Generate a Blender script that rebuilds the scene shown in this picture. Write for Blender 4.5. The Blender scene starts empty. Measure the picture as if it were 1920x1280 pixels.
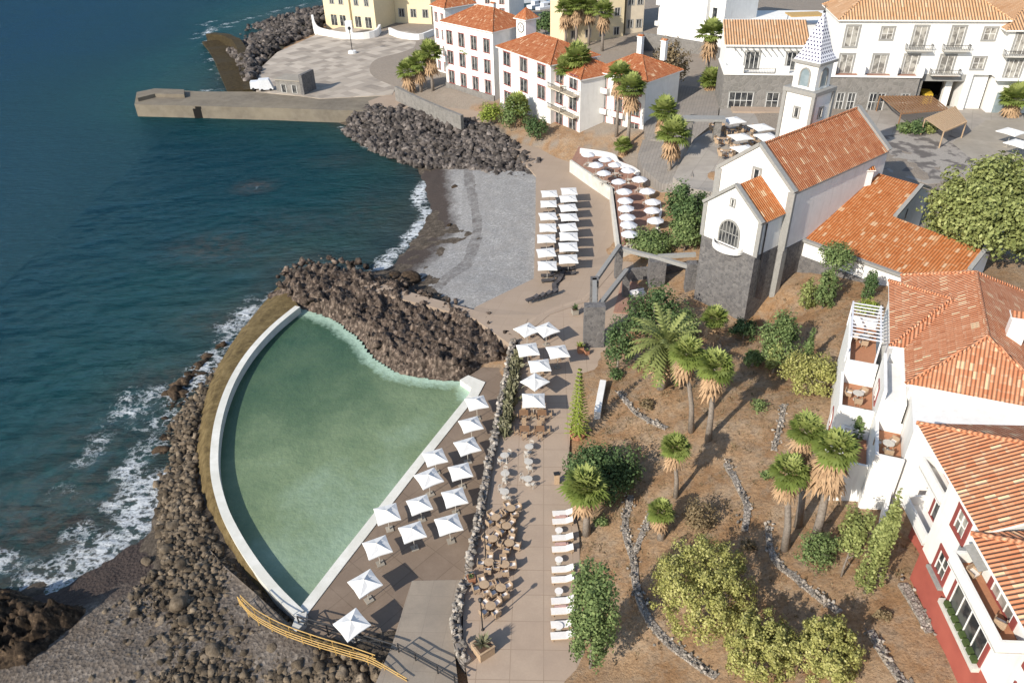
import bpy, bmesh, math, random
import numpy as np
from mathutils import noise as mnoise, Vector, Matrix
SC = bpy.context.scene
COL = SC.collection
RAD = math.radians
# ------------------------------------------------------------------ camera, sky, sun, exposure
F = 1430.0; TH = RAD(34); RO = RAD(-1.6); CAMH = 58.0
cd = bpy.data.cameras.new('camera'); cam = bpy.data.objects.new('camera', cd); COL.objects.link(cam)
cd.sensor_width = 36; cd.lens = F/1920*36; cd.clip_start = 1; cd.clip_end = 6000
def _Rx(a): return np.array([[1,0,0],[0,math.cos(a),-math.sin(a)],[0,math.sin(a),math.cos(a)]])
def _Rz(a): return np.array([[math.cos(a),-math.sin(a),0],[math.sin(a),math.cos(a),0],[0,0,1]])
CR = _Rx(math.pi/2-TH) @ _Rz(RO)
m4 = Matrix([list(CR[0])+[0], list(CR[1])+[0], list(CR[2])+[CAMH], [0,0,0,1]])
cam.matrix_world = m4
SC.camera = cam
SUN_EL = RAD(32); SUN_AZ = RAD(226)          # compass bearing the light comes from (0 = +Y, clockwise)
w = bpy.data.worlds.new('World'); SC.world = w; w.use_nodes = True
nt = w.node_tree; bg = nt.nodes['Background']
sky = nt.nodes.new('ShaderNodeTexSky'); sky.sky_type = 'NISHITA'; sky.sun_disc = False
sky.sun_elevation = SUN_EL; sky.sun_rotation = SUN_AZ; sky.air_density = 1.0; sky.dust_density = 0.6
nt.links.new(sky.outputs[0], bg.inputs[0]); bg.inputs[1].default_value = 0.15
sl = bpy.data.lights.new('sun', 'SUN'); sl.energy = 4.6; sl.angle = RAD(0.5); sl.color = (1, .93, .82)
so = bpy.data.objects.new('sun', sl); COL.objects.link(so)
sd = Vector((math.sin(SUN_AZ)*math.cos(SUN_EL), math.cos(SUN_AZ)*math.cos(SUN_EL), math.sin(SUN_EL)))
so.rotation_euler = sd.to_track_quat('Z', 'Y').to_euler(); so.location = (-60, -40, 120)
SC.view_settings.view_transform = 'Standard'; SC.view_settings.look = 'None'
SC.view_settings.exposure = 0.35; SC.view_settings.gamma = 1
SC.cycles.max_bounces = 5; SC.cycles.diffuse_bounces = 3; SC.cycles.glossy_bounces = 2; SC.cycles.transparent_max_bounces = 6

# ------------------------------------------------------------------ pixel of the photograph -> point in the place
def ray(x, y): return CR @ np.array([x-960., -(y-640.), -F])
def P(x, y, z):
    d = ray(x, y); t = (z-CAMH)/d[2]; return np.array([d[0]*t, d[1]*t, z])
def onplane(x, y, p, n):
    d = ray(x, y); o = np.array([0, 0, CAMH]); t = np.dot(np.array(p)-o, n)/np.dot(d, n); return o+d*t
def proj(p):
    q = CR.T @ (np.array(p, float)-np.array([0, 0, CAMH])); return 960+q[0]/-q[2]*F, 640-q[1]/-q[2]*F
def zat(x, y, py):
    lo, hi = -20., 57.9
    for _ in range(50):
        m = (lo+hi)/2
        if proj((x, y, m))[1] > py: lo = m
        else: hi = m
    return lo
# ground heights: photographed points and the height of the land there
CP = [(0,1090,-.8),(0,1275,1.2),(100,1180,1.0),(60,1110,.2),(150,1110,-.3),(250,1000,-.5),(285,965,0),(200,900,-1.5),(300,870,-.8),
(330,760,-.7),(345,800,.2),(400,690,-.4),(450,610,-.4),(520,545,0),(560,505,.1),(600,480,-.6),(650,470,-1),(700,498,-.2),(720,520,.6),
(180,1200,1.5),(300,1080,1.4),(250,1270,2.2),(330,1000,1.0),(380,1100,1.8),(450,1200,2.3),(500,1270,2.6),(620,1270,3),(360,900,.8),(365,800,.6),(410,950,1.0),(440,1050,1.4),
(500,850,.2),(600,1000,.2),(560,650,.2),(700,800,.2),(570,1100,.3),(860,760,.3),(760,740,.2),
(640,560,1.5),(700,600,1.5),(780,640,1.8),(860,640,2),(930,650,2.4),(760,560,1.6),(700,1130,1.5),(850,900,1.5),(900,780,1.5),(800,1200,2.5),(700,1270,2.8),
(1000,900,3.2),(1000,1200,3.2),(1000,700,3.2),(1060,640,3.2),(950,600,2.6),(1050,400,2.2),(1050,500,2.3),(1100,330,2.7),(1000,290,2.6),(900,230,2.4),(760,200,2.3),
(640,120,2.8),(750,90,2.9),(560,90,2.7),(560,40,.8),(450,40,-1.5),(430,120,-1),(600,180,2),(400,190,-1),(300,190,-2),
(100,300,-6),(300,400,-5),(0,0,-9),(200,600,-4),(100,800,-3),(450,300,-4),(600,300,-3),(300,100,-7),(500,450,-3.5),(700,330,-1.8),(640,400,-2.5),(300,20,-8),(500,5,-5),(600,250,-1.5),(-300,600,-7),(-200,1000,-4),(-150,1200,-2),
(790,400,-.1),(785,320,0),(850,430,1),(950,430,2),(700,240,1),(800,270,1.2),(930,310,1.8),(640,225,.3),
(1090,1000,3.9),(1090,1200,3.9),(1090,860,3.9),(1120,780,4.4),(1160,700,4.6),(1200,1000,5.6),(1180,1150,5.3),(1350,1000,8),(1500,1000,10.2),(1330,810,8),(1240,720,6.6),(1410,615,5.7),(1300,575,5.4),(1440,600,6.2),(1300,900,7.2),(1240,850,6.2),
(1550,590,10.5),(1600,640,11.5),(1480,700,9),(1150,1275,4.8),(1350,1270,7.6),(1600,1270,11.6),(1600,860,12),(1705,1085,13),(1750,1275,13),(1600,750,11.6),(1500,860,10.2),(1900,900,13),(2000,1100,13),
(1480,550,9.2),(1500,500,9.8),(1650,520,12),(1800,560,13),
(1150,300,4.7),(1205,400,4.7),(1180,440,4.6),(1240,300,7.6),(1230,220,8.6),(1060,255,5.5),(950,215,5),(850,170,4.6),(770,150,3.6),(1290,300,9.6),(1340,330,11.6),(1390,240,12),(1700,260,12),(1850,260,12),(1850,215,12),(1370,205,12),
(1280,180,10.4),(1300,130,11),(1100,100,8),(1000,60,5),(850,60,3.4),(700,40,3),(1900,400,12.2),(1900,480,12.4),(1280,400,7.2),(1290,480,6),(1180,560,3.9),(1150,620,3.9),(1250,480,5),
(1200,10,8),(1500,20,12),(1900,10,12.2),(2100,200,12.2),(2100,500,12.5),(1140,350,2.5),(1142,400,2.5),(1145,450,2.5),(1120,400,2.4),(1010,-10,-1.5),(900,-20,0),(780,5,2.8),(1000,20,-.4)]
_cp = np.array([P(*c) for c in CP])
_d = np.sqrt(((_cp[:,None,:2]-_cp[None,:,:2])**2).sum(2)+.3)
_n = len(_cp); _A = np.zeros((_n+3,_n+3)); _A[:_n,:_n] = -_d; _A[:_n,_n] = 1; _A[:_n,_n+1:] = _cp[:,:2]; _A[_n,:_n] = 1; _A[_n+1:,:_n] = _cp[:,:2].T
_A[:_n,:_n] -= np.eye(_n)*.5
_W = np.linalg.solve(_A, np.concatenate([_cp[:,2],[0,0,0]]))
def hz(x, y):
    x = np.atleast_1d(np.asarray(x, float)); y = np.atleast_1d(np.asarray(y, float)); out = np.empty(len(x))
    for s in range(0, len(x), 20000):
        a = x[s:s+20000]; b = y[s:s+20000]
        d = np.sqrt((a[:,None]-_cp[None,:,0])**2+(b[:,None]-_cp[None,:,1])**2+.3)
        out[s:s+20000] = -d@_W[:_n]+_W[_n]+_W[_n+1]*a+_W[_n+2]*b
    return out
def G(x, y, up=0.):                       # where the ray meets the ground raised by `up`; returns the ground point below
    d = ray(x, y); tt = np.linspace((54-CAMH)/d[2], (-3-CAMH)/d[2], 500); X = d[0]*tt; Y = d[1]*tt; Z = CAMH+d[2]*tt
    k = np.nonzero(Z <= hz(X, Y)+up)[0]; k = k[0] if len(k) else len(tt)-1
    a = tt[max(k-1,0)]; b = tt[k]
    for _ in range(12):
        m = (a+b)/2
        if CAMH+d[2]*m <= hz(d[0]*m, d[1]*m)[0]+up: b = m
        else: a = m
    x0, y0 = d[0]*b, d[1]*b
    return np.array([x0, y0, hz(x0, y0)[0]])
def inside(poly, x, y):                   # vectorised point in polygon
    x = np.asarray(x); y = np.asarray(y); r = np.zeros(x.shape, bool); n = len(poly); j = n-1
    for i in range(n):
        xi, yi = poly[i][:2]; xj, yj = poly[j][:2]
        c = ((yi > y) != (yj > y)) & (x < (xj-xi)*(y-yi)/((yj-yi) if yj != yi else 1e-9)+xi); r ^= c; j = i
    return r
def polydist(line, x, y):                 # distance to a polyline
    best = np.full(np.shape(x), 1e9)
    for a, b in zip(line[:-1], line[1:]):
        ax, ay = a[:2]; bx, by = b[:2]; L = (bx-ax)**2+(by-ay)**2+1e-12
        t = np.clip(((x-ax)*(bx-ax)+(y-ay)*(by-ay))/L, 0, 1)
        best = np.minimum(best, np.hypot(x-ax-t*(bx-ax), y-ay-t*(by-ay)))
    return best

# ------------------------------------------------------------------ materials
MATS = {}
class NT:
    def __init__(s, name):
        s.m = bpy.data.materials.new(name); s.m.use_nodes = True; s.t = s.m.node_tree
        s.p = s.t.nodes['Principled BSDF']; MATS[name] = s.m
        s.p.inputs['Specular IOR Level'].default_value = .25
    def n(s, typ, **kw):
        o = s.t.nodes.new('ShaderNode'+typ)
        for k, v in kw.items():
            if k in o.inputs.keys(): 
                s.set(o.inputs[k], v)
            else: setattr(o, k, v)
        return o
    def set(s, inp, v):
        if hasattr(v, 'is_output') or isinstance(v, bpy.types.NodeSocket): s.t.links.new(v, inp)
        else: inp.default_value = v
    def obj(s): return s.n('TexCoord').outputs['Object']
    def uv(s): return s.n('TexCoord').outputs['UV']
    def geo(s): return s.n('NewGeometry').outputs['Position']
    def noise(s, vec, scale, detail=4, rough=.6):
        o = s.n('TexNoise', Scale=scale, Detail=detail, Roughness=rough); s.t.links.new(vec, o.inputs['Vector']); return o.outputs['Fac']
    def ramp(s, fac, stops, interp='LINEAR'):
        o = s.n('ValToRGB'); s.t.links.new(fac, o.inputs[0]); r = o.color_ramp; r.interpolation = interp
        while len(r.elements) < len(stops): r.elements.new(.5)
        for e, (p, c) in zip(r.elements, stops):
            e.position = p; e.color = (c[0], c[1], c[2], 1) if not isinstance(c, (int, float)) else (c, c, c, 1)
        return o.outputs[0]
    def mix(s, fac, a, b, mode='MIX'):
        o = s.n('Mix', data_type='RGBA', blend_type=mode)
        for i, v in ((0, fac), (6, a), (7, b)):
            if isinstance(v, (tuple, list)): o.inputs[i].default_value = (*v[:3], 1)
            else: s.set(o.inputs[i], v)
        return o.outputs[2]
    def math(s, op, a, b=None, c=None):
        o = s.n('Math', operation=op)
        for i, v in enumerate((a, b, c)):
            if v is not None: s.set(o.inputs[i], v)
        return o.outputs[0]
    def bump(s, h, dist, strength=1.):
        o = s.n('Bump', Strength=strength, Distance=dist); s.t.links.new(h, o.inputs['Height']); s.t.links.new(o.outputs[0], s.p.inputs['Normal'])
    def base(s, c):
        if isinstance(c, (tuple, list)): s.p.inputs['Base Color'].default_value = (*c[:3], 1)
        else: s.t.links.new(c, s.p.inputs['Base Color'])
    def rough(s, r): s.set(s.p.inputs['Roughness'], r)
    def attr(s, name): return s.n('Attribute', attribute_name=name)
def simple(name, c1, c2=None, scale=3., rough=.8, bump=0., bscale=None, metal=0., big=None):
    k = NT(name); o = k.geo()
    if c2 is None: c2 = tuple(x*.82 for x in c1)
    f = k.noise(o, scale, 5, .65); col = k.mix(k.ramp(f, [(.3, 0), (.7, 1)]), c1, c2)
    if big: col = k.mix(k.ramp(k.noise(o, scale*.17, 3), [(.4, 0), (.65, .55)]), col, big)
    k.base(col); k.rough(rough); k.p.inputs['Metallic'].default_value = metal
    if bump: k.bump(k.noise(o, bscale or scale*3, 5, .7), bump)
    return k.m
def _plaster():
    k = NT('plaster'); g = k.geo(); mp = k.n('Mapping'); k.t.links.new(g, mp.inputs[0]); mp.inputs['Scale'].default_value = (1.6, 1.6, .16)
    c = k.mix(k.ramp(k.noise(g, .9, 5, .65), [(.3, 0), (.7, 1)]), (.79,.775,.74), (.72,.705,.67)); c = k.mix(k.ramp(k.noise(mp.outputs[0], 1., 5, .7), [(.52, 0), (.75, .5)]), c, (.56,.54,.50)); k.base(c); k.rough(.85); k.bump(k.noise(g, 20, 4), .004)
_plaster()
simple('plaster_bright', (.80,.78,.74), (.74,.72,.68), 1.2, .85)  # streak-free white render, also for slabs, sashes and fascias
simple('cream', (.74,.62,.40), (.68,.56,.36), 1.2, .85)
simple('beige', (.60,.52,.40), (.52,.45,.35), 1.2, .85)
simple('red_paint', (.36,.092,.068), (.31,.08,.06), 1.5, .8, big=(.46,.13,.09))
simple('red_trim', (.27,.065,.055), (.22,.055,.048), 2, .7)
simple('trim_stone', (.24,.235,.22), (.31,.30,.28), 3, .9, .02, 12)
simple('canvas', (.76,.74,.70), (.67,.66,.64), 1.4, .9)
simple('canvas_pale', (.66,.66,.68), (.56,.57,.60), 1.2, .9)
simple('metal_dark', (.04,.04,.045), (.03,.03,.03), 6, .5, metal=.3)
simple('metal_pale', (.56,.52,.46), (.46,.43,.38), 6, .6)
simple('wood', (.28,.16,.085), (.20,.11,.06), 5, .7)
simple('wood_pale', (.46,.33,.21), (.36,.25,.16), 5, .7)
simple('wood_gold', (.55,.36,.12), (.38,.23,.08), 4, .6)
simple('wicker', (.44,.32,.21), (.30,.21,.14), 14, .8, .01, 40)
simple('cushion', (.78,.74,.70), (.70,.66,.62), 4, .9)
simple('cushion_dark', (.055,.05,.055), (.08,.075,.075), 5, .9)
simple('towel_red', (.50,.33,.29), (.44,.27,.24), 5, .9)
simple('concrete', (.37,.33,.275), (.29,.26,.215), .8, .9, .01, 9, big=(.24,.21,.17))
simple('concrete_pale', (.62,.60,.55), (.50,.48,.43), 1.5, .9, .006, 12, big=(.44,.41,.36))
simple('jetty_stone', (.205,.175,.135), (.125,.105,.08), .5, .95, .05, 3, big=(.25,.21,.15))
simple('terracotta', (.42,.20,.11), (.34,.16,.09), 5, .8)
simple('coping', (.72,.70,.64), (.60,.58,.51), 1.1, .85, .006, 12, big=(.50,.49,.42))
simple('trunk', (.30,.26,.22), (.17,.14,.115), 5, .95, .03, 14)
simple('dead_leaf', (.46,.31,.18), (.30,.19,.11), 2.2, .9)
simple('pot_soil', (.10,.06,.04), None, 5, .95)
simple('tyre', (.03,.03,.03), None, 5, .9)
simple('boat_white', (.72,.73,.74), None, 2, .4)
simple('car_yellow', (.55,.36,.04), None, 2, .4)
def _glass(name, c, c2):
    k = NT(name); k.base(k.mix(k.ramp(k.noise(k.geo(), .9, 2), [(.42, 0), (.58, 1)]), c, c2)); k.rough(.12); k.p.inputs['Specular IOR Level'].default_value = .6
_glass('glass', (.025,.028,.032), (.10,.10,.095)); _glass('glass_pale', (.16,.15,.135), (.38,.36,.32)); _glass('glass_blue', (.20,.25,.27), (.26,.31,.33))
def tiles(name, cols, tw=.24, tl=.42, patch=.55, spots=.03):
    k = NT(name); uv = k.uv(); s = k.n('SeparateXYZ'); k.t.links.new(uv, s.inputs[0])
    u = k.math('DIVIDE', s.outputs[0], tw); v = k.math('DIVIDE', s.outputs[1], tl)
    fu = k.math('FLOOR', u); fv = k.math('FLOOR', v)
    cb = k.n('CombineXYZ'); k.t.links.new(fu, cb.inputs[0]); k.t.links.new(fv, cb.inputs[1])
    wn = k.n('TexWhiteNoise', noise_dimensions='2D'); k.t.links.new(cb.outputs[0], wn.inputs['Vector'])
    pn = k.noise(uv, patch, 3, .6)
    f = k.math('ADD', k.math('MULTIPLY', wn.outputs['Value'], .42), k.math('ADD', k.math('MULTIPLY', pn, .5), .08))
    c = k.ramp(f, [(.12, cols[0]), (.42, cols[1]), (.7, cols[2]), (.86, cols[3])])
    edge = k.math('MULTIPLY', k.math('LESS_THAN', k.math('FRACT', v), .34), k.ramp(k.noise(uv, 1.7, 3, .6), [(.48, 0), (.66, .5)]))
    c = k.mix(edge, c, cols[3]); gut = k.math('POWER', k.math('ABSOLUTE', k.math('COSINE', k.math('MULTIPLY', u, math.pi))), 5.)
    c = k.mix(k.math('MULTIPLY', gut, .45), c, tuple(x*.5 for x in cols[0]))
    w2 = k.n('TexWhiteNoise', noise_dimensions='3D'); cb2 = k.n('CombineXYZ', Z=7.); k.t.links.new(fu, cb2.inputs[0]); k.t.links.new(fv, cb2.inputs[1]); k.t.links.new(cb2.outputs[0], w2.inputs['Vector'])
    c = k.mix(k.math('MULTIPLY', k.math('GREATER_THAN', w2.outputs['Value'], 1-spots), .85), c, (.68,.46,.28))
    k.base(c); k.rough(.85)
    hu = k.math('ABSOLUTE', k.math('SINE', k.math('MULTIPLY', u, math.pi)))
    hv = k.math('SUBTRACT', 1., k.math('FRACT', v))
    k.bump(k.math('ADD', hu, k.math('MULTIPLY', hv, .55)), tw*.42)
    return k.m
tiles('tile_orange', [(.27,.075,.028), (.43,.135,.05), (.50,.19,.08), (.64,.38,.22)], .3, .7)
tiles('tile_church', [(.30,.09,.036), (.47,.165,.07), (.52,.215,.10), (.64,.40,.25)], .34, .95, .4)
tiles('tile_annex', [(.36,.105,.028), (.52,.175,.055), (.56,.215,.08), (.70,.44,.24)], .34, .75, .8, .05)
tiles('tile_villa', [(.38,.13,.06), (.54,.215,.105), (.60,.27,.145), (.72,.48,.31)], .3, .62, .7, .055)
tiles('tile_pale', [(.50,.26,.125), (.60,.345,.18), (.64,.39,.22), (.68,.46,.29)], .5, 1.1, .25)
def stonework(name, c1, c2, c3, scale, joint, bump=.05, rough=.9):
    k = NT(name); o = k.geo()
    v = k.n('TexVoronoi', Scale=scale); k.t.links.new(o, v.inputs['Vector'])
    e = k.n('TexVoronoi', Scale=scale, feature='DISTANCE_TO_EDGE'); k.t.links.new(o, e.inputs['Vector'])
    s = k.n('SeparateColor'); k.t.links.new(v.outputs['Color'], s.inputs[0])
    c = k.mix(k.noise(o, scale*2.2, 4), k.ramp(s.outputs[0], [(.1, c1), (.55, c2), (.95, c3)]), c1)
    ed = k.ramp(e.outputs['Distance'], [(0, 0), (.09, 1)])
    k.base(k.mix(ed, joint, c)); k.rough(rough); k.bump(ed, bump); return k.m
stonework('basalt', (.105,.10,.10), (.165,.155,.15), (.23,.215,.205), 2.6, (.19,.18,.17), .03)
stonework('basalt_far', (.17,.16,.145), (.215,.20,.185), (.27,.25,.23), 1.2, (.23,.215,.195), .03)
stonework('drystone', (.30,.26,.22), (.39,.35,.305), (.48,.44,.39), 4.6, (.20,.17,.145), .08)
stonework('wall_stone', (.20,.175,.155), (.30,.265,.235), (.42,.38,.34), 1.6, (.16,.13,.10), .06)
def paving(name, c1, c2, joint, sx, sy, mortar=.02, rot=0., big=(.3,.22,.16), stain=.5):
    k = NT(name); g = k.geo(); mp = k.n('Mapping'); k.t.links.new(g, mp.inputs[0]); mp.inputs['Rotation'].default_value = (0, 0, rot)
    b = k.n('TexBrick', Scale=1.); b.offset = 0.; k.t.links.new(mp.outputs[0], b.inputs['Vector'])
    b.inputs['Brick Width'].default_value = sx; b.inputs['Row Height'].default_value = sy; b.inputs['Mortar Size'].default_value = mortar
    b.inputs['Color1'].default_value = (*c1, 1); b.inputs['Color2'].default_value = (*c2, 1); b.inputs['Mortar'].default_value = (*joint, 1)
    c = k.mix(k.ramp(k.noise(g, .35, 5, .65), [(.42, 0), (.7, stain)]), b.outputs['Color'], big)
    c = k.mix(k.ramp(k.noise(g, 6, 4), [(.3, 0), (.8, .28)]), c, tuple(x*.6 for x in c1))
    k.base(c); k.rough(.9); k.bump(k.noise(g, 14, 4), .006); return k.m
paving('terrace_paving', (.415,.32,.24), (.395,.30,.225), (.29,.215,.155), 2.6, 2.6, .035, .05, (.33,.25,.19), .7)
paving('deck_paving', (.215,.16,.118), (.19,.14,.103), (.135,.10,.072), 2.4, 3., .035, .75, (.275,.21,.158), .6)
paving('ramp_paving', (.35,.29,.225), (.33,.27,.21), (.27,.22,.17), 2., 2., .02, .1, (.235,.20,.16), .7)
paving('plaza_paving', (.52,.45,.37), (.235,.20,.165), (.34,.29,.24), 2.6, 2.6, .0, .75, (.42,.35,.275), .55)
paving('promenade_paving', (.37,.285,.215), (.345,.265,.20), (.30,.225,.165), 2., 2., .02, .3, (.33,.25,.18))
paving('cobble_path', (.26,.235,.21), (.22,.20,.18), (.17,.15,.13), .6, .6, .05, .3, (.30,.26,.22))
paving('square_paving', (.36,.325,.285), (.31,.28,.245), (.25,.225,.195), 3., 3., .05, .5, (.24,.215,.19), .7)
paving('red_terrace', (.34,.19,.135), (.30,.165,.12), (.22,.12,.09), 1.5, 1.5, .03, .3, (.36,.24,.18))
def _mosaic():
    k = NT('mosaic'); g = k.geo(); n = k.noise(g, .33, 3, .55)
    c = k.ramp(n, [(.40, (.09,.082,.078)), (.45, (.15,.135,.125)), (.50, (.46,.42,.365))]); k.base(k.mix(k.noise(g, 5, 4), c, (.16,.14,.125))); k.rough(.9)
_mosaic()
def _soil():
    k = NT('soil'); g = k.geo()
    c = k.ramp(k.noise(g, .22, 6, .65), [(.26, (.19,.10,.047)), (.42, (.30,.175,.088)), (.56, (.37,.24,.138)), (.74, (.40,.295,.20))])
    c = k.mix(k.ramp(k.noise(g, .55, 6, .75), [(.48, 0), (.62, .65)]), c, (.40,.315,.225)); c = k.mix(k.ramp(k.noise(g, 1.1, 6, .8), [(.52, 0), (.7, .7)]), c, (.13,.075,.04))
    c = k.mix(k.ramp(k.noise(g, 3.2, 5, .75), [(.45, 0), (.75, .75)]), c, (.115,.068,.038))
    c = k.mix(k.ramp(k.noise(g, 5.5, 3, .7), [(.58, 0), (.72, .38)]), c, (.42,.32,.21))
    rk = k.ramp(k.noise(g, 1.4, 6, .75), [(.3, (.03,.024,.019)), (.5, (.085,.067,.05)), (.72, (.19,.155,.12))]); c = k.mix(k.attr('rocky').outputs['Fac'], c, rk); pv = k.mix(k.noise(g, .9, 5, .7), (.20,.17,.14), (.33,.285,.235)); c = k.mix(k.attr('paved').outputs['Fac'], c, pv)
    k.base(c); k.rough(.95); k.bump(k.noise(g, 2.6, 6, .75), .22)
_soil()
def _pebbly(name, d0, d1, d2, mottle, w0, w1, sc):
    k = NT(name); g = k.geo(); a = k.attr('wet').outputs['Fac']
    v = k.n('TexVoronoi', Scale=sc); k.t.links.new(g, v.inputs['Vector']); q = k.n('SeparateColor'); k.t.links.new(v.outputs['Color'], q.inputs[0])
    dry = k.mix(.5, k.ramp(q.outputs[0], [(0, d0), (.6, d1), (1, d2)]), k.ramp(k.noise(g, 2.2, 6, .75), [(.3, d0), (.5, d1), (.75, d2)]))
    dry = k.mix(k.ramp(k.noise(g, .35, 4), [(.35, 0), (.7, .6)]), dry, mottle); wet = k.mix(k.noise(g, 2, 4), w0, w1)
    f = k.ramp(k.math('ADD', a, k.math('MULTIPLY', k.math('SUBTRACT', k.noise(g, .6, 6, .7), .5), .6)), [(.36, 0), (.64, 1)])
    k.base(k.mix(f, dry, wet)); k.rough(.85); k.bump(k.math('ADD', k.noise(g, sc, 5, .7), k.math('MULTIPLY', v.outputs['Distance'], .9)), .11 if name == 'shingle' else .05)
_pebbly('pebbles', (.15,.144,.137), (.275,.267,.257), (.45,.44,.425), (.225,.212,.198), (.035,.026,.022), (.08,.062,.052), 5.)
_pebbly('shingle', (.075,.06,.048), (.14,.115,.092), (.31,.265,.22), (.105,.08,.06), (.03,.022,.019), (.075,.054,.045), 3.2)
def rocky(name, c1, c2, c3, sc=.8):
    k = NT(name); g = k.geo()
    c = k.ramp(k.noise(g, sc, 7, .7), [(.3, c1), (.5, c2), (.72, c3)])
    tv = k.ramp(k.attr('tint').outputs['Fac'], [(0, .38), (.5, .8), (1, 1.35)]); c = k.mix(1., c, tv, 'MULTIPLY'); k.base(c); k.rough(.95); k.bump(k.noise(g, sc*4, 7, .75), .12)
rocky('lava', (.03,.02,.015), (.11,.081,.062), (.32,.25,.195), 1.9)
rocky('rubble', (.035,.029,.026), (.105,.089,.079), (.26,.225,.20), 1.1)
rocky('boulder', (.055,.038,.024), (.15,.115,.078), (.27,.215,.155), 1.1)
rocky('dark_rock', (.018,.012,.008), (.062,.041,.025), (.16,.11,.068), 2.2)
rocky('algae', (.055,.036,.015), (.12,.085,.035), (.19,.14,.065), 1.1)
def leaf(name, c1, c2, c3, trans=.15):
    k = NT(name); t = k.attr('tint').outputs['Fac']; g = k.geo()
    c = k.ramp(k.math('ADD', k.math('MULTIPLY', t, .75), k.math('MULTIPLY', k.noise(g, .9, 3), .3)), [(.12, c1), (.5, c2), (.92, c3)])
    k.base(c); k.rough(.75); k.p.inputs['Specular IOR Level'].default_value = .2
    k.p.inputs['Transmission Weight'].default_value = 0
    tr = k.n('BsdfTranslucent'); k.t.links.new(c, tr.inputs[0]); mx = k.n('MixShader'); mx.inputs[0].default_value = trans
    k.t.links.new(k.p.outputs[0], mx.inputs[1]); k.t.links.new(tr.outputs[0], mx.inputs[2]); k.t.links.new(mx.outputs[0], k.t.nodes['Material Output'].inputs[0])
leaf('leaf_dark', (0.033,0.061,0.022), (0.075,0.122,0.045), (0.167,0.227,0.088))
leaf('leaf_mid', (0.064,0.094,0.031), (0.134,0.188,0.066), (0.270,0.328,0.129))
leaf('leaf_olive', (0.099,0.112,0.033), (0.207,0.235,0.075), (0.380,0.404,0.158))
leaf('leaf_yellow', (.11,.112,.03), (.32,.315,.095), (.56,.525,.22), .22)
leaf('leaf_lime', (0.105,0.138,0.020), (0.223,0.276,0.047), (0.386,0.421,0.101))
leaf('leaf_dry', (0.106,0.081,0.044), (0.200,0.150,0.081), (0.312,0.237,0.144))
leaf('palm_leaf', (.075,.105,.022), (.23,.29,.07), (.42,.45,.16), .3)
leaf('cactus', (.10,.10,.055), (.20,.195,.11), (.32,.30,.20))
# ------------------------------------------------------------------ mesh helpers
def uvfaces(me):
    n = len(me.loops); uvl = me.uv_layers.new(name='UVMap')
    if not n: return
    co = np.empty(len(me.vertices)*3); me.vertices.foreach_get('co', co); co = co.reshape(-1, 3)
    li = np.empty(n, np.int32); me.loops.foreach_get('vertex_index', li)
    fn = np.empty(len(me.polygons)*3); me.polygons.foreach_get('normal', fn); fn = fn.reshape(-1, 3)
    lt = np.empty(len(me.polygons), np.int32); me.polygons.foreach_get('loop_total', lt)
    N = np.repeat(fn, lt, axis=0); T = np.stack([-N[:,1], N[:,0], np.zeros(n)], 1); L = np.linalg.norm(T, axis=1)
    flat = L < .02; T[flat] = (1, 0, 0); L[flat] = 1; T /= L[:,None]; S = np.cross(N, T)
    p = co[li]; uv = np.stack([(p*T).sum(1), (p*S).sum(1)], 1)
    uvl.data.foreach_set('uv', uv.astype(np.float32).ravel())
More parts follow.
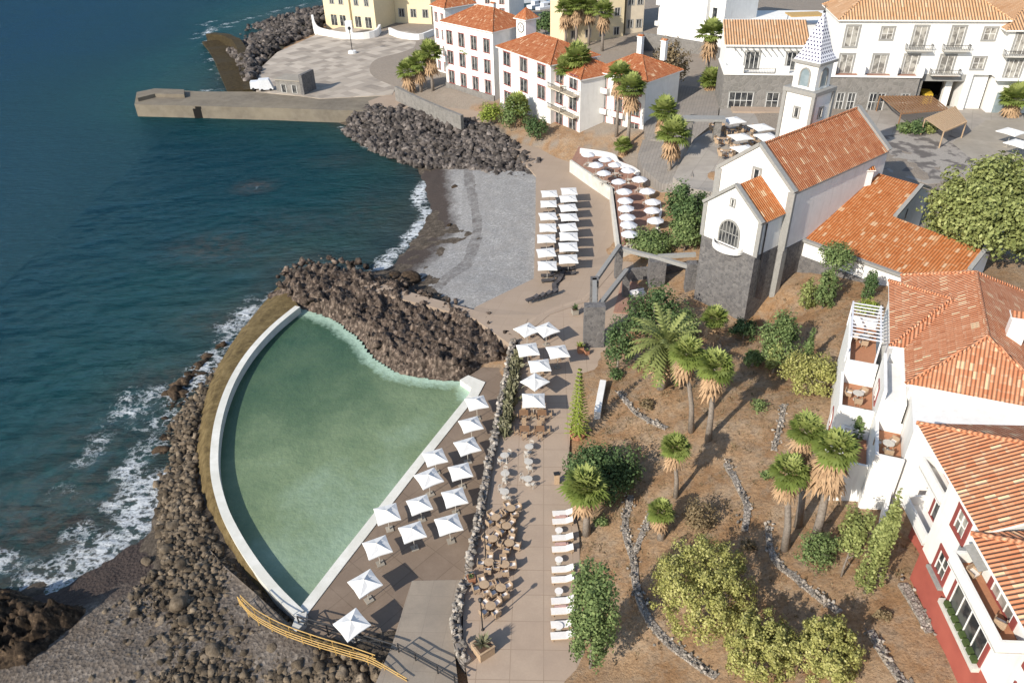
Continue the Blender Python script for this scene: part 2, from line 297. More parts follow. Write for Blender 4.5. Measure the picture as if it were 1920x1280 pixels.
class MB:
    def __init__(s): s.v = []; s.f = []; s.mi = []; s.cur = 0; s.tint = []
    def add(s, vs, fs):
        b = len(s.v); s.v += [tuple(map(float, p)) for p in vs]; s.f += [tuple(i+b for i in f) for f in fs]; s.mi += [s.cur]*len(fs)
    def quad(s, a, b, c, d): s.add([a, b, c, d], [(0,1,2,3)])
    def poly(s, pts): s.add(pts, [tuple(range(len(pts)))])
    def box(s, c, size, rz=0.):
        cx, cy, cz = c; x, y, z = size[0]/2, size[1]/2, size[2]/2; ca, sa = math.cos(rz), math.sin(rz)
        vs = [(cx+a*x*ca-b*y*sa, cy+a*x*sa+b*y*ca, cz+d*z) for d in (-1,1) for a, b in ((-1,-1),(1,-1),(1,1),(-1,1))]
        s.add(vs, [(3,2,1,0),(4,5,6,7),(0,1,5,4),(1,2,6,5),(2,3,7,6),(3,0,4,7)])
    def bar(s, a, b, w, h, up=(0,0,1)):          # rectangular bar from a to b
        a = np.array(a, float); b = np.array(b, float); d = b-a; d /= np.linalg.norm(d); u = np.array(up, float)
        if abs(d@u) > .95: u = np.array([1.,0,0])
        r = np.cross(d, u); r /= np.linalg.norm(r); u = np.cross(r, d)
        vs = [p+r*w/2*i+u*h/2*j for p in (a, b) for i, j in ((-1,-1),(1,-1),(1,1),(-1,1))]
        s.add(vs, [(3,2,1,0),(4,5,6,7),(0,1,5,4),(1,2,6,5),(2,3,7,6),(3,0,4,7)][::1])
    def prism(s, pts, z0, z1=None):              # polygon (x,y) from z0 to z1; or points (x,y,z) down to z0
        n = len(pts); A = sum(pts[i][0]*pts[(i+1)%n][1]-pts[(i+1)%n][0]*pts[i][1] for i in range(n))
        if A < 0: pts = pts[::-1]
        top = [(p[0], p[1], z1 if z1 is not None else p[2]) for p in pts]; bot = [(p[0], p[1], z0) for p in pts]
        s.add(bot+top, [tuple(range(n))[::-1], tuple(range(n, 2*n))]+[(i, (i+1)%n, n+(i+1)%n, n+i) for i in range(n)])
    def tube(s, pts, rs, n=8, cap=True):
        rings = []; b = len(s.v); P_ = [np.array(p, float) for p in pts]
        if not hasattr(rs, '__len__'): rs = [rs]*len(P_)
        for i, p in enumerate(P_):
            d = P_[min(i+1, len(P_)-1)]-P_[max(i-1, 0)]; d /= np.linalg.norm(d)+1e-9
            u = np.array([1.,0,0]) if abs(d[0]) < .8 else np.array([0,1.,0]); a = np.cross(d, u); a /= np.linalg.norm(a); c = np.cross(d, a)
            rings += [p+rs[i]*(a*math.cos(2*math.pi*k/n)+c*math.sin(2*math.pi*k/n)) for k in range(n)]
        fs = [(i*n+k, i*n+(k+1)%n, (i+1)*n+(k+1)%n, (i+1)*n+k) for i in range(len(P_)-1) for k in range(n)]
        if cap: fs += [tuple(range(n))[::-1], tuple((len(P_)-1)*n+k for k in range(n))]
        s.add(rings, fs)
    def lathe(s, c, prof, n=12):                 # prof: (r, z) from bottom to top
        vs = [(c[0]+r*math.cos(2*math.pi*k/n), c[1]+r*math.sin(2*math.pi*k/n), c[2]+z) for r, z in prof for k in range(n)]
        fs = [(i*n+k, i*n+(k+1)%n, (i+1)*n+(k+1)%n, (i+1)*n+k) for i in range(len(prof)-1) for k in range(n)]
        m = len(prof)-1; fs += [tuple(range(n))[::-1], tuple(m*n+k for k in range(n))]; s.add(vs, fs)
    def build(s, name, mats, parent=None, local=False, smooth=False):
        if not isinstance(mats, (list, tuple)): mats = [mats]
        V = np.array(s.v, float).reshape(-1, 3)
        if parent is not None and not local:
            l = s_root(parent); c, sn = math.cos(-l[3]), math.sin(-l[3]); V = V-np.array(l[:3]); V = np.stack([V[:,0]*c-V[:,1]*sn, V[:,0]*sn+V[:,1]*c, V[:,2]], 1)
        me = bpy.data.meshes.new(name); me.from_pydata(V.tolist(), [], s.f)
        for m in mats: me.materials.append(MATS[m])
        if len(mats) > 1: me.polygons.foreach_set('material_index', s.mi)
        if smooth: me.polygons.foreach_set('use_smooth', [True]*len(me.polygons))
        me.update(); uvfaces(me)
        o = bpy.data.objects.new(name, me); COL.objects.link(o)
        if parent is not None: o.parent = parent
        return o
ROOTS = {}
def s_root(o):
    while o.parent is not None: o = o.parent
    return ROOTS.get(o.name, (*o.location, o.rotation_euler.z))
def tag(o, label, cat, group=None, kind=None):
    if label: o['label'] = label
    if cat: o['category'] = cat
    if group: o['group'] = group
    if kind: o['kind'] = kind
    return o
def thing(name, label, cat, loc, rz=0., group=None):
    o = bpy.data.objects.new(name, None); COL.objects.link(o); o.empty_display_size = .3
    o.location = [float(x) for x in loc]; o.rotation_euler = (0, 0, rz); ROOTS[o.name] = (*[float(x) for x in loc], rz)
    return tag(o, label, cat, group)
def struct(o): o['kind'] = 'structure'; return o
def copy_tree(o, parent=None):
    c = o.copy(); COL.objects.link(c)
    if parent is not None: c.parent = parent
    for ch in [x for x in COL.objects if x.parent is o]: copy_tree(ch, c)
    return c
CHILD = {}
def proto_children(o): return [x for x in COL.objects if x.parent is o]
def dup(o, loc, rz, label=None, group=None, scale=None):
    key = o.name
    if key not in CHILD: CHILD[key] = [(x, proto_children(x)) for x in proto_children(o)]
    c = o.copy(); COL.objects.link(c); c.location = [float(x) for x in loc]; c.rotation_euler = (0, 0, rz); ROOTS[c.name] = (*[float(x) for x in loc], rz)
    if label: c['label'] = label
    if group: c['group'] = group
    if scale: c.scale = (scale,)*3 if not hasattr(scale, '__len__') else scale
    for x, ys in CHILD[key]:
        d = x.copy(); COL.objects.link(d); d.parent = c
        for y in ys:
            e = y.copy(); COL.objects.link(e); e.parent = d
    return c
def rawmesh(name, V, Fa, mats, parent=None, tint=None, smooth=False, quads=4, attrs=None):
    me = bpy.data.meshes.new(name); V = np.asarray(V, np.float32); Fa = np.asarray(Fa, np.int32); nf, k = Fa.shape
    me.vertices.add(len(V)); me.vertices.foreach_set('co', V.ravel()); me.loops.add(nf*k); me.loops.foreach_set('vertex_index', Fa.ravel())
    me.polygons.add(nf); me.polygons.foreach_set('loop_start', np.arange(nf, dtype=np.int32)*k)
    if smooth: me.polygons.foreach_set('use_smooth', np.ones(nf, bool))
    for m in (mats if isinstance(mats, (list, tuple)) else [mats]): me.materials.append(MATS[m])
    me.update(calc_edges=True)
    if tint is not None:
        a = me.attributes.new('tint', 'FLOAT', 'FACE'); a.data.foreach_set('value', np.asarray(tint, np.float32))
    for nm, val in (attrs or {}).items():
        a = me.attributes.new(nm, 'FLOAT', 'POINT'); a.data.foreach_set('value', np.asarray(val, np.float32))
    o = bpy.data.objects.new(name, me); COL.objects.link(o)
    if parent is not None: o.parent = parent
    return o
def grid_faces(nx, ny, keep=None):
    i = np.arange((ny-1)*(nx-1)); r = i//(nx-1); c = i%(nx-1); a = r*nx+c
    f = np.stack([a, a+1, a+nx+1, a+nx], 1); return f if keep is None else f[keep[f].all(1)]
def compact(V, f, *at):
    u, inv = np.unique(f, return_inverse=True); return (V[u], inv.reshape(f.shape))+tuple(a[u] for a in at)
def px(pts, z=None): return [P(*p) if z is None else P(p[0], p[1], z) for p in pts]
def sheet(name, pts, mat, skirt, kind='structure', label=None, cat=None, rim=None):
    """a paved slab: outline of points (x,y,z), sides down by `skirt`"""
    bm = bmesh.new(); vs = [bm.verts.new(p) for p in pts]; f = bm.faces.new(vs); f.normal_update()
    if f.normal.z < 0: f.normal_flip()
    n = len(vs); lo = [bm.verts.new((v.co.x, v.co.y, v.co.z-skirt)) for v in vs]
    tri = bmesh.ops.triangulate(bm, faces=[f])
    for i in range(n): bm.faces.new((vs[i], lo[i], lo[(i+1)%n], vs[(i+1)%n]))
    bmesh.ops.recalc_face_normals(bm, faces=bm.faces[:])
    up = sum(fc.normal.z for fc in bm.faces)
    if up < 0: bmesh.ops.reverse_faces(bm, faces=bm.faces[:])
    me = bpy.data.meshes.new(name); bm.to_mesh(me); bm.free(); me.materials.append(MATS[mat])
    if rim:
        me.materials.append(MATS[rim])
        for p_ in me.polygons:
            if abs(p_.normal.z) < .5: p_.material_index = 1
    uvfaces(me); o = bpy.data.objects.new(name, me); COL.objects.link(o)
    if kind: o['kind'] = kind
    if label: tag(o, label, cat)
    return o
def smoothline(pts, k=4):                     # Catmull-Rom through the points
    pts = [np.array(p, float) for p in pts]; out = []
    for i in range(len(pts)-1):
        p0 = pts[max(i-1, 0)]; p1 = pts[i]; p2 = pts[i+1]; p3 = pts[min(i+2, len(pts)-1)]
        for j in range(k):
            t = j/k; out.append(.5*((2*p1)+(p2-p0)*t+(2*p0-5*p1+4*p2-p3)*t*t+(-p0+3*p1-3*p2+p3)*t**3))
    return out+[pts[-1]]
def offset(line, d):                          # shift a plan polyline sideways (left of travel positive)
    out = []
    for i, p in enumerate(line):
        a = line[max(i-1, 0)]; b = line[min(i+1, len(line)-1)]; t = np.array([b[0]-a[0], b[1]-a[1]]); t /= np.linalg.norm(t)+1e-9
        q = np.array(p, float).copy(); q[0] -= t[1]*d; q[1] += t[0]*d; out.append(q)
    return out
def wallstrip(mb, line, w, h, base=None, jit=0., rng=None):   # a wall along a line of (x,y,ztop) with thickness w, going down h
    a = offset(line, w/2); b = offset(line, -w/2); n = len(line); vs = []
    for p, q in zip(a, b):
        dz = rng.uniform(-jit, jit) if rng else 0
        vs += [(p[0], p[1], p[2]+dz), (q[0], q[1], q[2]+dz), (q[0], q[1], q[2]-h), (p[0], p[1], p[2]-h)]
    fs = []
    for i in range(n-1):
        k = i*4; fs += [(k, k+1, k+5, k+4), (k+1, k+2, k+6, k+5), (k+3, k, k+4, k+7)]
    fs += [(3, 2, 1, 0), (4*n-4, 4*n-3, 4*n-2, 4*n-1)]; mb.add(vs, fs)

# ------------------------------------------------------------------ ground
xs = np.unique(np.concatenate([np.arange(-70, 75, .9), np.arange(75, 150, 3), np.arange(150, 460, 15)]))
ys = np.unique(np.concatenate([np.arange(14, 120, .9), np.arange(120, 230, 2.2), np.arange(230, 700, 12)]))
GX, GY = np.meshgrid(xs, ys); gx = GX.ravel(); gy = GY.ravel(); gz = hz(gx, gy)
bumpz = np.array([mnoise.noise(Vector((a*.45, b*.45, 0)))*.22+mnoise.noise(Vector((a*1.3, b*1.3, 4)))*.09 if b < 130 and -60 < a < 70 else 0 for a, b in zip(gx, gy)])
fl = grid_faces(len(xs), len(ys), gz > -3.5)
V_, f_ = compact(np.stack([gx, gy, gz+bumpz], 1), fl)
CO_ = [P(*q, 1.) for q in [(-300,1500),(700,1500),(740,1240),(905,700),(960,640),(905,570),(1000,520),(1000,330),(930,250),(760,215),(620,200),(480,190),(480,130),(640,20),(200,-40),(-900,300)]]
PV_ = [P(*q, 6.) for q in [(740,172),(870,214),(1000,250),(1075,262),(1130,280),(1215,330),(1300,345),(1330,380)]]+[P(*q, 12.) for q in [(1500,430),(1700,470),(1750,440),(1990,520),(2600,300),(2300,-200),(700,-200),(620,20),(700,140)]]
pvd = np.where(inside(PV_, V_[:,0], V_[:,1]), .9, 0.)
BED_ = [P(*q, 5.) for q in [(880,190),(940,185),(1060,240),(1110,262),(1200,270),(1210,300),(1100,275),(1040,262),(950,240)]]; pvd = np.where(inside(BED_, V_[:,0], V_[:,1]), .15, pvd)
rky = np.where(inside(CO_, V_[:,0], V_[:,1]), 1., 0.)
struct(rawmesh('ground', V_, f_, 'soil', smooth=True, attrs={'rocky': rky, 'paved': pvd}))

# ------------------------------------------------------------------ sea
POOL_IN = [(565,582),(520,620),(480,665),(450,710),(428,760),(415,820),(411,880),(424,940),(447,990),(482,1045),(522,1095),(570,1142)]
POOL_EDGE = [(570,1142),(880,738)]
POOL_ROCK = [(880,738),(868,716),(800,712),(740,700),(700,672),(670,635),(630,605),(598,592),(565,582)]
WATERLINE = [(712,508),(735,478),(762,455),(785,425),(800,402),(786,375),(792,345),(785,310)]
FOAM = [  # photographed foam: polyline, half width in metres, density
 (WATERLINE[:-1], 2.1, 1.0), ([(700,508),(650,500),(590,515)], 1.0, .45), ([(640,240),(665,262),(700,285)], 1.6, .55),
 ([(520,560),(490,575),(455,595),(420,635),(400,660)], 3.2, .85), ([(395,685),(345,722),(300,735),(230,775)], 3.6, .72), ([(345,735),(305,785),(285,835),(245,880)], 3.2, .7), ([(430,620),(440,590),(470,565)], 2.5, .6), ([(250,740),(200,800),(170,860)], 2.6, .42), ([(120,930),(190,910),(250,890)], 2.6, .45),
 ([(290,905),(285,935),(255,980),(215,1015),(165,1045),(120,1075),(90,1105)], 4.6, .95), ([(150,1000),(200,1020),(190,1045)], 2.4, .8), ([(-20,1040),(55,1075),(90,1100)], 2.2, .7), ([(130,930),(160,915)], 1.2, .35),
 ([(400,40),(385,70),(400,95),(425,140),(450,165)], 3.2, .8), ([(410,55),(480,30),(560,12),(620,-4)], 3, .55), ([(455,350),(470,345),(485,352)], .5, .3), ([(395,168),(450,170)], 2, .6)]
sx = np.unique(np.concatenate([np.arange(-330, -80, 5), np.arange(-80, 45, .8), np.arange(45, 90, 6)]))
sy = np.unique(np.concatenate([np.arange(25, 140, .8), np.arange(140, 240, 1.6), np.arange(240, 460, 8)]))
SX, SY = np.meshgrid(sx, sy); ax_ = SX.ravel(); ay_ = SY.ravel(); az_ = hz(ax_, ay_)
foam = np.zeros(len(ax_))
for ln, wd, den in FOAM:
    q = px(smoothline([np.array(p) for p in ln], 4), 0.)
    foam = np.maximum(foam, den*np.clip(1.25-polydist(q, ax_, ay_)/wd, 0, 1))
reef = np.zeros(len(ax_))
for c, r_, den in (((400,465), (9, 7), .65), ((478,350), (4.5, 4), .8), ((330,1000), (10, 6), .8), ((150,930), (13, 9), .7), ((60,1000), (14, 8), .95), ((700,400), (8, 12), .35), ((640,300), (8, 6), .3), ((200,830), (10, 8), .5), ((330,720), (9, 6), .6), ((420,600), (8, 5), .5), ((120,1040), (10, 6), .9), ((250,930), (7, 6), .8), ((560,420), (12, 8), .3), ((470,480), (12, 6), .35)):
    q = P(*c, 0.); reef = np.maximum(reef, den*np.clip(1.3-np.hypot((ax_-q[0])/r_[0], (ay_-q[1])/r_[1]), 0, 1))
wave = np.array([.10*mnoise.noise(Vector((a*.13, b*.22, 0)))+.05*mnoise.noise(Vector((a*.4, b*.6, 7))) if b < 240 and -80 < a < 45 else 0 for a, b in zip(ax_, ay_)])
fl = grid_faces(len(sx), len(sy), az_ < .9)
V_, f_, d_, fo_, re_ = compact(np.stack([ax_, ay_, wave+foam*.12], 1), fl, np.clip(-az_, 0, 10), foam, reef)
def _sea():
    k = NT('sea_water'); g = k.geo(); dp = k.attr('depth').outputs['Fac']; fo = k.attr('foam').outputs['Fac']; re = k.attr('reef').outputs['Fac']
    n1 = k.noise(g, .07, 4); n2 = k.noise(g, .55, 6, .7)
    c = k.ramp(k.math('DIVIDE', k.math('ADD', dp, k.math('MULTIPLY', k.math('SUBTRACT', n2, .5), 1.6)), 9.), [(.0, (.050,.055,.042)), (.12, (.022,.056,.046)), (.35, (.006,.044,.045)), (.6, (.0025,.027,.040)), (1, (.001,.023,.058))])
    c = k.mix(k.ramp(n1, [(.35, 0), (.7, .45)]), c, (.002,.024,.036)); glint_map = k.n('Mapping'); k.t.links.new(g, glint_map.inputs[0]); glint_map.inputs['Scale'].default_value = (.5, 1.3, 1); c = k.mix(k.ramp(k.noise(glint_map.outputs[0], 1.3, 7, .8), [(.52, 0), (.70, .7)]), c, (.020,.072,.085))  # ripple glints painted as lighter streaks in the water colour
    rf = k.math('MULTIPLY', re, k.ramp(n2, [(.36, 0), (.6, 1)])); c = k.mix(rf, c, (.075,.052,.036))
    st = k.n('Mapping'); k.t.links.new(g, st.inputs[0]); st.inputs['Scale'].default_value = (1, 1.2, 1); st.inputs['Rotation'].default_value = (0, 0, .4)
    fn = k.noise(st.outputs[0], .62, 9, .68); lace = k.math('SUBTRACT', 1., k.math('MULTIPLY', k.math('ABSOLUTE', k.math('SUBTRACT', fn, .5)), 9.))
    big = k.noise(st.outputs[0], .22, 3)
    m = k.ramp(k.math('ADD', k.math('ADD', k.math('MULTIPLY', lace, .42), k.math('MULTIPLY', fo, .55)), k.math('MULTIPLY', k.math('SUBTRACT', big, .5), 1.3)), [(.60, 0), (.9, .95)])
    m = k.math('MULTIPLY', m, k.ramp(fo, [(.02, 0), (.15, 1)]))
    k.base(k.mix(m, c, (.72,.75,.77))); k.rough(k.mix(m, (.1,)*3, (.8,)*3)); k.p.inputs['Specular IOR Level'].default_value = 0.
    mp = k.n('Mapping'); k.t.links.new(g, mp.inputs[0]); mp.inputs['Scale'].default_value = (.55, 1.25, 1); mp.inputs['Rotation'].default_value = (0, 0, -.15)
    h = k.math('ADD', k.noise(mp.outputs[0], .8, 7, .72), k.math('MULTIPLY', k.noise(mp.outputs[0], .2, 3), 1.1)); k.bump(h, 1.15)
    bp = [x for x in k.t.nodes if x.type == 'BUMP'][0].outputs[0]; gl = k.n('BsdfGlossy'); gl.inputs['Color'].default_value = (.36,.68,1,1); gl.inputs['Roughness'].default_value = .12; k.t.links.new(bp, gl.inputs['Normal'])
    fr = k.n('Fresnel', IOR=1.33); k.t.links.new(bp, fr.inputs['Normal']); mx = k.n('MixShader'); k.t.links.new(k.math('MULTIPLY', k.math('MINIMUM', fr.outputs[0], .2), k.math('SUBTRACT', 1., m)), mx.inputs[0]); k.t.links.new(k.p.outputs[0], mx.inputs[1]); k.t.links.new(gl.outputs[0], mx.inputs[2]); k.t.links.new(mx.outputs[0], k.t.nodes['Material Output'].inputs[0])
_sea()
struct(rawmesh('sea', V_, f_, 'sea_water', smooth=True, attrs={'depth': d_, 'foam': fo_, 'reef': re_}))

# ------------------------------------------------------------------ tidal pool: water, curved wall, deck
def _pool():
    k = NT('pool_water'); g = k.geo(); de = k.attr('deep').outputs['Fac']; ed = k.attr('edge').outputs['Fac']; n = k.noise(g, .16, 5, .6); n2 = k.noise(g, 1.1, 6, .7)
    c = k.ramp(k.math('ADD', de, k.math('MULTIPLY', k.math('SUBTRACT', n, .5), .75)), [(.0, (.275,.36,.265)), (.33, (.18,.232,.132)), (.62, (.085,.132,.074)), (1, (.022,.064,.040))])
    c = k.mix(k.ramp(n2, [(.35, 0), (.75, .3)]), c, (.085,.15,.085))
    m = k.ramp(k.math('ADD', ed, k.math('MULTIPLY', k.math('SUBTRACT', n2, .5), .9)), [(.5, 0), (.95, 1)]); c = k.mix(k.math('MULTIPLY', m, .85), c, (.40,.54,.43))
    k.base(c); k.rough(.14); k.p.inputs['IOR'].default_value = 1.33; k.p.inputs['Specular IOR Level'].default_value = .3
    k.bump(k.noise(g, 1.7, 4, .6), .1)
_pool()
PZ = 1.5
inner = smoothline([P(x, y, PZ) for x, y in POOL_IN], 4)
rockl = px(POOL_ROCK, PZ); edge = px(POOL_EDGE, PZ)
pl = inner[:-1]+edge[:-1]+rockl
xs_ = np.arange(-42, -1, .45); ys_ = np.arange(38, 96, .45); QX, QY = np.meshgrid(xs_, ys_); qx = QX.ravel(); qy = QY.ravel()
big = [(p[0]+(p[0]+19)*.05, p[1]+(p[1]-64)*.04) for p in pl]
keep = inside(big, qx, qy); fl = grid_faces(len(xs_), len(ys_), keep)
deep = np.clip(.30+(qy-60)/55*.95-(qx+18)/70, 0, 1); dr = polydist(rockl, qx, qy); dd = polydist(edge, qx, qy)
ed_ = np.maximum(np.clip(1.1-dr/3.0, 0, 1)*1.0, np.clip(.8-dd/6, 0, 1)*.62)
V_, f_, a_, b_ = compact(np.stack([qx, qy, np.full(len(qx), PZ)], 1), fl, deep, ed_)
struct(rawmesh('pool_water', V_, f_, 'pool_water', attrs={'deep': a_, 'edge': b_}))
t = thing('pool_wall', 'curved pale concrete sea wall around the green tidal pool', 'wall', (*inner[len(inner)//2][:2], 0))
mb = MB(); topl = smoothline([P(x, y, 2.55) for x, y in [(558,574),(513,611),(472,655),(441,702),(419,753),(405,812),(402,880),(416,944),(440,997),(475,1053),(515,1103),(562,1150)]], 5)
wallstrip(mb, topl, .85, 3.0); mb.build('coping', 'coping', t)
OUT = [(525,532),(478,585),(438,637),(405,690),(381,750),(368,810),(368,880),(383,955),(418,1030),(458,1090),(505,1135),(548,1172)]
outl = smoothline([P(x, y, .35) for x, y in OUT], 5); mb = MB(); n = len(topl); VV = []; 
R0 = random.Random(4)
K = 13
for p, q in zip(offset(topl, .30), outl):
    for j in range(K):
        u = j/(K-1); b = np.array(p)*(1-u)+np.array(q)*u; b[2] = (2.4-.4*u if u < .5 else 2.2-(u-.5)*3.9)-.05
        b[2] += mnoise.noise(Vector((b[0]*.8, b[1]*.8, 2)))*.35*u; VV.append(b)
fs = [(i*K+j, i*K+j+1, (i+1)*K+j+1, (i+1)*K+j) for i in range(n-1) for j in range(K-1)]
o = rawmesh('algae_slope', np.array(VV)-np.array(t.location), np.array(fs), 'algae', t, tint=np.full(len(fs), .75)); 
# straight coping along the deck
t = thing('pool_edge', 'straight white coping between the green pool and its deck', 'pool edge', (*edge[0][:2], 0))
mb = MB(); wallstrip(mb, [P(566,1148,2.3), P(640,1052,2.3), P(720,950,2.3), P(800,848,2.3), P(888,738,2.3)], 1.0, 2.6); mb.build('coping', 'coping', t)
mb = MB(); mb.prism(px([(862,712),(878,703),(910,716),(893,748),(878,742),(884,727)], 2.32), 0.2); mb.build('corner_slab', 'coping', t)
mb = MB(); mb.prism(px([(556,1150),(575,1147),(572,1166),(556,1183),(545,1180)], 2.9), .6); mb.build('end_block', 'concrete_pale', t)
sheet('pool_deck', px([(571,1150),(640,1062),(720,960),(800,858),(893,742),(905,716),(880,704),(905,688),(955,690),(940,800),(915,900),(893,1000),(880,1090),(772,1092),(740,1235),(660,1234),(568,1186)], 2.2), 'deck_paving', 2)
sheet('pool_ramp', [P(772,1088,2.22), P(880,1086,2.22), P(862,1130,2.6), P(850,1200,3.3), P(860,1290,4.0), P(700,1290,4.0), P(735,1208,3.0)], 'ramp_paving', 3)
# ------------------------------------------------------------------ promenade, beach deck, coast path, far plaza, jetty
sheet('promenade', px([(972,640),(955,720),(935,820),(912,910),(892,1000),(878,1080),(868,1140),(868,1215),(880,1290),(1112,1290),(1090,1200),(1086,1000),(1064,900),(1070,800),(1090,700),(1122,690),(1150,640),(1260,560),(1310,500),(1170,490),(1090,560),(1040,575),(990,600)], 4.0), 'terrace_paving', 4)
sheet('beach_deck', [P(880,590,3.6), P(960,648,4.05), P(1030,590,4.05), P(1100,565,4.05), P(1165,490,4.05), P(1162,470,3.4), P(1150,345,3.4), P(1062,290,3.4), P(1020,262,3.4), P(930,222,3.3), P(860,192,3.2), P(738,172,3.1), P(690,190,3.0), P(700,212,3.0), P(790,214,3.1), P(900,245,3.2), P(960,280,3.2), P(1005,330,3.2), P(1004,430,3.2), P(1001,522,3.2), P(892,575,3.3)], 'promenade_paving', 3.2)
sheet('far_plaza', px([(488,128),(520,98),(600,62),(640,50),(720,58),(830,60),(840,140),(745,158),(735,178),(600,185),(565,180),(480,172),(484,150)], 3.15), 'plaza_paving', 4)
t = thing('jetty', 'long weathered stone jetty with a dark arch standing in the bay', 'jetty', (*P(450,210,0)[:2], 0))
mb = MB(); mb.prism(px([(252,196),(256,174),(290,167),(380,172),(480,172),(600,180),(740,176),(700,208),(640,207),(520,203),(380,199)], 3.0), -2.0); ob = mb.build('deck', 'jetty_stone', t)
mb = MB(); mb.prism(px([(256,173),(290,166),(345,168),(345,177),(290,176),(258,184)], 3.9), 2.9); mb.build('parapet', 'jetty_stone', t)
mb = MB(); c0 = P(377,198.5,3.0)+np.array([0,-.15,0]); mb.prism([(c0[0]-2.2,c0[1]),(c0[0]+2.2,c0[1]),(c0[0]+2.2,c0[1]+1.2),(c0[0]-2.2,c0[1]+1.2)], -1, 2.3); mb.prism([(c0[0]-1.5,c0[1]-.03),(c0[0]+1.5,c0[1]-.03),(c0[0]+1.5,c0[1]+1.2),(c0[0]-1.5,c0[1]+1.2)], 2.3, 2.85)
MATS['painted_void'] = simple('painted_void', (.012,.011,.01), None, 3, .95); mb.build('archway', 'painted_void', t)  # near-black solid: shade of the opening painted into its colour
# ------------------------------------------------------------------ beach
def strip_patch(name, L, Rr, mat, nu, nv, zc, wetf, jit=.03):
    L = smoothline([np.array(P(*p)) for p in L], 8); Rr = smoothline([np.array(P(*p)) for p in Rr], 8)
    def at(line, s):
        d = [0.]
        for a, b in zip(line[:-1], line[1:]): d.append(d[-1]+np.linalg.norm(b[:2]-a[:2]))
        s *= d[-1]; i = max(0, min(len(line)-2, int(np.searchsorted(d, s)-1))); f = (s-d[i])/(d[i+1]-d[i]+1e-9); return line[i]*(1-f)+line[i+1]*f
    V = []; A = []
    for j in range(nv):
        a = at(L, j/(nv-1)); b = at(Rr, j/(nv-1))
        for i in range(nu):
            u = i/(nu-1); p = a*(1-u)+b*u; p[2] = a[2]+(b[2]-a[2])*zc(u)+mnoise.noise(Vector((p[0]*.5, p[1]*.5, 1)))*.12+mnoise.noise(Vector((p[0]*1.5, p[1]*1.5, 1)))*jit; V.append(p); A.append(wetf(u, j/(nv-1)))
    o = rawmesh(name, V, grid_faces(nu, nv), mat, smooth=True, attrs={'wet': A}); return struct(o)
strip_patch('beach', [(700,525,-.4),(712,508,-.25),(762,455,-.25),(797,402,-.25),(786,350,-.25),(780,300,-.3)], [(905,590,2.6),(950,552,2.9),(1003,520,2.9),(1005,430,2.9),(1006,325,2.9)], 'pebbles', 60, 60,
    lambda u: u**.8, lambda u, v: max(1.15-u/.27*.62 if u < .6 else 0, .46 if .50 < u+.1*v < .60 else 0))
strip_patch('shingle_cove', [(40,1120,.2),(110,1095,-.2),(200,1035,-.3),(270,985,-.3),(300,930,-.2)], [(-120,1340,2.0),(420,1300,2.7),(640,1300,3.1),(620,1235,2.9),(470,1120,2.2)], 'shingle', 70, 60,
    lambda u: min(1, u*1.3)**.8, lambda u, v: 1.1-u*1.9, .08)
# ------------------------------------------------------------------ rocks
def rock_template(seed, sub=1, rough=.35, sharp=0.):
    bm = bmesh.new(); bmesh.ops.create_icosphere(bm, subdivisions=sub, radius=1); r = random.Random(seed); o = Vector((r.uniform(0,90), r.uniform(0,90), r.uniform(0,90)))
    sx_, sy_, sz_ = r.uniform(.75,1.15), r.uniform(.7,1), r.uniform(.55,.85)
    for v in bm.verts:
        d = 1+mnoise.noise(v.co*1.1+o)*rough*1.4+mnoise.noise(v.co*2.7+o)*rough*.6; v.co = Vector((v.co.x*d*sx_, v.co.y*d*sy_, v.co.z*d*sz_))
    bm.verts.ensure_lookup_table(); V = np.array([v.co[:] for v in bm.verts]); Fc = np.array([[v.index for v in f.verts] for f in bm.faces]); bm.free(); return V, Fc
rocky('stone_pale', (.26,.22,.18), (.38,.335,.285), (.48,.44,.385), 1.6)
RT = [rock_template(i, 2, .8) for i in range(9)]
def rocks_mesh(name, places, mat, seed=0):   # places: (x,y,z,size)
    rs = np.random.RandomState(seed); Vs = []; Fs = []; T = []; b = 0
    for x, y, z, s in places:
        V, Fc = RT[rs.randint(len(RT))]; a = rs.uniform(0, 6.3); c, sn = math.cos(a), math.sin(a); tl = rs.uniform(-.5, .5); ct, st = math.cos(tl), math.sin(tl)
        W = np.stack([V[:,0]*c-V[:,1]*sn, V[:,0]*sn+V[:,1]*c, V[:,2]], 1); W = np.stack([W[:,0], W[:,1]*ct-W[:,2]*st, W[:,1]*st+W[:,2]*ct], 1)*s
        Vs.append(W+(x, y, z)); Fs.append(Fc+b); b += len(V); T.append(np.full(len(Fc), rs.rand()))
    return rawmesh(name, np.concatenate(Vs), np.concatenate(Fs), mat, tint=np.concatenate(T))
def scatter(poly, n, s0, s1, seed, z=None, sink=.25, up=None, pw=2.):
    rs = np.random.RandomState(seed); W = [P(x, y, 1.5) for x, y in poly]; W = np.array(W); lo = W.min(0); hi = W.max(0); out = []
    while len(out) < n:
        x = rs.uniform(lo[0], hi[0], 500); y = rs.uniform(lo[1], hi[1], 500); k = inside(W, x, y); zz = hz(x, y)
        for a, b, c in zip(x[k], y[k], zz[k]):
            s = s0+(s1-s0)*rs.rand()**pw; h = c if up is None else up(a, b, c); out.append((a, b, h+s*(.5-sink), s))
    return out[:n]
def stuff(o, label, cat): return tag(o, label, cat, kind='stuff')
BW = [(640,238),(655,222),(690,205),(760,212),(830,222),(900,244),(960,282),(1012,318),(1002,344),(940,335),(890,318),(850,312),(790,305),(740,290),(690,268)]
crest = px([(690,205),(760,212),(830,222),(900,244),(960,282),(1012,325)], 3.2); toe = px([(640,240),(690,268),(740,290),(790,305),(850,312),(940,335),(1002,344)], .2)
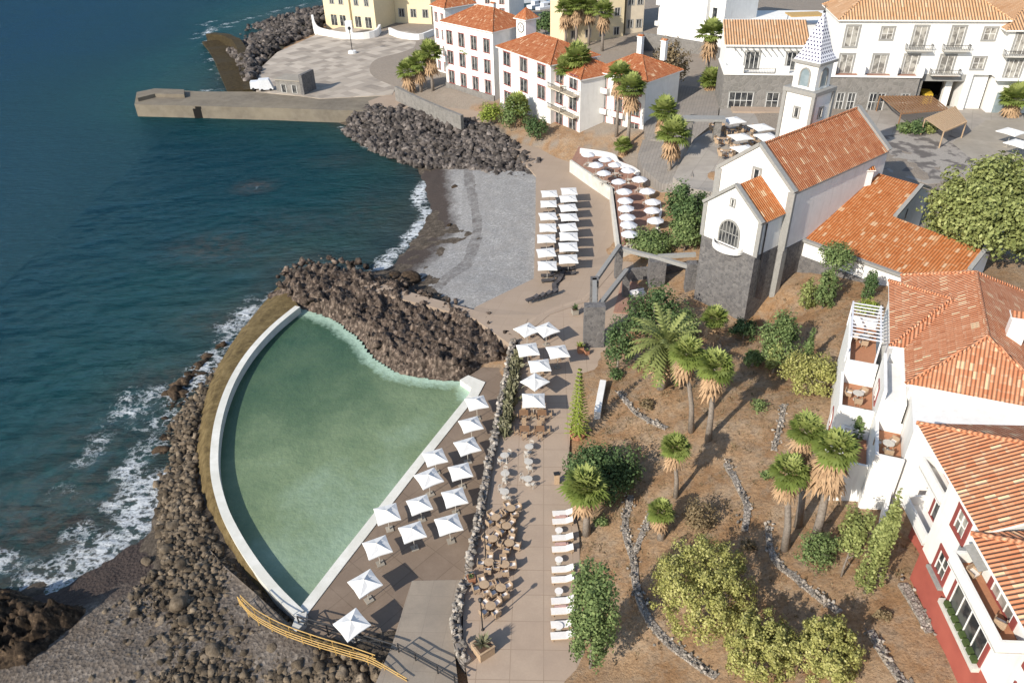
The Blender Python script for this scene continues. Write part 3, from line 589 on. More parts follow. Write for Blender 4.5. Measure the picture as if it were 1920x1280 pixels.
def bw_up(x, y, c):
    a = polydist(crest, np.array([x]), np.array([y]))[0]; b = polydist(toe, np.array([x]), np.array([y]))[0]; return max(c, .1+2.7*b/(a+b+.01)+mnoise.noise(Vector((x*.3,y*.3,0)))*.5)
stuff(rocks_mesh('breakwater_rubble', scatter(BW, 3800, .22, 1.1, 5, up=bw_up), 'rubble', 5), 'bank of tumbled dark boulders below the path between jetty and pebble beach', 'rubble bank')
FB = [(400,60),(450,42),(520,26),(610,8),(640,0),(640,30),(600,62),(530,92),(490,128),(486,160),(462,168),(440,110)]
fcrest = px([(640,14),(560,44),(500,80),(465,105),(470,165)], 3.4)
def fb_up(x, y, c): return max(c, 3.6-polydist(fcrest, np.array([x]), np.array([y]))[0]*.28)
stuff(rocks_mesh('breakwater_rubble', scatter(FB, 2000, .35, 1.5, 6, up=fb_up), 'rubble', 6), 'long mound of dark rocks shielding the far plaza from the open sea', 'rubble bank')
# raised outer sea wall of the far breakwater, weed coloured
t = thing('sea_wall', 'ochre weed-stained sloping sea wall at the seaward corner of the far plaza', 'wall', (*P(430,110,0)[:2], 0))
mb = MB(); wallstrip(mb, smoothline([P(392,62,2.4), P(425,66,3.4), P(446,78,3.8), P(458,110,3.8), P(466,168,3.4)], 4), 2.6, 5, jit=.25, rng=random.Random(3)); mb.build('rampart', 'algae', t)
mb = MB(); wallstrip(mb, smoothline([P(400,74,1.0), P(420,100,.8), P(440,140,.9), P(455,170,.9)], 4), 7.5, 3, jit=.5, rng=random.Random(8)); mb.build('weedy_apron', 'algae', t)
# lava outcrop between the pool and the beach
def heightpatch(name, poly, res, hf, mat, label=None, cat=None, zref=1.5, edge=1.6):
    W = np.array([P(x, y, zref) for x, y in poly]); lo = W.min(0); hi = W.max(0); xx = np.arange(lo[0]-1, hi[0]+1, res); yy = np.arange(lo[1]-1, hi[1]+1, res)
    X, Y = np.meshgrid(xx, yy); X = X.ravel(); Y = Y.ravel(); k = inside(W, X, Y); d = polydist(np.concatenate([W, W[:1]]), X, Y); d = np.where(k, d, -d)
    base = hz(X, Y); Z = np.array([hf(x, y, min(1, max(0, dd/edge)), b) if dd > -1 else 0 for x, y, dd, b in zip(X, Y, d, base)])
    V, f = compact(np.stack([X, Y, Z], 1), grid_faces(len(xx), len(yy), d > -.9)); rs = np.random.RandomState(2)
    o = rawmesh(name, V, f, mat, tint=rs.rand(len(f)))
    if label: tag(o, label, cat)
    return o
def crag(x, y, sc=1.): 
    p = Vector((x*.33*sc, y*.33*sc, 3.1)); a = 1-abs(mnoise.noise(p))*2; b = 1-abs(mnoise.noise(p*2.4))*2; c = mnoise.noise(p*5.5); d = mnoise.noise(p*11)
    return a*.6+b*.5+c*.5+d*.34
OC = [(508,540),(560,510),(600,492),(650,505),(690,512),(735,522),(790,552),(850,575),(905,598),(950,625),(965,650),(960,690),(905,688),(880,705),(866,714),(800,710),(742,698),(700,668),(672,632),(632,602),(598,588),(566,578),(540,572)]
heightpatch('rock_outcrop', OC, .24, lambda x, y, e, b: .6+e*(2.0+crag(x, y)*1.35)+ (1-e)*crag(x, y)*.3, 'lava', 'craggy brown lava outcrop between the green pool and the pebble beach', 'rock outcrop', 2.0, 2.0)
sheet('rock_path', [P(*p) for p in [(668,530,3.2),(700,527,3.4),(760,545,3.5),(850,570,3.6),(930,592,3.7),(990,598,4.02),(975,628,4.02),(900,600,3.7),(800,572,3.55),(730,555,3.5),(680,540,3.3)]], 'promenade_paving', 1.6)
stuff(rocks_mesh('outcrop_rubble', scatter(OC, 420, .1, .75, 12, up=lambda x, y, c: 2.4+crag(x, y)*1.0, sink=.45), 'lava', 12), 'broken lava blocks lying over the outcrop beside the pool', 'rubble')
DR = [(-60,1085),(20,1085),(70,1108),(120,1120),(165,1112),(190,1150),(150,1190),(120,1225),(70,1290),(-80,1300)]
heightpatch('dark_reef', DR, .2, lambda x, y, e, b: b*.5-.3+e*(2.2+crag(x, y, 1.1)*1.5), 'dark_rock', 'dark rust-brown reef rock in the bottom corner beside the shingle cove', 'reef rock', 1.0, 2.6)
# rocks along the foot of the pool wall and the boulder field below it
SR = [(455,600),(520,548),(500,575),(440,640),(400,700),(375,755),(362,810),(362,880),(376,950),(350,960),(300,920),(285,880),(305,800),(320,740),(370,700),(420,650)]
stuff(rocks_mesh('shore_rubble', scatter(SR, 2000, .12, .6, 21), 'boulder', 21), 'weedy brown shore rocks at the foot of the curved pool wall', 'rubble')
stuff(rocks_mesh('shore_rubble', scatter([(470,590),(400,640),(330,730),(310,760),(300,830),(290,850),(310,720),(380,650)], 70, .3, 1.1, 23, sink=.35, up=lambda x, y, c: max(c, -.35)), 'dark_rock', 23), 'dark wet rocks awash in the surf outside the pool wall', 'rubble')
BF = [(300,915),(372,950),(400,1010),(440,1070),(490,1125),(550,1182),(640,1225),(740,1265),(760,1300),(300,1300),(330,1180),(330,1100),(300,1040),(285,960)]
stuff(rocks_mesh('boulder_field', scatter(BF, 6000, .09, .5, 22, pw=2.3), 'boulder', 22), 'grey-brown cobbles filling the cove between the pool wall and the shingle', 'rubble')
sp = scatter([(180,1150),(240,1100),(340,1080),(470,1150),(600,1230),(660,1300),(60,1300)], 5200, .04, .2, 31, pw=3); stuff(rocks_mesh('cobbles', sp, 'boulder', 31), 'small pale cobbles strewn over the shingle cove', 'cobbles')
stuff(rocks_mesh('boulder_field', scatter([(190,1140),(300,1060),(420,1150),(520,1240),(480,1300),(60,1300),(110,1220)], 650, .1, .5, 28, pw=2.6), 'boulder', 28), 'scattered dark rocks lying loose over the shingle cove', 'rubble')
BIGB = [(508,1222,.75),(490,1192,.6),(560,1245,.7),(600,1250,.65),(640,1262,.7),(340,1060,.85),(338,1128,1.0),(312,1030,.7),(345,1165,.75),(400,1222,.85),(385,1235,.6),(255,1150,.6),(275,1052,.5),(440,1185,.6),(375,1015,.7),(350,990,.6),(420,1085,.55),(445,1150,.5),(325,985,.7),(300,1000,.5),(530,1255,.55),(578,1262,.6),(675,1270,.55),(450,1245,.5),(365,1080,.55),(390,1130,.6),(420,1150,.55),(400,1180,.5),(360,1200,.55),(470,1215,.5),(330,1200,.4),(410,1120,.45),(372,1150,.4),(290,1220,.45),(250,1195,.35)]
bt = [rawmesh('boulder', V*1.0, Fc, 'boulder', tint=np.random.RandomState(i).rand(len(Fc))*.0+.15+.8*np.random.RandomState(i).rand()) for i, (V, Fc) in enumerate([rock_template(40+i, 3, .28) for i in range(6)])]
for i, (x, y, s) in enumerate(BIGB):
    g = G(x, y, s*.4); o = bt[i] if i < len(bt) else bt[i % len(bt)].copy()
    if i >= len(bt): COL.objects.link(o)
    o.location = (g[0], g[1], g[2]+s*.28); o.rotation_euler = (random.Random(i).uniform(-.4,.4), random.Random(i+9).uniform(-.4,.4), i*1.7); o.scale = (s, s, s)
    tag(o, 'large rounded grey-brown boulder among the cobbles of the cove below the pool', 'boulder', 'large boulders below the pool wall')
for i, (x, y, s_, lb) in enumerate([(765,526,1.5,'black boulder added in place of a dark shadow at the outcrop foot'),(742,516,1.0,'dark boulder between outcrop and surf on the beach'),(852,352,.8,'dark rock lying alone high on the pebble beach'),(893,350,.7,'dark rock below the rubble bank on the pebble beach'),(944,335,.8,'dark rock at the top corner of the pebble beach'),(842,420,.5,'small rock on the wet line of the pebble beach')]):  # first boulder is added, standing for a shadow-like dark oval
    g = G(x, y, .3); o = bt[i%6].copy(); COL.objects.link(o); o.data = o.data.copy(); o.data.materials[0] = MATS['dark_rock']; o.location = (g[0], g[1], max(g[2], .3)+s_*.3); o.rotation_euler = (.2, .1, i*2.1); o.scale = (s_*1.3, s_, s_*.8)
    for k_ in ('group',): 
        if k_ in o: del o[k_]
    tag(o, lb, 'boulder')
# ------------------------------------------------------------------ vegetation
def leafcloud(C, Nn, rad, size, rs, flat=.0):
    """leaf quads around cluster centres C with outward normals Nn: returns verts, faces, tint"""
    n = len(C); p = C+rs.normal(size=(n,3))*rad; nn = Nn+rs.normal(size=(n,3))*.55; nn[:,2] += .25; nn /= np.linalg.norm(nn, axis=1)[:,None]
    h = rs.normal(size=(n,3)); a = np.cross(nn, h); a /= np.linalg.norm(a, axis=1)[:,None]; b = np.cross(nn, a); s = (size*rs.uniform(.55,1.35,n))[:,None]
    V = np.stack([p-a*s*.5, p+b*s*.32, p+a*s*.5, p-b*s*.32], 1).reshape(-1,3); return V, np.arange(n*4).reshape(-1,4)
def crown(name, parent, c, r, mat, n, size, seed, lumps=26, lump=.38, squash=1., hollow=.0, zmin=-.75, taper=0.):
    """foliage: clusters over and inside an uneven ellipsoid with gaps between them"""
    rs = np.random.RandomState(seed); L = []; k = 0
    while len(L) < lumps:
        d = rs.normal(size=3); d /= np.linalg.norm(d); 
        if d[2] < zmin: continue
        q = d*(rs.uniform(.62,1.0) if rs.rand() > .25 else rs.uniform(.2,.6)); L.append(q)
    L = np.array(L); w = rs.uniform(.5,1.2,lumps); idx = rs.choice(lumps, n, p=w/w.sum())
    off = rs.normal(size=(n,3)); off /= np.linalg.norm(off, axis=1)[:,None]; ro = lump*(rs.rand(n)**.45)[:,None]*w[idx][:,None]
    q = L[idx]*(1-lump*.6)+off*ro
    if taper: f = 1-taper*np.clip((q[:,2]+1)/2, 0, 1); q[:,0] *= f; q[:,1] *= f
    nn = off*.8+L[idx]*.6; R3 = np.array(r if hasattr(r, '__len__') else (r, r, r*squash))
    V, Fc = leafcloud(q*R3+np.array(c), nn, size*.3, size, rs); t = np.clip(rs.normal(.45, .22, n)+(w[idx]-.85)*.35, 0, 1)
    return rawmesh(name, V, Fc, mat, parent, tint=t)
def limbs(mb, base, top, r0, spread, n, rs):
    base = np.array(base, float); top = np.array(top, float); m = base*.45+top*.55
    mb.tube([base, base*.75+top*.25+rs.normal(size=3)*.05, m, top], [r0, r0*.8, r0*.6, r0*.25], 8)
    for i in range(n):
        a = rs.uniform(0, 6.3); f = rs.uniform(.35,.8); s = base*(1-f)+top*f; e = s+np.array([math.cos(a)*spread, math.sin(a)*spread, rs.uniform(.3,.8)*spread]); k = (s+e)/2+np.array([0,0,-.1*spread]); mb.tube([s, k, e], [r0*.4, r0*.28, r0*.1], 6)
def tree(name, label, cat, g, h, r, mat, n=3500, size=.26, seed=1, trunk=.18, lumps=28, lump=.4, cz=None, group=None, zmin=-.75, taper=0., bare=.3):
    """g ground point; h total height; r crown radii"""
    t = thing(name, label, cat, g, 0, group); rs = np.random.RandomState(seed); r = r if hasattr(r, '__len__') else (r, r, r*.85); cz = cz if cz is not None else h-r[2]
    mb = MB(); limbs(mb, (0,0,-.4), (0,0,cz+r[2]*.3), trunk, max(r[:2])*.6, 7, rs); mb.build('trunk', 'trunk', t, local=True, smooth=True)
    crown('crown', t, (0,0,cz), r, mat, n, size, seed, lumps, lump, zmin=zmin, taper=taper); return t
# fan palm crown and skirt meshes are built once and shared
def frond_fan(rs, el, az, petiole, rad, droop, width=11):
    V = []; Fc = []; d = np.array([math.cos(az)*math.cos(el), math.sin(az)*math.cos(el), math.sin(el)]); side = np.array([-math.sin(az), math.cos(az), 0]); up = np.cross(d, side)*-1
    base = d*petiole; base[2] -= droop*petiole*.3
    V += [np.zeros(3)-side*.02, np.zeros(3)+side*.02, base+side*.02, base-side*.02]; Fc.append((0,1,2,3))
    for i in range(width):
        a = (i/(width-1)-.5)*3.5; l = rad*(1-.25*abs(a)/1.75)*rs.uniform(.85,1.1); dd = d*math.cos(a)+side*math.sin(a); tip = base+dd*l; tip[2] -= droop*l*(.35+.3*rs.rand()); mid = base+dd*l*.55+np.array([0,0,.03]); sd = np.cross(dd, up); sd /= np.linalg.norm(sd); wd = .12*rad
        b = len(V); V += [base, mid+sd*wd, tip, mid-sd*wd]; Fc.append((b, b+1, b+2, b+3))
    return V, Fc
def palm_crown(seed, nf=50, pet=.72, rad=.82):
    rs = np.random.RandomState(seed); V = []; Fc = []; T = []
    for i in range(nf):
        el = math.radians(82-100*(i/nf)**1.1+rs.uniform(-8,8)); v, f = frond_fan(rs, el, i*2.4+rs.uniform(-.2,.2), pet*rs.uniform(.8,1.15), rad*rs.uniform(.85,1.15), .12+.28*(i/nf))
        b = len(V); V += v; Fc += [tuple(j+b for j in q) for q in f]; T += [np.clip(.85-.55*(i/nf)+rs.uniform(-.2,.2), 0, 1)]*len(f)
    return np.array(V), np.array(Fc), T
def palm_skirt(seed, nf=46, L=2.4):
    rs = np.random.RandomState(seed); V = []; Fc = []; T = []
    for i in range(nf):
        v, f = frond_fan(rs, math.radians(-30-45*rs.rand()), i*2.4, .5*rs.uniform(.6,1.2), .85*rs.uniform(.7,1.1), .6, 8); z = -L*.45*rs.rand(); v = [q+np.array([0,0,z]) for q in v]
        b = len(V); V += v; Fc += [tuple(j+b for j in q) for q in f]; T += [rs.rand()]*len(f)
    return np.array(V), np.array(Fc), T
def _datamesh(nm, vft, mat):
    o = rawmesh(nm, vft[0], vft[1], mat, tint=vft[2]); me = o.data; bpy.data.objects.remove(o); return me
PC = [_datamesh('palm_crown', palm_crown(i), 'palm_leaf') for i in range(4)]; PS = [_datamesh('palm_skirt', palm_skirt(i), 'dead_leaf') for i in range(3)]
PALMS = [0]
def palm(cx, cy, h, s, label, group=None, lean=(0,0), skirt=1., base=None, name='fan_palm', r0=.2):
    """fan palm whose crown is seen at (cx,cy) and stands h above the ground there"""
    g = np.array(base) if base is not None else G(cx, cy, h); i = PALMS[0]; PALMS[0] += 1
    t = thing(name, label, 'palm', g, 0, group); top = np.array([lean[0], lean[1], h]); mb = MB()
    if base is not None: pass
    mb.tube([(0,0,-.4), top*.33+np.array([lean[0]*-.1,0,0]), top*.7, top], [r0*1.35*s, r0*s, r0*.85*s, r0*.8*s], 9); mb.build('trunk', 'trunk', t, local=True, smooth=True)
    o = bpy.data.objects.new('crown', PC[i%4]); COL.objects.link(o); o.parent = t; o.location = top; o.scale = (s,)*3; o.rotation_euler = (0,0,i*1.3)
    if skirt:
        o = bpy.data.objects.new('dead_fronds', PS[i%3]); COL.objects.link(o); o.parent = t; o.location = top-np.array([0,0,.1]); o.scale = (s*skirt, s*skirt, s*skirt*1.1); o.rotation_euler = (0,0,i*.9)
    return t
def palm_at(bx, by, cx, cy, s, label, **k):
    """fan palm with its foot seen at (bx,by) on the ground and its crown at (cx,cy)"""
    g = G(bx, by); d = ray(cx, cy); n = np.array([0., 1, 0]); q = onplane(cx, cy, g, n); return palm(cx, cy, q[2]-g[2], s, label, base=g, lean=(q[0]-g[0], 0), **k)
gp = 'fan palms on the dry garden slope'
palm_at(1297,808, 1288,662, 1.25, 'slim fan palm with brown skirt, left of the close pair on the garden slope', group=gp)
palm_at(1328,824, 1341,688, 1.35, 'taller fan palm of the close pair on the garden slope, right of its twin', group=gp)
palm_at(1350,668, 1340,597, 1.15, 'fan palm in front of the dark basalt base of the church', group=gp)
palm_at(1268,930, 1266,838, 1.0, 'small lone fan palm on bare soil above the short yellowing palm', group=gp)
palm_at(1240,1008, 1240,958, .9, 'short yellowing stub of a fan palm beside the stone edging', group=gp, skirt=1.0, r0=.34)
palm_at(1472,1030, 1480,885, 1.12, 'left fan palm with pink-brown skirt in the trio near the lower villa', group=gp, r0=.24)
palm_at(1497,985, 1512,808, 1.1, 'rear fan palm of the trio near the lower villa', group=gp, r0=.24)
palm_at(1527,1018, 1566,842, 1.2, 'leaning fan palm with a bulky dead-leaf collar, right of the trio', group=gp, skirt=1.5, r0=.26)
palm_at(1100,1000, 1098,915, 1.55, 'low bright-green fan palm between dark round tree and sunbeds', group=gp, skirt=.8)
gf = 'fan palms along the far apartments'
for i, (cx, cy, h, s, lb) in enumerate([(765,132,5.5,1.7,'leftmost bushy fan palm at the plaza corner wall'),(785,118,7,1.6,'middle fan palm of the clump at the plaza corner wall'),(806,100,9,1.8,'tallest fan palm of the clump at the plaza corner wall'),
    (885,92,9.5,1.6,'left fan palm in front of the first white apartment block'),(918,80,11.5,1.6,'right fan palm in front of the first white apartment block'),(1042,130,9.5,1.9,'left fan palm before the balconies of the middle block'),(1082,110,12.5,1.8,'tall fan palm before the balconies of the middle block'),(1062,128,11,1.5,'rear fan palm between the two at the middle block'),
    (1162,140,12,1.5,'left slender fan palm before the right-hand white block'),(1184,165,11,1.6,'right slender fan palm before the right-hand white block'),(1246,208,6.5,1.5,'upper fan palm beside the cobbled ramp'),(1262,250,7.5,1.6,'lower fan palm beside the cobbled ramp'),
    (1335,62,9,1.8,'fan palm against the big blank white wall'),(1062,16,10,1.8,'leftmost fan palm before the beige block'),(1082,8,11,1.8,'second fan palm before the beige block'),(1106,12,10,1.6,'third fan palm before the beige block'),(1132,20,10,1.7,'rightmost fan palm before the beige block'),(1335,150,2.5,1.5,'low fan palm beside the grey hotel corner'),(1905,185,3.5,1.6,'fan palm at the right edge by the hotel gateway'),(970,200,3.8,1.7,'green fan palm among the shrubs under the middle block'),(1168,272,2.0,1.0,'low fan palm at the top of the parasol terrace')]):
    palm(cx, cy, h, s*1.32, lb, group=gf, skirt=.95, r0=.15)
# date palm with feather fronds
def feather_palm(name, label, g, h, R_, seed, nf=46):
    t = thing(name, label, 'palm', g); rs = np.random.RandomState(seed); mb = MB(); mb.tube([(0,0,-.5),(.1,0,h*.4),(0,0,h)], [.55,.5,.48], 10); mb.build('trunk', 'trunk', t, local=True, smooth=True)
    V = []; Fc = []; T = []
    for i in range(nf):
        el = math.radians(78-105*(i/nf)+rs.uniform(-8,8)); az = i*2.4+rs.uniform(-.2,.2); L = R_*rs.uniform(.85,1.1); p = np.array([0,0,h]); d = np.array([math.cos(az)*math.cos(el), math.sin(az)*math.cos(el), math.sin(el)]); side = np.array([-math.sin(az), math.cos(az), 0]); st = 11
        for j in range(st):
            p2 = p+d*L/st; d = d+np.array([0,0,-.115]); d /= np.linalg.norm(d)
            for sg in (-1, 1):
                w_ = L*.17*math.sin(math.pi*(j+.8)/(st+1))**.6; dirn = side*sg*.85+d*.5+np.array([0,0,-.15]); b = len(V); q = (p+p2)/2; V += [p, q+dirn*w_+d*.02, p2, (p+p2)/2]; Fc.append((b, b+1, b+2, b+3)); T.append(np.clip(.6-.4*i/nf+rs.uniform(-.2,.2), 0, 1))
            p = p2
    rawmesh('crown', V, Fc, 'leaf_olive', t, tint=T)
    v, f, tt = palm_skirt(seed, 26, 2.); rawmesh('dead_fronds', v*1.9+np.array([0,0,h]), f, 'dead_leaf', t, tint=tt); return t
g = G(1240,728); q = onplane(1236, 648, g, np.array([0.,1,0])); feather_palm('date_palm', 'big spreading date palm with olive feather fronds beside the stone pergola', g, q[2]-g[2], 4.6, 3, 64)
def tree_box(name, label, cat, box, mat, n, size, seed, stem=0., trunk=.16, lumps=30, lump=.4, zmin=-.75, taper=0., group=None, ry=None):
    """tree whose crown is seen inside box = left, top, right, bottom of the photograph"""
    xl, yt, xr, yb = box; cx, cy = (xl+xr)/2, (yt+yb)/2; rz = 1.5
    for _ in range(6):
        g = G(cx, cy, stem+rz*.92); c = np.array([g[0], g[1], g[2]+stem+rz*.92]); d = c-np.array([0,0,CAMH]); dep = math.atan2(-d[2], math.hypot(d[0], d[1])); s = F/-(CR.T@d)[2]
        rx = (xr-xl)/2/s*1.1; hp = (yb-yt)/2/s*1.1; r_y = ry*rx if ry else min(rx, hp/math.sin(dep)*.8); rz = max(.45*rx, math.sqrt(max(.01, hp**2-(r_y*math.sin(dep))**2))/math.cos(dep)); r_y = min(r_y, math.sqrt(max(.04, hp**2-(rz*math.cos(dep))**2))/math.sin(dep)+.3*rx)
    t = thing(name, label, cat, g, 0, group); rs = np.random.RandomState(seed); cz = stem+rz*.92
    mb = MB(); limbs(mb, (0,0,-.4), (0,0,cz+rz*.3), trunk, max(rx, r_y)*.6, 7, rs); mb.build('trunk', 'trunk', t, local=True, smooth=True)
    crown('crown', t, (0,0,cz), (rx, r_y, rz), mat, n, size, seed, lumps, lump, zmin=zmin, taper=taper); return t
tree_box('leafy_tree', 'dark leafy tree behind the date palm at the pergola', 'tree', (1160,533,1292,645), 'leaf_dark', 4200, .36, 5)
tree_box('leafy_tree', 'small dark green tree left of the date palm trunk', 'tree', (1130,590,1192,705), 'leaf_dark', 2200, .32, 6)
tree_box('garden_shrub', 'small dark shrub at the head of the short white wall', 'bush', (1138,688,1172,713), 'leaf_dark', 500, .25, 61)
tree_box('round_tree', 'dense dark green round tree at the edge of the dining terrace', 'tree', (1056,816,1203,945), 'leaf_dark', 8000, .3, 7, lumps=56, lump=.34)
tree_box('feathery_bush', 'tall grey-green feathery bush behind the row of sunbeds', 'bush', (1064,1055,1162,1258), 'leaf_mid', 9500, .24, 8, lumps=64, lump=.32)
tree_box('succulent_tree', 'largest yellow-green domed shrub in the lower garden', 'bush', (1222,1010,1412,1208), 'leaf_yellow', 21000, .19, 9, lumps=260, lump=.135, zmin=-.45)
tree_box('succulent_tree', 'yellow-green domed shrub in the middle of the three at the bottom edge', 'bush', (1362,1146,1492,1290), 'leaf_yellow', 14000, .19, 10, lumps=190, lump=.145, zmin=-.5)
tree_box('succulent_tree', 'rightmost yellow-green domed shrub, nearest the lower villa', 'bush', (1486,1156,1612,1290), 'leaf_yellow', 13000, .19, 11, lumps=170, lump=.145, zmin=-.5)
for i, (bxx, m, lb) in enumerate([((1368,596,1424,640),'leaf_dark','low dark hedge shrub at the foot of the basalt church base'),((1255,575,1312,640),'leaf_mid','leafy shrub between the date palm and the church base'),((1436,640,1472,700),'leaf_olive','tall olive shrub left of the slim dark cypress'),((1395,655,1432,690),'leaf_mid','small green shrub on the slope below the church corner')]):
    tree_box('garden_shrub', lb, 'bush', bxx, m, 1800, .28, 110+i, lumps=40, lump=.32)
def cypress(label, box, mat, seed, n=2600, taper=.7): return tree_box('cypress', label, 'tree', box, mat, n, .25, seed, 0, .12, 60, .26, -1, taper, ry=1.)
cypress('tall pointed cypress close to the red plinth of the lower villa', (1620,924,1686,1122), 'leaf_olive', 12, 6000, .68)
tree_box('young_tree', 'loose light-green young tree with bare stem left of the tall cypress', 'tree', (1577,938,1636,1050), 'leaf_olive', 3000, .25, 13, 2.2, .09)
cypress('dark cypress pressed against the terrace wall behind the palm trio', (1583,765,1624,862), 'leaf_mid', 33, 2600, .5)
tree_box('low_shrub', 'wispy dark shrub around the foot of the palm trio', 'bush', (1478,985,1592,1068), 'leaf_mid', 2600, .2, 14, 0, .05)
tree_box('low_shrub', 'spiny brownish shrub right of the short yellowing palm', 'bush', (1278,930,1346,1002), 'leaf_dry', 1700, .22, 15, 0, .05)
tree_box('garden_shrub', 'rounded blue-green shrub below the church wall', 'bush', (1420,580,1513,692), 'leaf_mid', 4200, .3, 16)
cypress('slim dark cypress beside the rounded shrub below the church', (1503,612,1531,695), 'leaf_mid', 17, 1000)
tree_box('yellow_shrub', 'bright yellow-green spreading shrub by the upper villa terrace', 'bush', (1464,657,1582,750), 'leaf_yellow', 6500, .25, 18, zmin=-.5, lumps=70, lump=.25)
cypress('columnar olive conifer in front of the annexe wall', (1494,520,1538,584), 'leaf_olive', 19, 2000, .4)
cypress('twin columnar conifer beside the annexe wall, nearer the church corner', (1524,498,1578,580), 'leaf_mid', 20, 3000, .4)
tree_box('leafy_tree', 'bushy green tree against the white annexe wall', 'tree', (1538,452,1608,515), 'leaf_mid', 2800, .3, 21, 2.5)
cypress('narrow dark conifer between annexe and upper villa', (1612,503,1650,562), 'leaf_dark', 22, 1700, .5)
tree_box('yellow_shrub', 'small lime shrub at the end of the villa pergola', 'bush', (1604,555,1652,594), 'leaf_lime', 1300, .25, 23, 0, .06)
tree_box('hedge_tree', 'large bushy dark tree in front of the church porch', 'tree', (1243,338,1326,452), 'leaf_dark', 5500, .42, 24, lumps=50, lump=.32)
tree_box('hedge_tree', 'low spreading leafy tree at the foot of the parasol terrace', 'tree', (1163,425,1272,482), 'leaf_mid', 4200, .38, 25, lumps=44, lump=.32)
tree_box('hedge_tree', 'mottled green tree left of the porch behind the pergola beams', 'tree', (1252,395,1322,472), 'leaf_mid', 3600, .38, 26, lumps=40)
tree_box('great_tree', 'huge round olive-green tree at the right edge behind the annexe', 'tree', (1750,296,1975,484), 'leaf_olive', 26000, .48, 27, 1.0, .35, lumps=260, lump=.2)
tree_box('dry_tree', 'sparse brown-green tree right of the white apartment block', 'tree', (1218,76,1292,164), 'leaf_dry', 2600, .55, 28, 1.5, lumps=34)
for i, (bxx, m, lb) in enumerate([((897,190,946,234),'leaf_lime','bright lime shrub left in the bed under the middle block'),((934,182,1000,240),'leaf_mid','tall green shrub in the bed under the middle block'),((982,216,1030,262),'leaf_dark','blue-green shrub at the corner below the palms'),((1315,140,1355,168),'leaf_lime','bright clipped shrub in a pale pot at the hotel corner')]):
    tree_box('garden_shrub', lb, 'bush', bxx, m, 1900, .42, 50+i)
for i, bxx in enumerate([(1682,226,1712,252),(1704,224,1736,254),(1728,226,1758,252)]):
    tree_box('planter_shrub', ['left','middle','right'][i]+' dusty shrub in the bed below the slatted pergola', 'bush', bxx, ['leaf_mid','leaf_dark','leaf_olive'][i], 800, .4, 60+i, .0, .06)
tree_box('dark_tree', 'dark tree behind the clock turret by the marina', 'tree', (1000,22,1046,64), 'leaf_dark', 2000, .7, 66)
# araucaria
g = P(1083, 818, 4.0); t = thing('norfolk_pine', 'narrow tiered Norfolk pine in a round planter beside the parasol tables', 'tree', g); rs = np.random.RandomState(3)
hN = zat(g[0], g[1], 690)-4.0; mb = MB(); mb.tube([(0,0,0),(0,0,hN*.5),(0,0,hN*.97)], [.14,.1,.03], 7); mb.build('trunk', 'trunk', t, local=True)
V = []; Fc = []; T = []
for k in range(17):
    z = .7+(hN-.9)*k/16; L = (1.35*(1-k/17.5)+.12)
    for a in range(9):
        az = a*2*math.pi/9+k*.5+rs.uniform(-.15,.15); d = np.array([math.cos(az), math.sin(az), 0]); s = np.array([-d[1], d[0], 0])
        for j in range(6):
            p = np.array([0,0,z])+d*L*(j+.3)/6; p[2] += .12*L*(j/6)**2-.05; w_ = .17*(1-j/8)
            b = len(V); V += [p-s*w_-d*.05, p+np.array([0,0,.12]), p+s*w_-d*.05, p+d*L*.24]; Fc.append((b,b+1,b+2,b+3)); T.append(np.clip(.35+.4*j/6+rs.uniform(-.2,.2),0,1))
rawmesh('crown', V, Fc, 'leaf_lime', t, tint=T)
mb = MB(); mb.lathe((0,0,0), [(.75,0),(.9,.55),(.9,.6),(.8,.6),(.78,.5)], 12); mb.build('planter', 'terracotta', t, local=True)
# stone edgings of the garden beds
EDG = [([(1183,930),(1172,990),(1188,1050),(1193,1100),(1215,1160),(1262,1212),(1345,1268)], 'long winding dry-stone edging from the dark tree down to the bottom of the garden', .55), ([(1222,958),(1205,1000),(1192,1035)], 'short stone edging branching off toward the stub palm', .45),
 ([(1362,868),(1380,905),(1400,945),(1396,995)], 'curved stone edging in the open middle of the garden', .5), ([(1160,735),(1195,775),(1250,805)], 'stone edging on the bare slope below the date palm', .5),
 ([(1440,985),(1450,1045),(1500,1092),(1575,1148)], 'stone edging passing left of the palm trio', .45), ([(1692,1095),(1718,1140),(1745,1185)], 'rough stone border against the red plinth', .6), ([(1630,1185),(1680,1262),(1705,1290)], 'stone edging beside the bottom domed shrub', .45), ([(1470,760),(1462,800),(1450,845)], 'short stone edging above the palm trio', .45)]
for k, (ln, lb, wd) in enumerate(EDG):
    pts = smoothline([G(*p) for p in ln], 6); rr = random.Random(k); pl_ = []; t = thing('stone_edging', lb, 'stone edging', pts[len(pts)//2])
    top = [np.array([p[0], p[1], hz(p[0], p[1])[0]+mnoise.noise(Vector((p[0]*.45, p[1]*.45, 0)))*.22+.16]) for p in pts]; mb = MB(); wallstrip(mb, top, wd*1.1, .9, jit=.05, rng=rr); mb.build('wall', 'drystone', t)
    for a, b in zip(pts[:-1], pts[1:]):
        m = max(1, int(np.linalg.norm(b-a)/.25))
        for j in range(m):
            q = a+(b-a)*j/m
            for _ in range(3): pl_.append((q[0]+rr.gauss(0, wd*.5), q[1]+rr.gauss(0, wd*.5), hz(q[0], q[1])[0]+rr.uniform(.05,.3), rr.uniform(.06,.17)))
    o = rocks_mesh('loose_stones', pl_, 'stone_pale', k); o.parent = t; o.location = -t.location; o['kind'] = 'stuff'
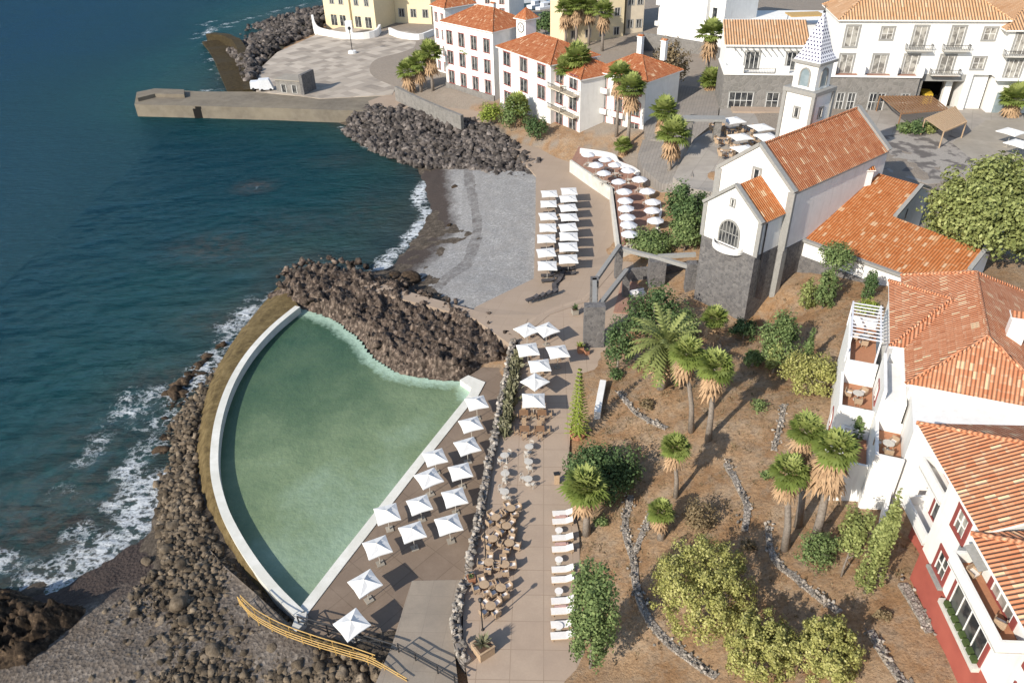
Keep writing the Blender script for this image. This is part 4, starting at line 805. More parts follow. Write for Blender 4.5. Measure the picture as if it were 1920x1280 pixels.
for i, bxx in enumerate([(1195,745,1230,770),(1405,745,1440,772),(1385,1010,1420,1035),(1110,965,1140,990),(1640,1140,1672,1165),(1425,880,1450,898)]):
    tree_box('dry_bush', ['small dry bush under the date palm slope','small dry bush between the palm pair shadows and the yellow shrub','small dry bush behind the largest domed shrub','small dry bush behind the low bright palm','small dry bush at the foot of the tall cypress','tiny dry bush left of the palm trio crowns'][i], 'bush', bxx, ['leaf_dry','leaf_mid'][i%2], 420, .22, 90+i, 0, .04)
# dry tufts and litter on the slope
rs = np.random.RandomState(77); tp = scatter([(1095,1290),(1090,960),(1120,760),(1180,700),(1400,640),(1580,640),(1600,800),(1690,1080),(1740,1290)], 4500, .1, .4, 78, pw=2.5)
V = []; Fc = []; T = []
for x, y, z, s in tp:
    c = rs.rand(); zz = hz(x, y)[0]+mnoise.noise(Vector((x*.45, y*.45, 0)))*.22
    for j in range(9):
        a = rs.uniform(0, 6.3); b = len(V); r_ = rs.uniform(.2,1)*s; p = np.array([x+math.cos(a)*r_, y+math.sin(a)*r_, zz]); s2 = np.array([-math.sin(a), math.cos(a), 0])*s*.16; V += [p-s2, p+s2, p+np.array([math.cos(a)*s*.4, math.sin(a)*s*.4, s*rs.uniform(.3,.9)]), p+np.array([math.cos(a)*s*.2, math.sin(a)*s*.2, s*.3])]; Fc.append((b,b+1,b+2,b+3)); T.append(c)
stuff(rawmesh('dry_tufts', V, Fc, 'leaf_dry', tint=T), 'dry brown tufts and leaf litter scattered over the garden slope', 'ground cover')
# ------------------------------------------------------------------ parasols
ORD = ['first','second','third','fourth','fifth','sixth','seventh','eighth','ninth','tenth','eleventh','twelfth']
def canopy_mb(s, h0, h1, sag=.07, val=.10):
    mb = MB(); n = 4; ring = []
    for k in range(4):
        a = math.pi/4+k*math.pi/2; b = a+math.pi/2; r = s/math.sqrt(2); A = np.array([r*math.cos(a), r*math.sin(a), h0]); B = np.array([r*math.cos(b), r*math.sin(b), h0]); m = (A+B)/2*(1-.05); m[2] = h0+.04; ring += [A, m]
    mid = [np.array([p[0]*.5, p[1]*.5, (h0+h1)/2-(sag if i%2 else sag*.2)]) for i, p in enumerate(ring)]
    vs = ring+mid+[np.array([0,0,h1])]+[np.array([p[0], p[1], p[2]-val]) for p in ring]; fs = []
    for i in range(8):
        j = (i+1)%8; fs += [(i, j, 8+j, 8+i), (8+i, 8+j, 16), (17+i, 17+j, j, i)]
    mb.add(vs, fs); return mb
def parasol_proto(name, label, cat, s, h0, h1, base=True, mat='canvas', loc=(0,0,-50)):
    t = thing(name, label, cat, loc); canopy_mb(s, h0, h1).build('canopy', mat, t, local=True)
    mb = MB(); mb.tube([(0,0,0),(0,0,h1-.02)], .035, 8); mb.build('pole', 'metal_pale', t, local=True)
    if base: mb = MB(); mb.box((0,0,.05), (.7,.7,.1)); mb.lathe((0,0,.1), [(.09,0),(.06,.3)], 8); mb.build('base', 'concrete', t, local=True)
    mb = MB()
    for k in range(4): a = math.pi/4+k*math.pi/2; mb.bar((math.cos(a)*.05, math.sin(a)*.05, h1-.12), (math.cos(a)*s*.69, math.sin(a)*s*.69, h0-.02), .025, .025)
    mb.build('ribs', 'metal_pale', t, local=True); mb = MB(); mb.lathe((0,0,h1-.02), [(.05,0),(.04,.08),(.01,.12)], 8); mb.build('finial', 'metal_pale', t, local=True); return t
JR = random.Random(11)
def place(proto, first, loc, rz, label, group=None):
    if 'parasol' in proto.name and not first:
        o = dup(proto, loc, rz+JR.uniform(-.07,.07), label, group, JR.uniform(.96,1.04)); o.rotation_euler.x = JR.uniform(-.035,.035); o.rotation_euler.y = JR.uniform(-.035,.035); return o
    if first: 
        proto.location = [float(x) for x in loc]; proto.rotation_euler = (0,0,rz); ROOTS[proto.name] = (*[float(x) for x in loc], rz); proto['label'] = label
        if group: proto['group'] = group
        return proto
    return dup(proto, loc, rz, label, group)
POOLU = [('coping', [(815,853,.35),(725,958,.33),(707,1022,.42),(685,1090,.62),(660,1165,.78)], 'row along the white pool coping'),
         ('middle', [(803,893,.45),(787,940,.42),(773,993,.42)], 'short middle row beside the pool'), ('wall', [(893,752,.3),(883,792,.33),(875,833,.33),(864,879,.3),(852,927,.26),(842,980,.24)], 'row under the stone wall of the terrace')]
pu = parasol_proto('pool_parasol', 'white square parasol', 'parasol', 2.2, 2.2, 2.72); pool_first = True
for nm, lst, where in POOLU:
    for i, (x, y, rz) in enumerate(lst):
        p = P(x, y, 2.2+2.5); far = sorted(lst, key=lambda q: q[1]).index((x, y, rz)); wd = ['farthest','second farthest','third farthest','fourth farthest','second nearest','nearest'][far] if nm == 'wall' else (['farthest','second farthest','middle','second nearest','nearest'] if nm == 'coping' else ['farthest','central','nearest'])[far]
        place(pu, pool_first, (p[0], p[1], 2.2), rz, '%s white square parasol in the %s' % (wd, where), 'parasols on the pool deck'); pool_first = False
du = parasol_proto('dining_parasol', 'white square parasol', 'parasol', 2.45, 2.35, 2.85); 
for i, (x, y, rz, lb) in enumerate([(988,615,.6,'far left white parasol at the head of the dining terrace'),(1024,614,.5,'far right white parasol at the head of the dining terrace'),(990,652,.2,'left white dining parasol of the second pair, beside the stone wall'),(1045,655,.25,'right white dining parasol of the second pair, nearest the basalt wall'),(1013,682,.15,'single white dining parasol behind the pointed one'),(1003,711,.7,'white dining parasol turned cornerwise over its table'),(1000,748,.03,'nearest white dining parasol above wooden chairs')]):
    p = P(x, y, 4+2.6); place(du, i == 0, (p[0], p[1], 4.0), rz, lb, 'parasols on the dining terrace')
bu = parasol_proto('beach_parasol', 'white square parasol', 'parasol', 2.75, 2.25, 2.6)
BU1 = [(1030,361),(1029,380),(1027,404),(1027,424),(1025,446),(1025,471),(1026,496)]; BU2 = [(1067,356),(1066,371),(1066,388),(1066,406),(1066,424),(1066,442),(1066,461),(1066,484)]
k = 0
for lst, side in ((BU1, 'seaward row beside the pebbles'), (BU2, 'inland row of the beach deck')):
    for i, (x, y) in enumerate(lst):
        p = P(x, y, 3.4+2.45); place(bu, k == 0, (p[0], p[1], 3.4), .03, '%s white beach parasol from the far end, %s' % (ORD[i], side), 'parasols on the beach deck'); k += 1
# sunbeds
def lounger_proto(name, cush, frame='wood_pale', loc=(0,0,-50)):
    t = thing(name, 'sunbed', 'sunbed', loc); mb = MB(); mb.box((0,0,.26), (1.95,.68,.06)); mb.build('frame', frame, t, local=True)
    mb = MB(); mb.box((-.32,0,.345), (1.28,.62,.1)); mb.build('mattress', cush, t, local=True)
    mb = MB(); mb.bar((.33,0,.36), (.96,0,.62), .62, .1); mb.build('backrest', cush, t, local=True)
    for a in (-.8,.8):
        for b in (-.28,.28): mb = MB(); mb.box((a,b,.115), (.07,.07,.23)); mb.build('leg', frame, t, local=True)
    return t
lp = lounger_proto('sunbed', 'cushion')
LY = [962,977,1008,1029,1067,1086,1126,1145,1170,1191]; first = True
for i, y in enumerate(LY):
    p = P(1055, y, 4.3); place(lp, first, (p[0], p[1], 4.0), RAD(2), '%s cream sunbed from the far end of the row along the promenade edge' % ORD[i], 'sunbeds on the promenade'); first = False
for i, y in enumerate([969, 1020, 1138]):
    p = P(1053, y, 4.25); t = thing('folded_towel', ['red towel bundle between the two farthest cream sunbeds','red towel between the third and fourth sunbeds','red towel bundle between the seventh and eighth sunbeds'][i], 'towel', (p[0], p[1], 4.0)); 
    mb = MB(); mb.box((0,0,.2), (1.2,.26,.34)); mb.box((.1,0,.4), (.6,.22,.08)); mb.build('cloth', 'towel_red', t, local=True)
rt = thing('side_table', 'side table', 'side table', (0,0,-50)); mb = MB(); mb.lathe((0,0,0), [(.24,0),(.22,.04),(.04,.08),(.04,.46)], 10); mb.build('leg', 'metal_pale', rt, local=True); mb = MB(); mb.lathe((0,0,.46), [(.34,0),(.36,.04),(.0,.05)], 14); mb.build('table_top', 'cushion', rt, local=True)
for i, y in enumerate([993,1048,1107,1172]):
    p = P(1048, y, 4.5); place(rt, i == 0, (p[0], p[1], 4.0), 0, '%s round white side table between the promenade sunbeds' % ['farthest','second farthest','second nearest','nearest'][i], 'side tables by the sunbeds')
db = lounger_proto('beach_sunbed', 'cushion_dark', 'metal_dark'); k = 0
for lst, side in ((BU1, 'seaward'), (BU2, 'inland')):
    for i, (x, y) in enumerate(lst):
        q = P(x, y, 3.4+2.45)
        for s in (-.75, .75):
            place(db, k == 0, (q[0]+.1, q[1]+s, 3.4), 0, '%s dark sunbed shaded by the %s parasol of the %s beach row' % ('near' if s < 0 else 'far', ORD[i], side), 'dark sunbeds on the beach deck'); k += 1
for i, (x, y) in enumerate([(998,560),(1010,557),(1022,553),(1034,549)]):
    p = P(x, y, 4.3); place(db, False, (p[0], p[1], 4.05), .55, '%s dark sunbed of the cluster parked on the empty deck corner' % ['leftmost','second','third','rightmost'][i], 'dark sunbeds parked on the deck corner')
for i, (x, y) in enumerate([(1042,505),(1050,513),(1045,526),(1052,516),(1040,538)]):
    p = P(x, y, 3.9); place(db, False, (p[0], p[1], 3.42), .4+i*.3, 'dark sunbed in the untidy heap below the inland beach parasols', 'dark sunbeds heaped below the parasols')
# dining furniture
def chair_proto(name, kind):
    t = thing(name, 'chair', 'chair', (0,0,-50))
    if kind == 'wicker':
        mb = MB(); mb.box((0,0,.36), (.58,.58,.1)); mb.build('seat', 'wicker', t, local=True)
        mb = MB(); mb.box((0,.27,.62), (.6,.07,.46)); mb.box((-.28,0,.52), (.07,.56,.26)); mb.box((.28,0,.52), (.07,.56,.26)); mb.build('backrest', 'wicker', t, local=True)
        mb = MB(); mb.box((0,-.02,.45), (.48,.5,.08)); mb.build('cushion', 'cushion', t, local=True); lm = 'wicker'
    elif kind == 'wood':
        mb = MB(); mb.box((0,0,.44), (.46,.46,.05)); mb.build('seat', 'wood_pale', t, local=True)
        mb = MB(); [mb.box((0,.22,.58+.13*i), (.46,.03,.07)) for i in range(3)]; mb.box((-.21,.22,.68),(.04,.04,.44)); mb.box((.21,.22,.68),(.04,.04,.44)); mb.build('backrest', 'wood_pale', t, local=True); lm = 'wood'
    else:
        mb = MB(); mb.lathe((0,0,.43), [(.23,0),(.24,.03),(0,.04)], 10); mb.build('seat', 'metal_pale', t, local=True)
        mb = MB(); mb.tube([(-.2,.12,.45),(-.2,.2,.82),(0,.26,.92),(.2,.2,.82),(.2,.12,.45)], .022, 6); mb.box((0,.25,.72),(.3,.02,.14)); mb.build('backrest', 'metal_pale', t, local=True); lm = 'metal_pale'
    for a in (-.2,.2):
        for b in (-.2,.2): mb = MB(); mb.box((a,b,.16 if kind == 'wicker' else .21), (.045,.045,.32 if kind == 'wicker' else .42)); mb.build('leg', lm, t, local=True)
    return t
def table_proto(name, kind):
    t = thing(name, 'table', 'table', (0,0,-50)); mb = MB()
    if kind == 'wood':
        mb.box((0,0,.73), (1.0,.9,.05)); mb.build('table_top', 'wood', t, local=True)
        for a in (-.42,.42):
            for b in (-.37,.37): mb = MB(); mb.box((a,b,.35), (.07,.07,.7)); mb.build('leg', 'wood', t, local=True)
    else:
        mb.lathe((0,0,.70), [(.42,0),(.45,.03),(0,.045)], 16); mb.build('table_top', 'metal_pale' if kind == 'metal' else 'wood_pale', t, local=True); mb = MB(); mb.lathe((0,0,0), [(.3,0),(.28,.04),(.04,.1),(.04,.7)], 10); mb.build('pedestal', 'wood' if kind != 'metal' else 'metal_pale', t, local=True)
    return t
def dining(tp, cp, x, y, z, tl, cl, cg, tg, angs, rad, rz=0., first=[None]):
    p = P(x, y, z+.5); used = first
    place(tp, tp.location.z < -40, (p[0], p[1], z), rz, tl, tg)
    for a in angs:
        q = (p[0]+math.cos(a)*rad, p[1]+math.sin(a)*rad, z); place(cp, cp.location.z < -40, q, a-math.pi/2, cl, cg)
wt = table_proto('wicker_dining_table', 'glass'); wc = chair_proto('wicker_armchair', 'wicker')
for i, (x, y, w_) in enumerate([(958,955,'farthest wicker set on the promenade'),(930,972,'second farthest wicker set, by the wall'),(950,988,'third farthest wicker set, open side'),(924,1012,'wall-side wicker set by the upper lamp post'),(955,1020,'open-side wicker set near the upper lamp post'),(917,1056,'wall-side wicker set third from the near end'),(946,1060,'open-side wicker set third from the near end'),(908,1098,'wall-side wicker set beside the small terracotta pot'),(939,1104,'second nearest wicker set on the open side'),(920,1138,'nearest wicker set, beyond the square planter')]):
    dining(wt, wc, x, y, 4.0, 'small round table of the '+w_, 'cream-cushioned armchair of the '+w_, 'wicker armchairs', 'round tables with wicker chairs', [.5+i*.2, 2.05+i*.2, 3.6+i*.2, 5.2+i*.2], .74)
mt = table_proto('metal_table', 'metal'); mc = chair_proto('metal_chair', 'metal')
for i, (x, y, w_) in enumerate([(946,856,'left column, farthest'),(992,840,'right column, farthest'),(947,890,'left column, middle'),(991,868,'right column, middle'),(946,924,'left column, nearest'),(990,900,'right column, nearest')]):
    dining(mt, mc, x, y, 4.0, 'round pale metal cafe table, '+w_+' of its six', 'pale metal chair at the cafe table, '+w_+' of its six', 'pale metal cafe chairs', 'pale metal cafe tables', [.9+i*.3, 4.0+i*.3], .68)
wdt = table_proto('wooden_table', 'wood'); wdc = chair_proto('wooden_chair', 'wood')
for i, (x, y, w_) in enumerate([(982,776,'left of the pair below the nearest dining parasol'),(1016,776,'right of the pair below the nearest dining parasol'),(983,806,'dark-topped one nearest the metal cafe sets'),(1012,806,'right-hand one nearest the metal cafe sets'),(1003,752,'under the nearest dining parasol'),(1006,716,'under the cornerwise dining parasol'),(1015,688,'under the single dining parasol'),(1046,662,'under the right parasol of the second pair'),(992,658,'under the left parasol of the second pair'),(1026,622,'under the far right dining parasol'),(990,622,'under the far left dining parasol')]):
    dining(wdt, wdc, x, y, 4.0, 'wooden dining table, '+w_, 'slatted wooden chair at the table '+w_, 'slatted wooden dining chairs', 'wooden dining tables', [0, math.pi/2, math.pi, 4.71], .86)
# slim posts and lamp posts of the promenade
def post(name, x, y, z, h, label, cat, r=.035, mat='metal_pale', lamp=False):
    p = P(x, y, z); t = thing(name, label, cat, (p[0], p[1], z)); mb = MB(); mb.lathe((0,0,0), [(.14,0),(.12,.08),(r*1.3,.12),(r,h)], 8); mb.build('pole', mat, t, local=True)
    if lamp: mb = MB(); mb.lathe((0,0,h), [(.05,0),(.17,.05),(.2,.26),(.1,.36),(.02,.42)], 10); mb.build('lantern', 'metal_dark', t, local=True)
    return t
for i, (x, y, lb) in enumerate([(911,1043,'slim lamp post at the stone wall beside the wicker sets'),(905,1180,'slim lamp post by the square planter at the foot of the wall')]): post('lamp_post', x, y, 4, 3.6, lb, 'lamp post', .045, 'metal_dark', True)
for i, (x, y, lb) in enumerate([(950,868,'farther slim white flag post among the cafe tables'),(948,905,'middle slim white flag post among the cafe tables'),(949,944,'nearest slim white flag post among the cafe tables')]): post('slim_post', x, y, 4, 1.5, lb, 'post', .03)
# planters
def planter(name, x, y, z, s, h, rz, mat, label, leafmat, pl_h, seed):
    p = P(x, y, z); t = thing(name, label, 'planter', (p[0], p[1], z), rz); mb = MB(); mb.box((0,0,h/2), (s,s,h)); mb.box((0,0,h+.03), (s*1.08,s*1.08,.08)); mb.build('box', mat, t, local=True); mb = MB(); mb.box((0,0,h+.075), (s*.86,s*.86,.03)); mb.build('soil', 'pot_soil', t, local=True)
    rs = np.random.RandomState(seed); V = []; Fc = []; T = []
    for i in range(34):
        a = i*2.4; el = rs.uniform(.3,1.35); L = pl_h*rs.uniform(.7,1.2); d = np.array([math.cos(a)*math.cos(el), math.sin(a)*math.cos(el), math.sin(el)]); sd_ = np.array([-math.sin(a), math.cos(a), 0])*.09*L; b0 = np.array([0,0,h+.08]); b = len(V)
        V += [b0, b0+d*L*.4-sd_, b0+d*L+np.array([0,0,-.1*L]), b0+d*L*.4+sd_]; Fc.append((b,b+1,b+2,b+3)); T.append(rs.rand())
    rawmesh('agave', V, Fc, leafmat, t, tint=T); return t
planter('square_planter', 906,1222, 4.0, 1.35, .95, .6, 'wood_pale', 'big square tan planter with an agave at the bottom of the terrace', 'cactus', 1.1, 3)
planter('terracotta_planter', 884,1090, 4.0, .62, .6, .3, 'terracotta', 'small square terracotta pot on the end of the stone wall', 'leaf_mid', .35, 5)
planter('terracotta_planter', 1088,660, 4.0, .7, .7, .1, 'terracotta', 'larger terracotta pot by the basalt corner', 'leaf_lime', .8, 6)
planter('terracotta_planter', 1100,664, 4.0, .5, .45, .4, 'terracotta', 'small terracotta pot in front of the basalt corner', 'leaf_mid', .4, 7)
planter('terracotta_planter', 1078,588, 4.05, .8, .6, .2, 'concrete', 'dark stone planter with a bushy plant by the pergola corner', 'leaf_dark', .9, 8)
p = P(1044,905,4.0); t = thing('wooden_lectern', 'narrow tan wooden menu stand at the edge of the dark round tree', 'menu stand', (p[0], p[1], 4.0)); mb = MB(); mb.box((0,0,.6), (.5,.4,1.2)); mb.build('cabinet', 'wood_pale', t, local=True); mb = MB(); mb.bar((-.3,-.05,1.28), (.3,.05,1.28), .45, .1); mb.build('top', 'metal_dark', t, local=True)
# stone wall with planted ledge between pool deck and terrace
WL = [(962,640),(952,690),(940,745),(930,810),(916,870),(908,920),(898,965),(888,1015),(878,1062)]
def stoneline(mb_places, pts, w_, z0, z1, rr, size=(.14,.34)):
    for a, b in zip(pts[:-1], pts[1:]):
        m = max(1, int(np.linalg.norm(b[:2]-a[:2])/.32))
        for j in range(m):
            q = a+(b-a)*j/m
            for _ in range(3): mb_places.append((q[0]+rr.uniform(-w_,w_)*.5, q[1]+rr.uniform(-w_,w_)*.5, rr.uniform(z0, z1), rr.uniform(*size)))
t = thing('stone_wall', 'rough pale stone retaining wall between the pool deck and the dining terrace', 'wall', P(915,880,4.0)); t.location.z = 2.2; ROOTS[t.name] = (*t.location, 0)
pts = smoothline(px(WL, 4.4), 3); mb = MB(); wallstrip(mb, [np.array([p[0], p[1], 4.35]) for p in pts], .7, 2.6, jit=.12, rng=random.Random(2)); mb.build('wall_face', 'wall_stone', t)
pls = []; stoneline(pls, pts, .55, 4.2, 4.6, random.Random(5)); o = rocks_mesh('capstones', pls, 'stone_pale', 9); o.parent = t; o.location = -t.location; o['kind'] = 'stuff'
t = thing('stone_wall', 'curved stone wall flanking the pale ramp below the square planter', 'wall', P(858,1180,4.0)); t.location.z = 2.2; ROOTS[t.name] = (*t.location, 0)
pts = smoothline([P(884,1080,4.3), P(866,1105,4.3), P(858,1140,4.3), P(856,1180,4.3), P(862,1215,4.3), P(878,1240,4.3)], 3); mb = MB(); wallstrip(mb, pts, .75, 2.8, jit=.12, rng=random.Random(2)); mb.build('wall_face', 'wall_stone', t)
pls = []; stoneline(pls, pts, .7, 4.2, 4.6, random.Random(6)); o = rocks_mesh('capstones', pls, 'stone_pale', 10); o.parent = t; o.location = -t.location; o['kind'] = 'stuff'
rs = np.random.RandomState(5); t = thing('cactus_hedge', 'pale cactus hedge growing along the inside of the stone wall', 'hedge', P(962,740,4.0)); V = []; Fc = []; T = []
for q in smoothline(px([(968,672),(962,720),(955,770),(948,815)], 4.0), 10):
    for _ in range(34):
        b0 = q+np.array([rs.normal()*.22, rs.normal()*.3, 0]); h_ = rs.uniform(.4,1.15); d = np.array([rs.normal()*.3, rs.normal()*.3, h_]); sd_ = rs.normal(size=3)*.13; b = len(V); V += [b0-sd_, b0+sd_, b0+d+sd_*.6, b0+d-sd_*.6]; Fc.append((b,b+1,b+2,b+3)); T.append(rs.rand())
rawmesh('pads', np.array(V)-np.array(t.location), Fc, 'cactus', t, tint=T)
# gold wooden rail, grey steel railing
def railing(name, label, pts, h, mat, post_r, rail_r, nr, step, brace=False, cat='railing'):
    t = thing(name, label, cat, pts[len(pts)//2]); m = smoothline(pts, 6); posts = [m[0]]; acc = 0
    for a, b in zip(m[:-1], m[1:]):
        acc += np.linalg.norm(b-a)
        if acc >= step: posts.append(b); acc = 0
    for p in posts: mb = MB(); mb.tube([p-np.array([0,0,.3]), p+np.array([0,0,h])], post_r, 6); mb.build('post', mat, t)
    for k in range(nr): mb = MB(); z = h*(k+1)/nr-.03; mb.tube([p+np.array([0,0,z]) for p in m], rail_r, 6); mb.build('rail', mat, t)
    if brace:
        mb = MB()
        for a, b in zip(posts[:-1], posts[1:]): mb.tube([a+np.array([0,0,.1]), b+np.array([0,0,h*.95])], rail_r*.7, 5); mb.tube([b+np.array([0,0,.1]), a+np.array([0,0,h*.95])], rail_r*.7, 5)
        mb.build('braces', mat, t)
    return t
railing('wooden_railing', 'golden yellow wooden railing curving above the cobbles at the bottom edge', [P(450,1132,3.0), P(478,1163,3.0), P(530,1192,3.0), P(590,1214,3.05), P(650,1232,3.1), P(700,1248,3.2), P(765,1285,3.3)], 1.0, 'wood_gold', .05, .045, 3, 1.3)
railing('wooden_railing', 'inner golden handrail running close beside the outer curved one', [P(455,1128,3.3), P(485,1155,3.3), P(535,1182,3.3), P(595,1204,3.35), P(655,1222,3.4), P(706,1240,3.5)], .9, 'wood_gold', .045, .045, 2, 1.6)
railing('steel_railing', 'dark grey cross-braced steel railing along the bottom of the pool deck', [P(562,1172,2.5), P(615,1186,2.5), P(680,1206,2.5), P(745,1226,2.7)], 1.25, 'metal_dark', .07, .06, 2, 2.2, True)
railing('steel_railing', 'dark grey steel railing down the ramp at the bottom edge', [P(748,1222,3.2), P(800,1250,3.6), P(860,1285,4.0)], 1.15, 'metal_dark', .065, .055, 3, 1.7)
# stone pergola beside the church
t = thing('stone_pergola', 'roofless dark basalt pergola with pale beams linking promenade and church', 'pergola', P(1200,560,4.0))
def pil(x, y, w_, d_, h, z=3.9, rz=.0, mat='basalt', nm='pillar'):
    p = P(x, y, z); mb = MB(); mb.box((p[0], p[1], z+h/2), (w_, d_, h), rz); mb.build(nm, mat, t); return np.array([p[0], p[1], z+h])
A1 = pil(1112,648,2.5,1.2,6.0); A2 = pil(1112,590,1.0,1.0,5.6); A3 = pil(1158,520,1.0,1.0,4.4); A4 = pil(1228,540,2.2,1.8,4.6); A5 = pil(1290,560,1.3,1.2,5.6); A6 = pil(1172,556,.9,.9,4.0)
def beam(a, b, dz=0.): mb = MB(); mb.bar(a+np.array([0,0,dz-.25]), b+np.array([0,0,dz-.25]), .55, .5); mb.build('beam', 'trim_stone', t)
def lv(a, z): q = a.copy(); q[2] = z; return q
beam(lv(A2, 9.2), lv(A3, 9.2)); beam(lv(A1,9.2), lv(A6, 8.3)); beam(lv(A3, 8.8), lv(A4, 8.9)); beam(lv(A4, 8.95), lv(A5, 9.0)); beam(lv(A4, 9.1), P(1305,474,9.6)); beam(lv(A1,9.5), lv(A2,9.5))
mb = MB(); mb.prism(px([(1150,585),(1170,512),(1240,530),(1302,560),(1290,590),(1215,590)], 4.12), 3.6); mb.build('floor', 'red_terrace', t)
mb = MB(); wallstrip(mb, [P(1170,505,6.0), P(1225,500,6.2), P(1300,490,6.6)], .5, 2.4); mb.build('back_wall', 'basalt', t)
p = P(1195,555,4.12); s_ = thing('outdoor_sofa', 'pale cushioned sofa inside the stone pergola', 'sofa', p, .3); mb = MB(); mb.box((0,0,.25), (2.2,.9,.5)); mb.build('base', 'cushion', s_, local=True); mb = MB(); mb.box((0,.38,.6), (2.2,.2,.45)); mb.build('backrest', 'canvas_pale', s_, local=True)
# white garden wall by the araucaria
t = thing('white_wall', 'short white rendered wall at the foot of the bare slope', 'wall', P(1124,735,4.0)); mb = MB(); wallstrip(mb, [P(1120,772,5.4), P(1125,742,5.4), P(1131,712,5.4)], .7, 1.6); mb.build('panel', 'plaster', t)
# parasol terrace with white parapet
T0 = [(1072,300),(1085,275),(1130,285),(1165,300),(1198,322),(1225,350),(1240,382),(1230,430),(1195,462),(1168,466),(1160,440),(1152,352)]
TZ = 5.3
sheet('parasol_terrace', px(T0, TZ), 'red_terrace', 3, rim='concrete_pale')
t = thing('parapet_wall', 'white curved parapet along the back of the parasol terrace', 'wall', P(1170,300,TZ)); mb = MB(); wallstrip(mb, smoothline(px([(1088,278),(1130,284),(1152,290),(1160,302),(1185,312),(1200,322)], TZ+1.0), 3), .35, 1.4); mb.build('panel', 'plaster', t)
mb = MB(); wallstrip(mb, smoothline(px([(1212,335),(1228,352),(1238,372),(1240,392),(1232,425)], TZ+1.0), 3), .35, 1.4); mb.build('panel', 'plaster', t)
t = thing('parapet_wall', 'pale front parapet between the beach deck and parasol terrace', 'wall', P(1140,340,TZ)); mb = MB(); wallstrip(mb, px([(1070,300),(1110,328),(1146,352),(1152,400),(1160,462)], TZ+.35), .4, 2.4); mb.build('panel', 'concrete_pale', t)
ru = thing('round_parasol', 'round pale parasol', 'parasol', (0,0,-50)); mb = MB(); mb.lathe((0,0,2.1), [(1.3,-.1),(1.34,0),(.7,.32),(.02,.52)], 8); mb.build('canopy', 'canvas_pale', ru, local=True); mb = MB(); mb.tube([(0,0,0),(0,0,2.6)], .035, 6); mb.build('pole', 'metal_pale', ru, local=True); mb = MB(); mb.lathe((0,0,0), [(.35,0),(.3,.1),(.05,.14)], 10); mb.build('base', 'concrete', ru, local=True)
RU = [(1103,288,'at the head corner'),(1118,308,'second from the head on the seaward side'),(1136,297,'second along the back parapet'),(1133,322,'third from the head on the seaward side'),(1153,307,'third along the back parapet'),(1178,318,'fourth along the back parapet'),(1161,338,'fourth from the head on the seaward side'),(1200,335,'fifth along the back parapet'),(1215,357,'sixth along the back parapet'),(1225,377,'first of the bright ones under the curved parapet'),(1224,393,'second of the bright ones under the curved parapet'),(1230,412,'last under the curved parapet, half hidden by foliage'),
      (1171,358,'first of the tight seaward file'),(1173,374,'second of the tight seaward file'),(1175,389,'third of the tight seaward file'),(1177,405,'fourth of the tight seaward file'),(1178,420,'fifth of the tight seaward file'),(1181,437,'last of the tight seaward file')]
for i, (x, y, lb) in enumerate(RU):
    p = P(x, y, TZ+2.3); place(ru, i == 0, (p[0], p[1], TZ), i*.3, 'round pale parasol on the red terrace, '+lb, 'round parasols on the red terrace')
rtt = table_proto('terrace_table', 'metal'); rcc = chair_proto('terrace_chair', 'metal')
for i, (x, y, lb) in enumerate(RU):
    p = P(x, y, TZ+2.3); q = (p[0]+.15, p[1]-.55, TZ); place(rtt, i == 0, q, 0, 'round table under the parasol '+lb, 'tables on the red terrace')
    for s in (-.75, .75): place(rcc, rcc.location.z < -40, (q[0]+s, q[1], TZ), math.pi/2*(-1 if s > 0 else 1)+math.pi, 'chair under the round parasol '+lb, 'chairs on the red terrace')
# ------------------------------------------------------------------ buildings
def win(root, u, v, z, w, h, na, fm='trim_stone', gm='glass', fw=.13, mull=1, cross=0, name='window', pr=.09, label=None, shut=None):
    """window centred at (u,v) on a wall, sill at z, wall normal at angle na (local degrees)"""
    n = np.array([math.cos(RAD(na)), math.sin(RAD(na)), 0]); e = np.array([-n[1], n[0], 0]); c = np.array([u, v, z], float); U = np.array([0,0,1.]); mb = MB()
    A = c-e*w/2; B = c+e*w/2; q = n*(pr/2-.02)
    for a, b in ((A-e*fw, A-e*fw+U*h), (B+e*fw, B+e*fw+U*h)): mb.bar(a+e*(fw/2 if a is A else 0)+q, b+q, fw, pr, n) if 0 else mb.bar(a+q+(e*fw/2 if np.allclose(a[:2], (A-e*fw)[:2]) else -e*fw/2), b+q+(e*fw/2 if np.allclose(a[:2], (A-e*fw)[:2]) else -e*fw/2), fw, pr, n)
    mb.bar(A-e*fw-U*fw/2+q, B+e*fw-U*fw/2+q, pr+.03, fw); mb.bar(A-e*fw+U*(h+fw/2)+q, B+e*fw+U*(h+fw/2)+q, pr+.03, fw)
    o = mb.build(name, fm, root, local=True)
    if label: o['label'] = label
    mb = MB(); g = n*.015; mb.quad(A+g, B+g, B+g+U*h, A+g+U*h); mb.build('pane', gm, o, local=True)
    mb = MB(); g = n*.04
    for k in range(mull): p = A+e*w*(k+1)/(mull+1)+g; mb.bar(p, p+U*h, .07, .05, n)
    for k in range(cross): p = A+U*h*(k+1)/(cross+1)+g; mb.bar(p, p+e*w, .05, .06)
    for p, q2 in ((A+e*.035, A+e*.035+U*h), (B-e*.035, B-e*.035+U*h)): mb.bar(p+g, q2+g, .07, .05, n)
    if mb.v: mb.build('sash', 'plaster_bright', o, local=True)
    if shut:
        for sg, p in ((-1, A), (1, B)): mb = MB(); p2 = p+e*sg*(w*.25+fw+.02)+n*.05; mb.bar(p2, p2+U*h, w*.5, .05, n); mb.build('shutter', shut, o, local=True)
    return o
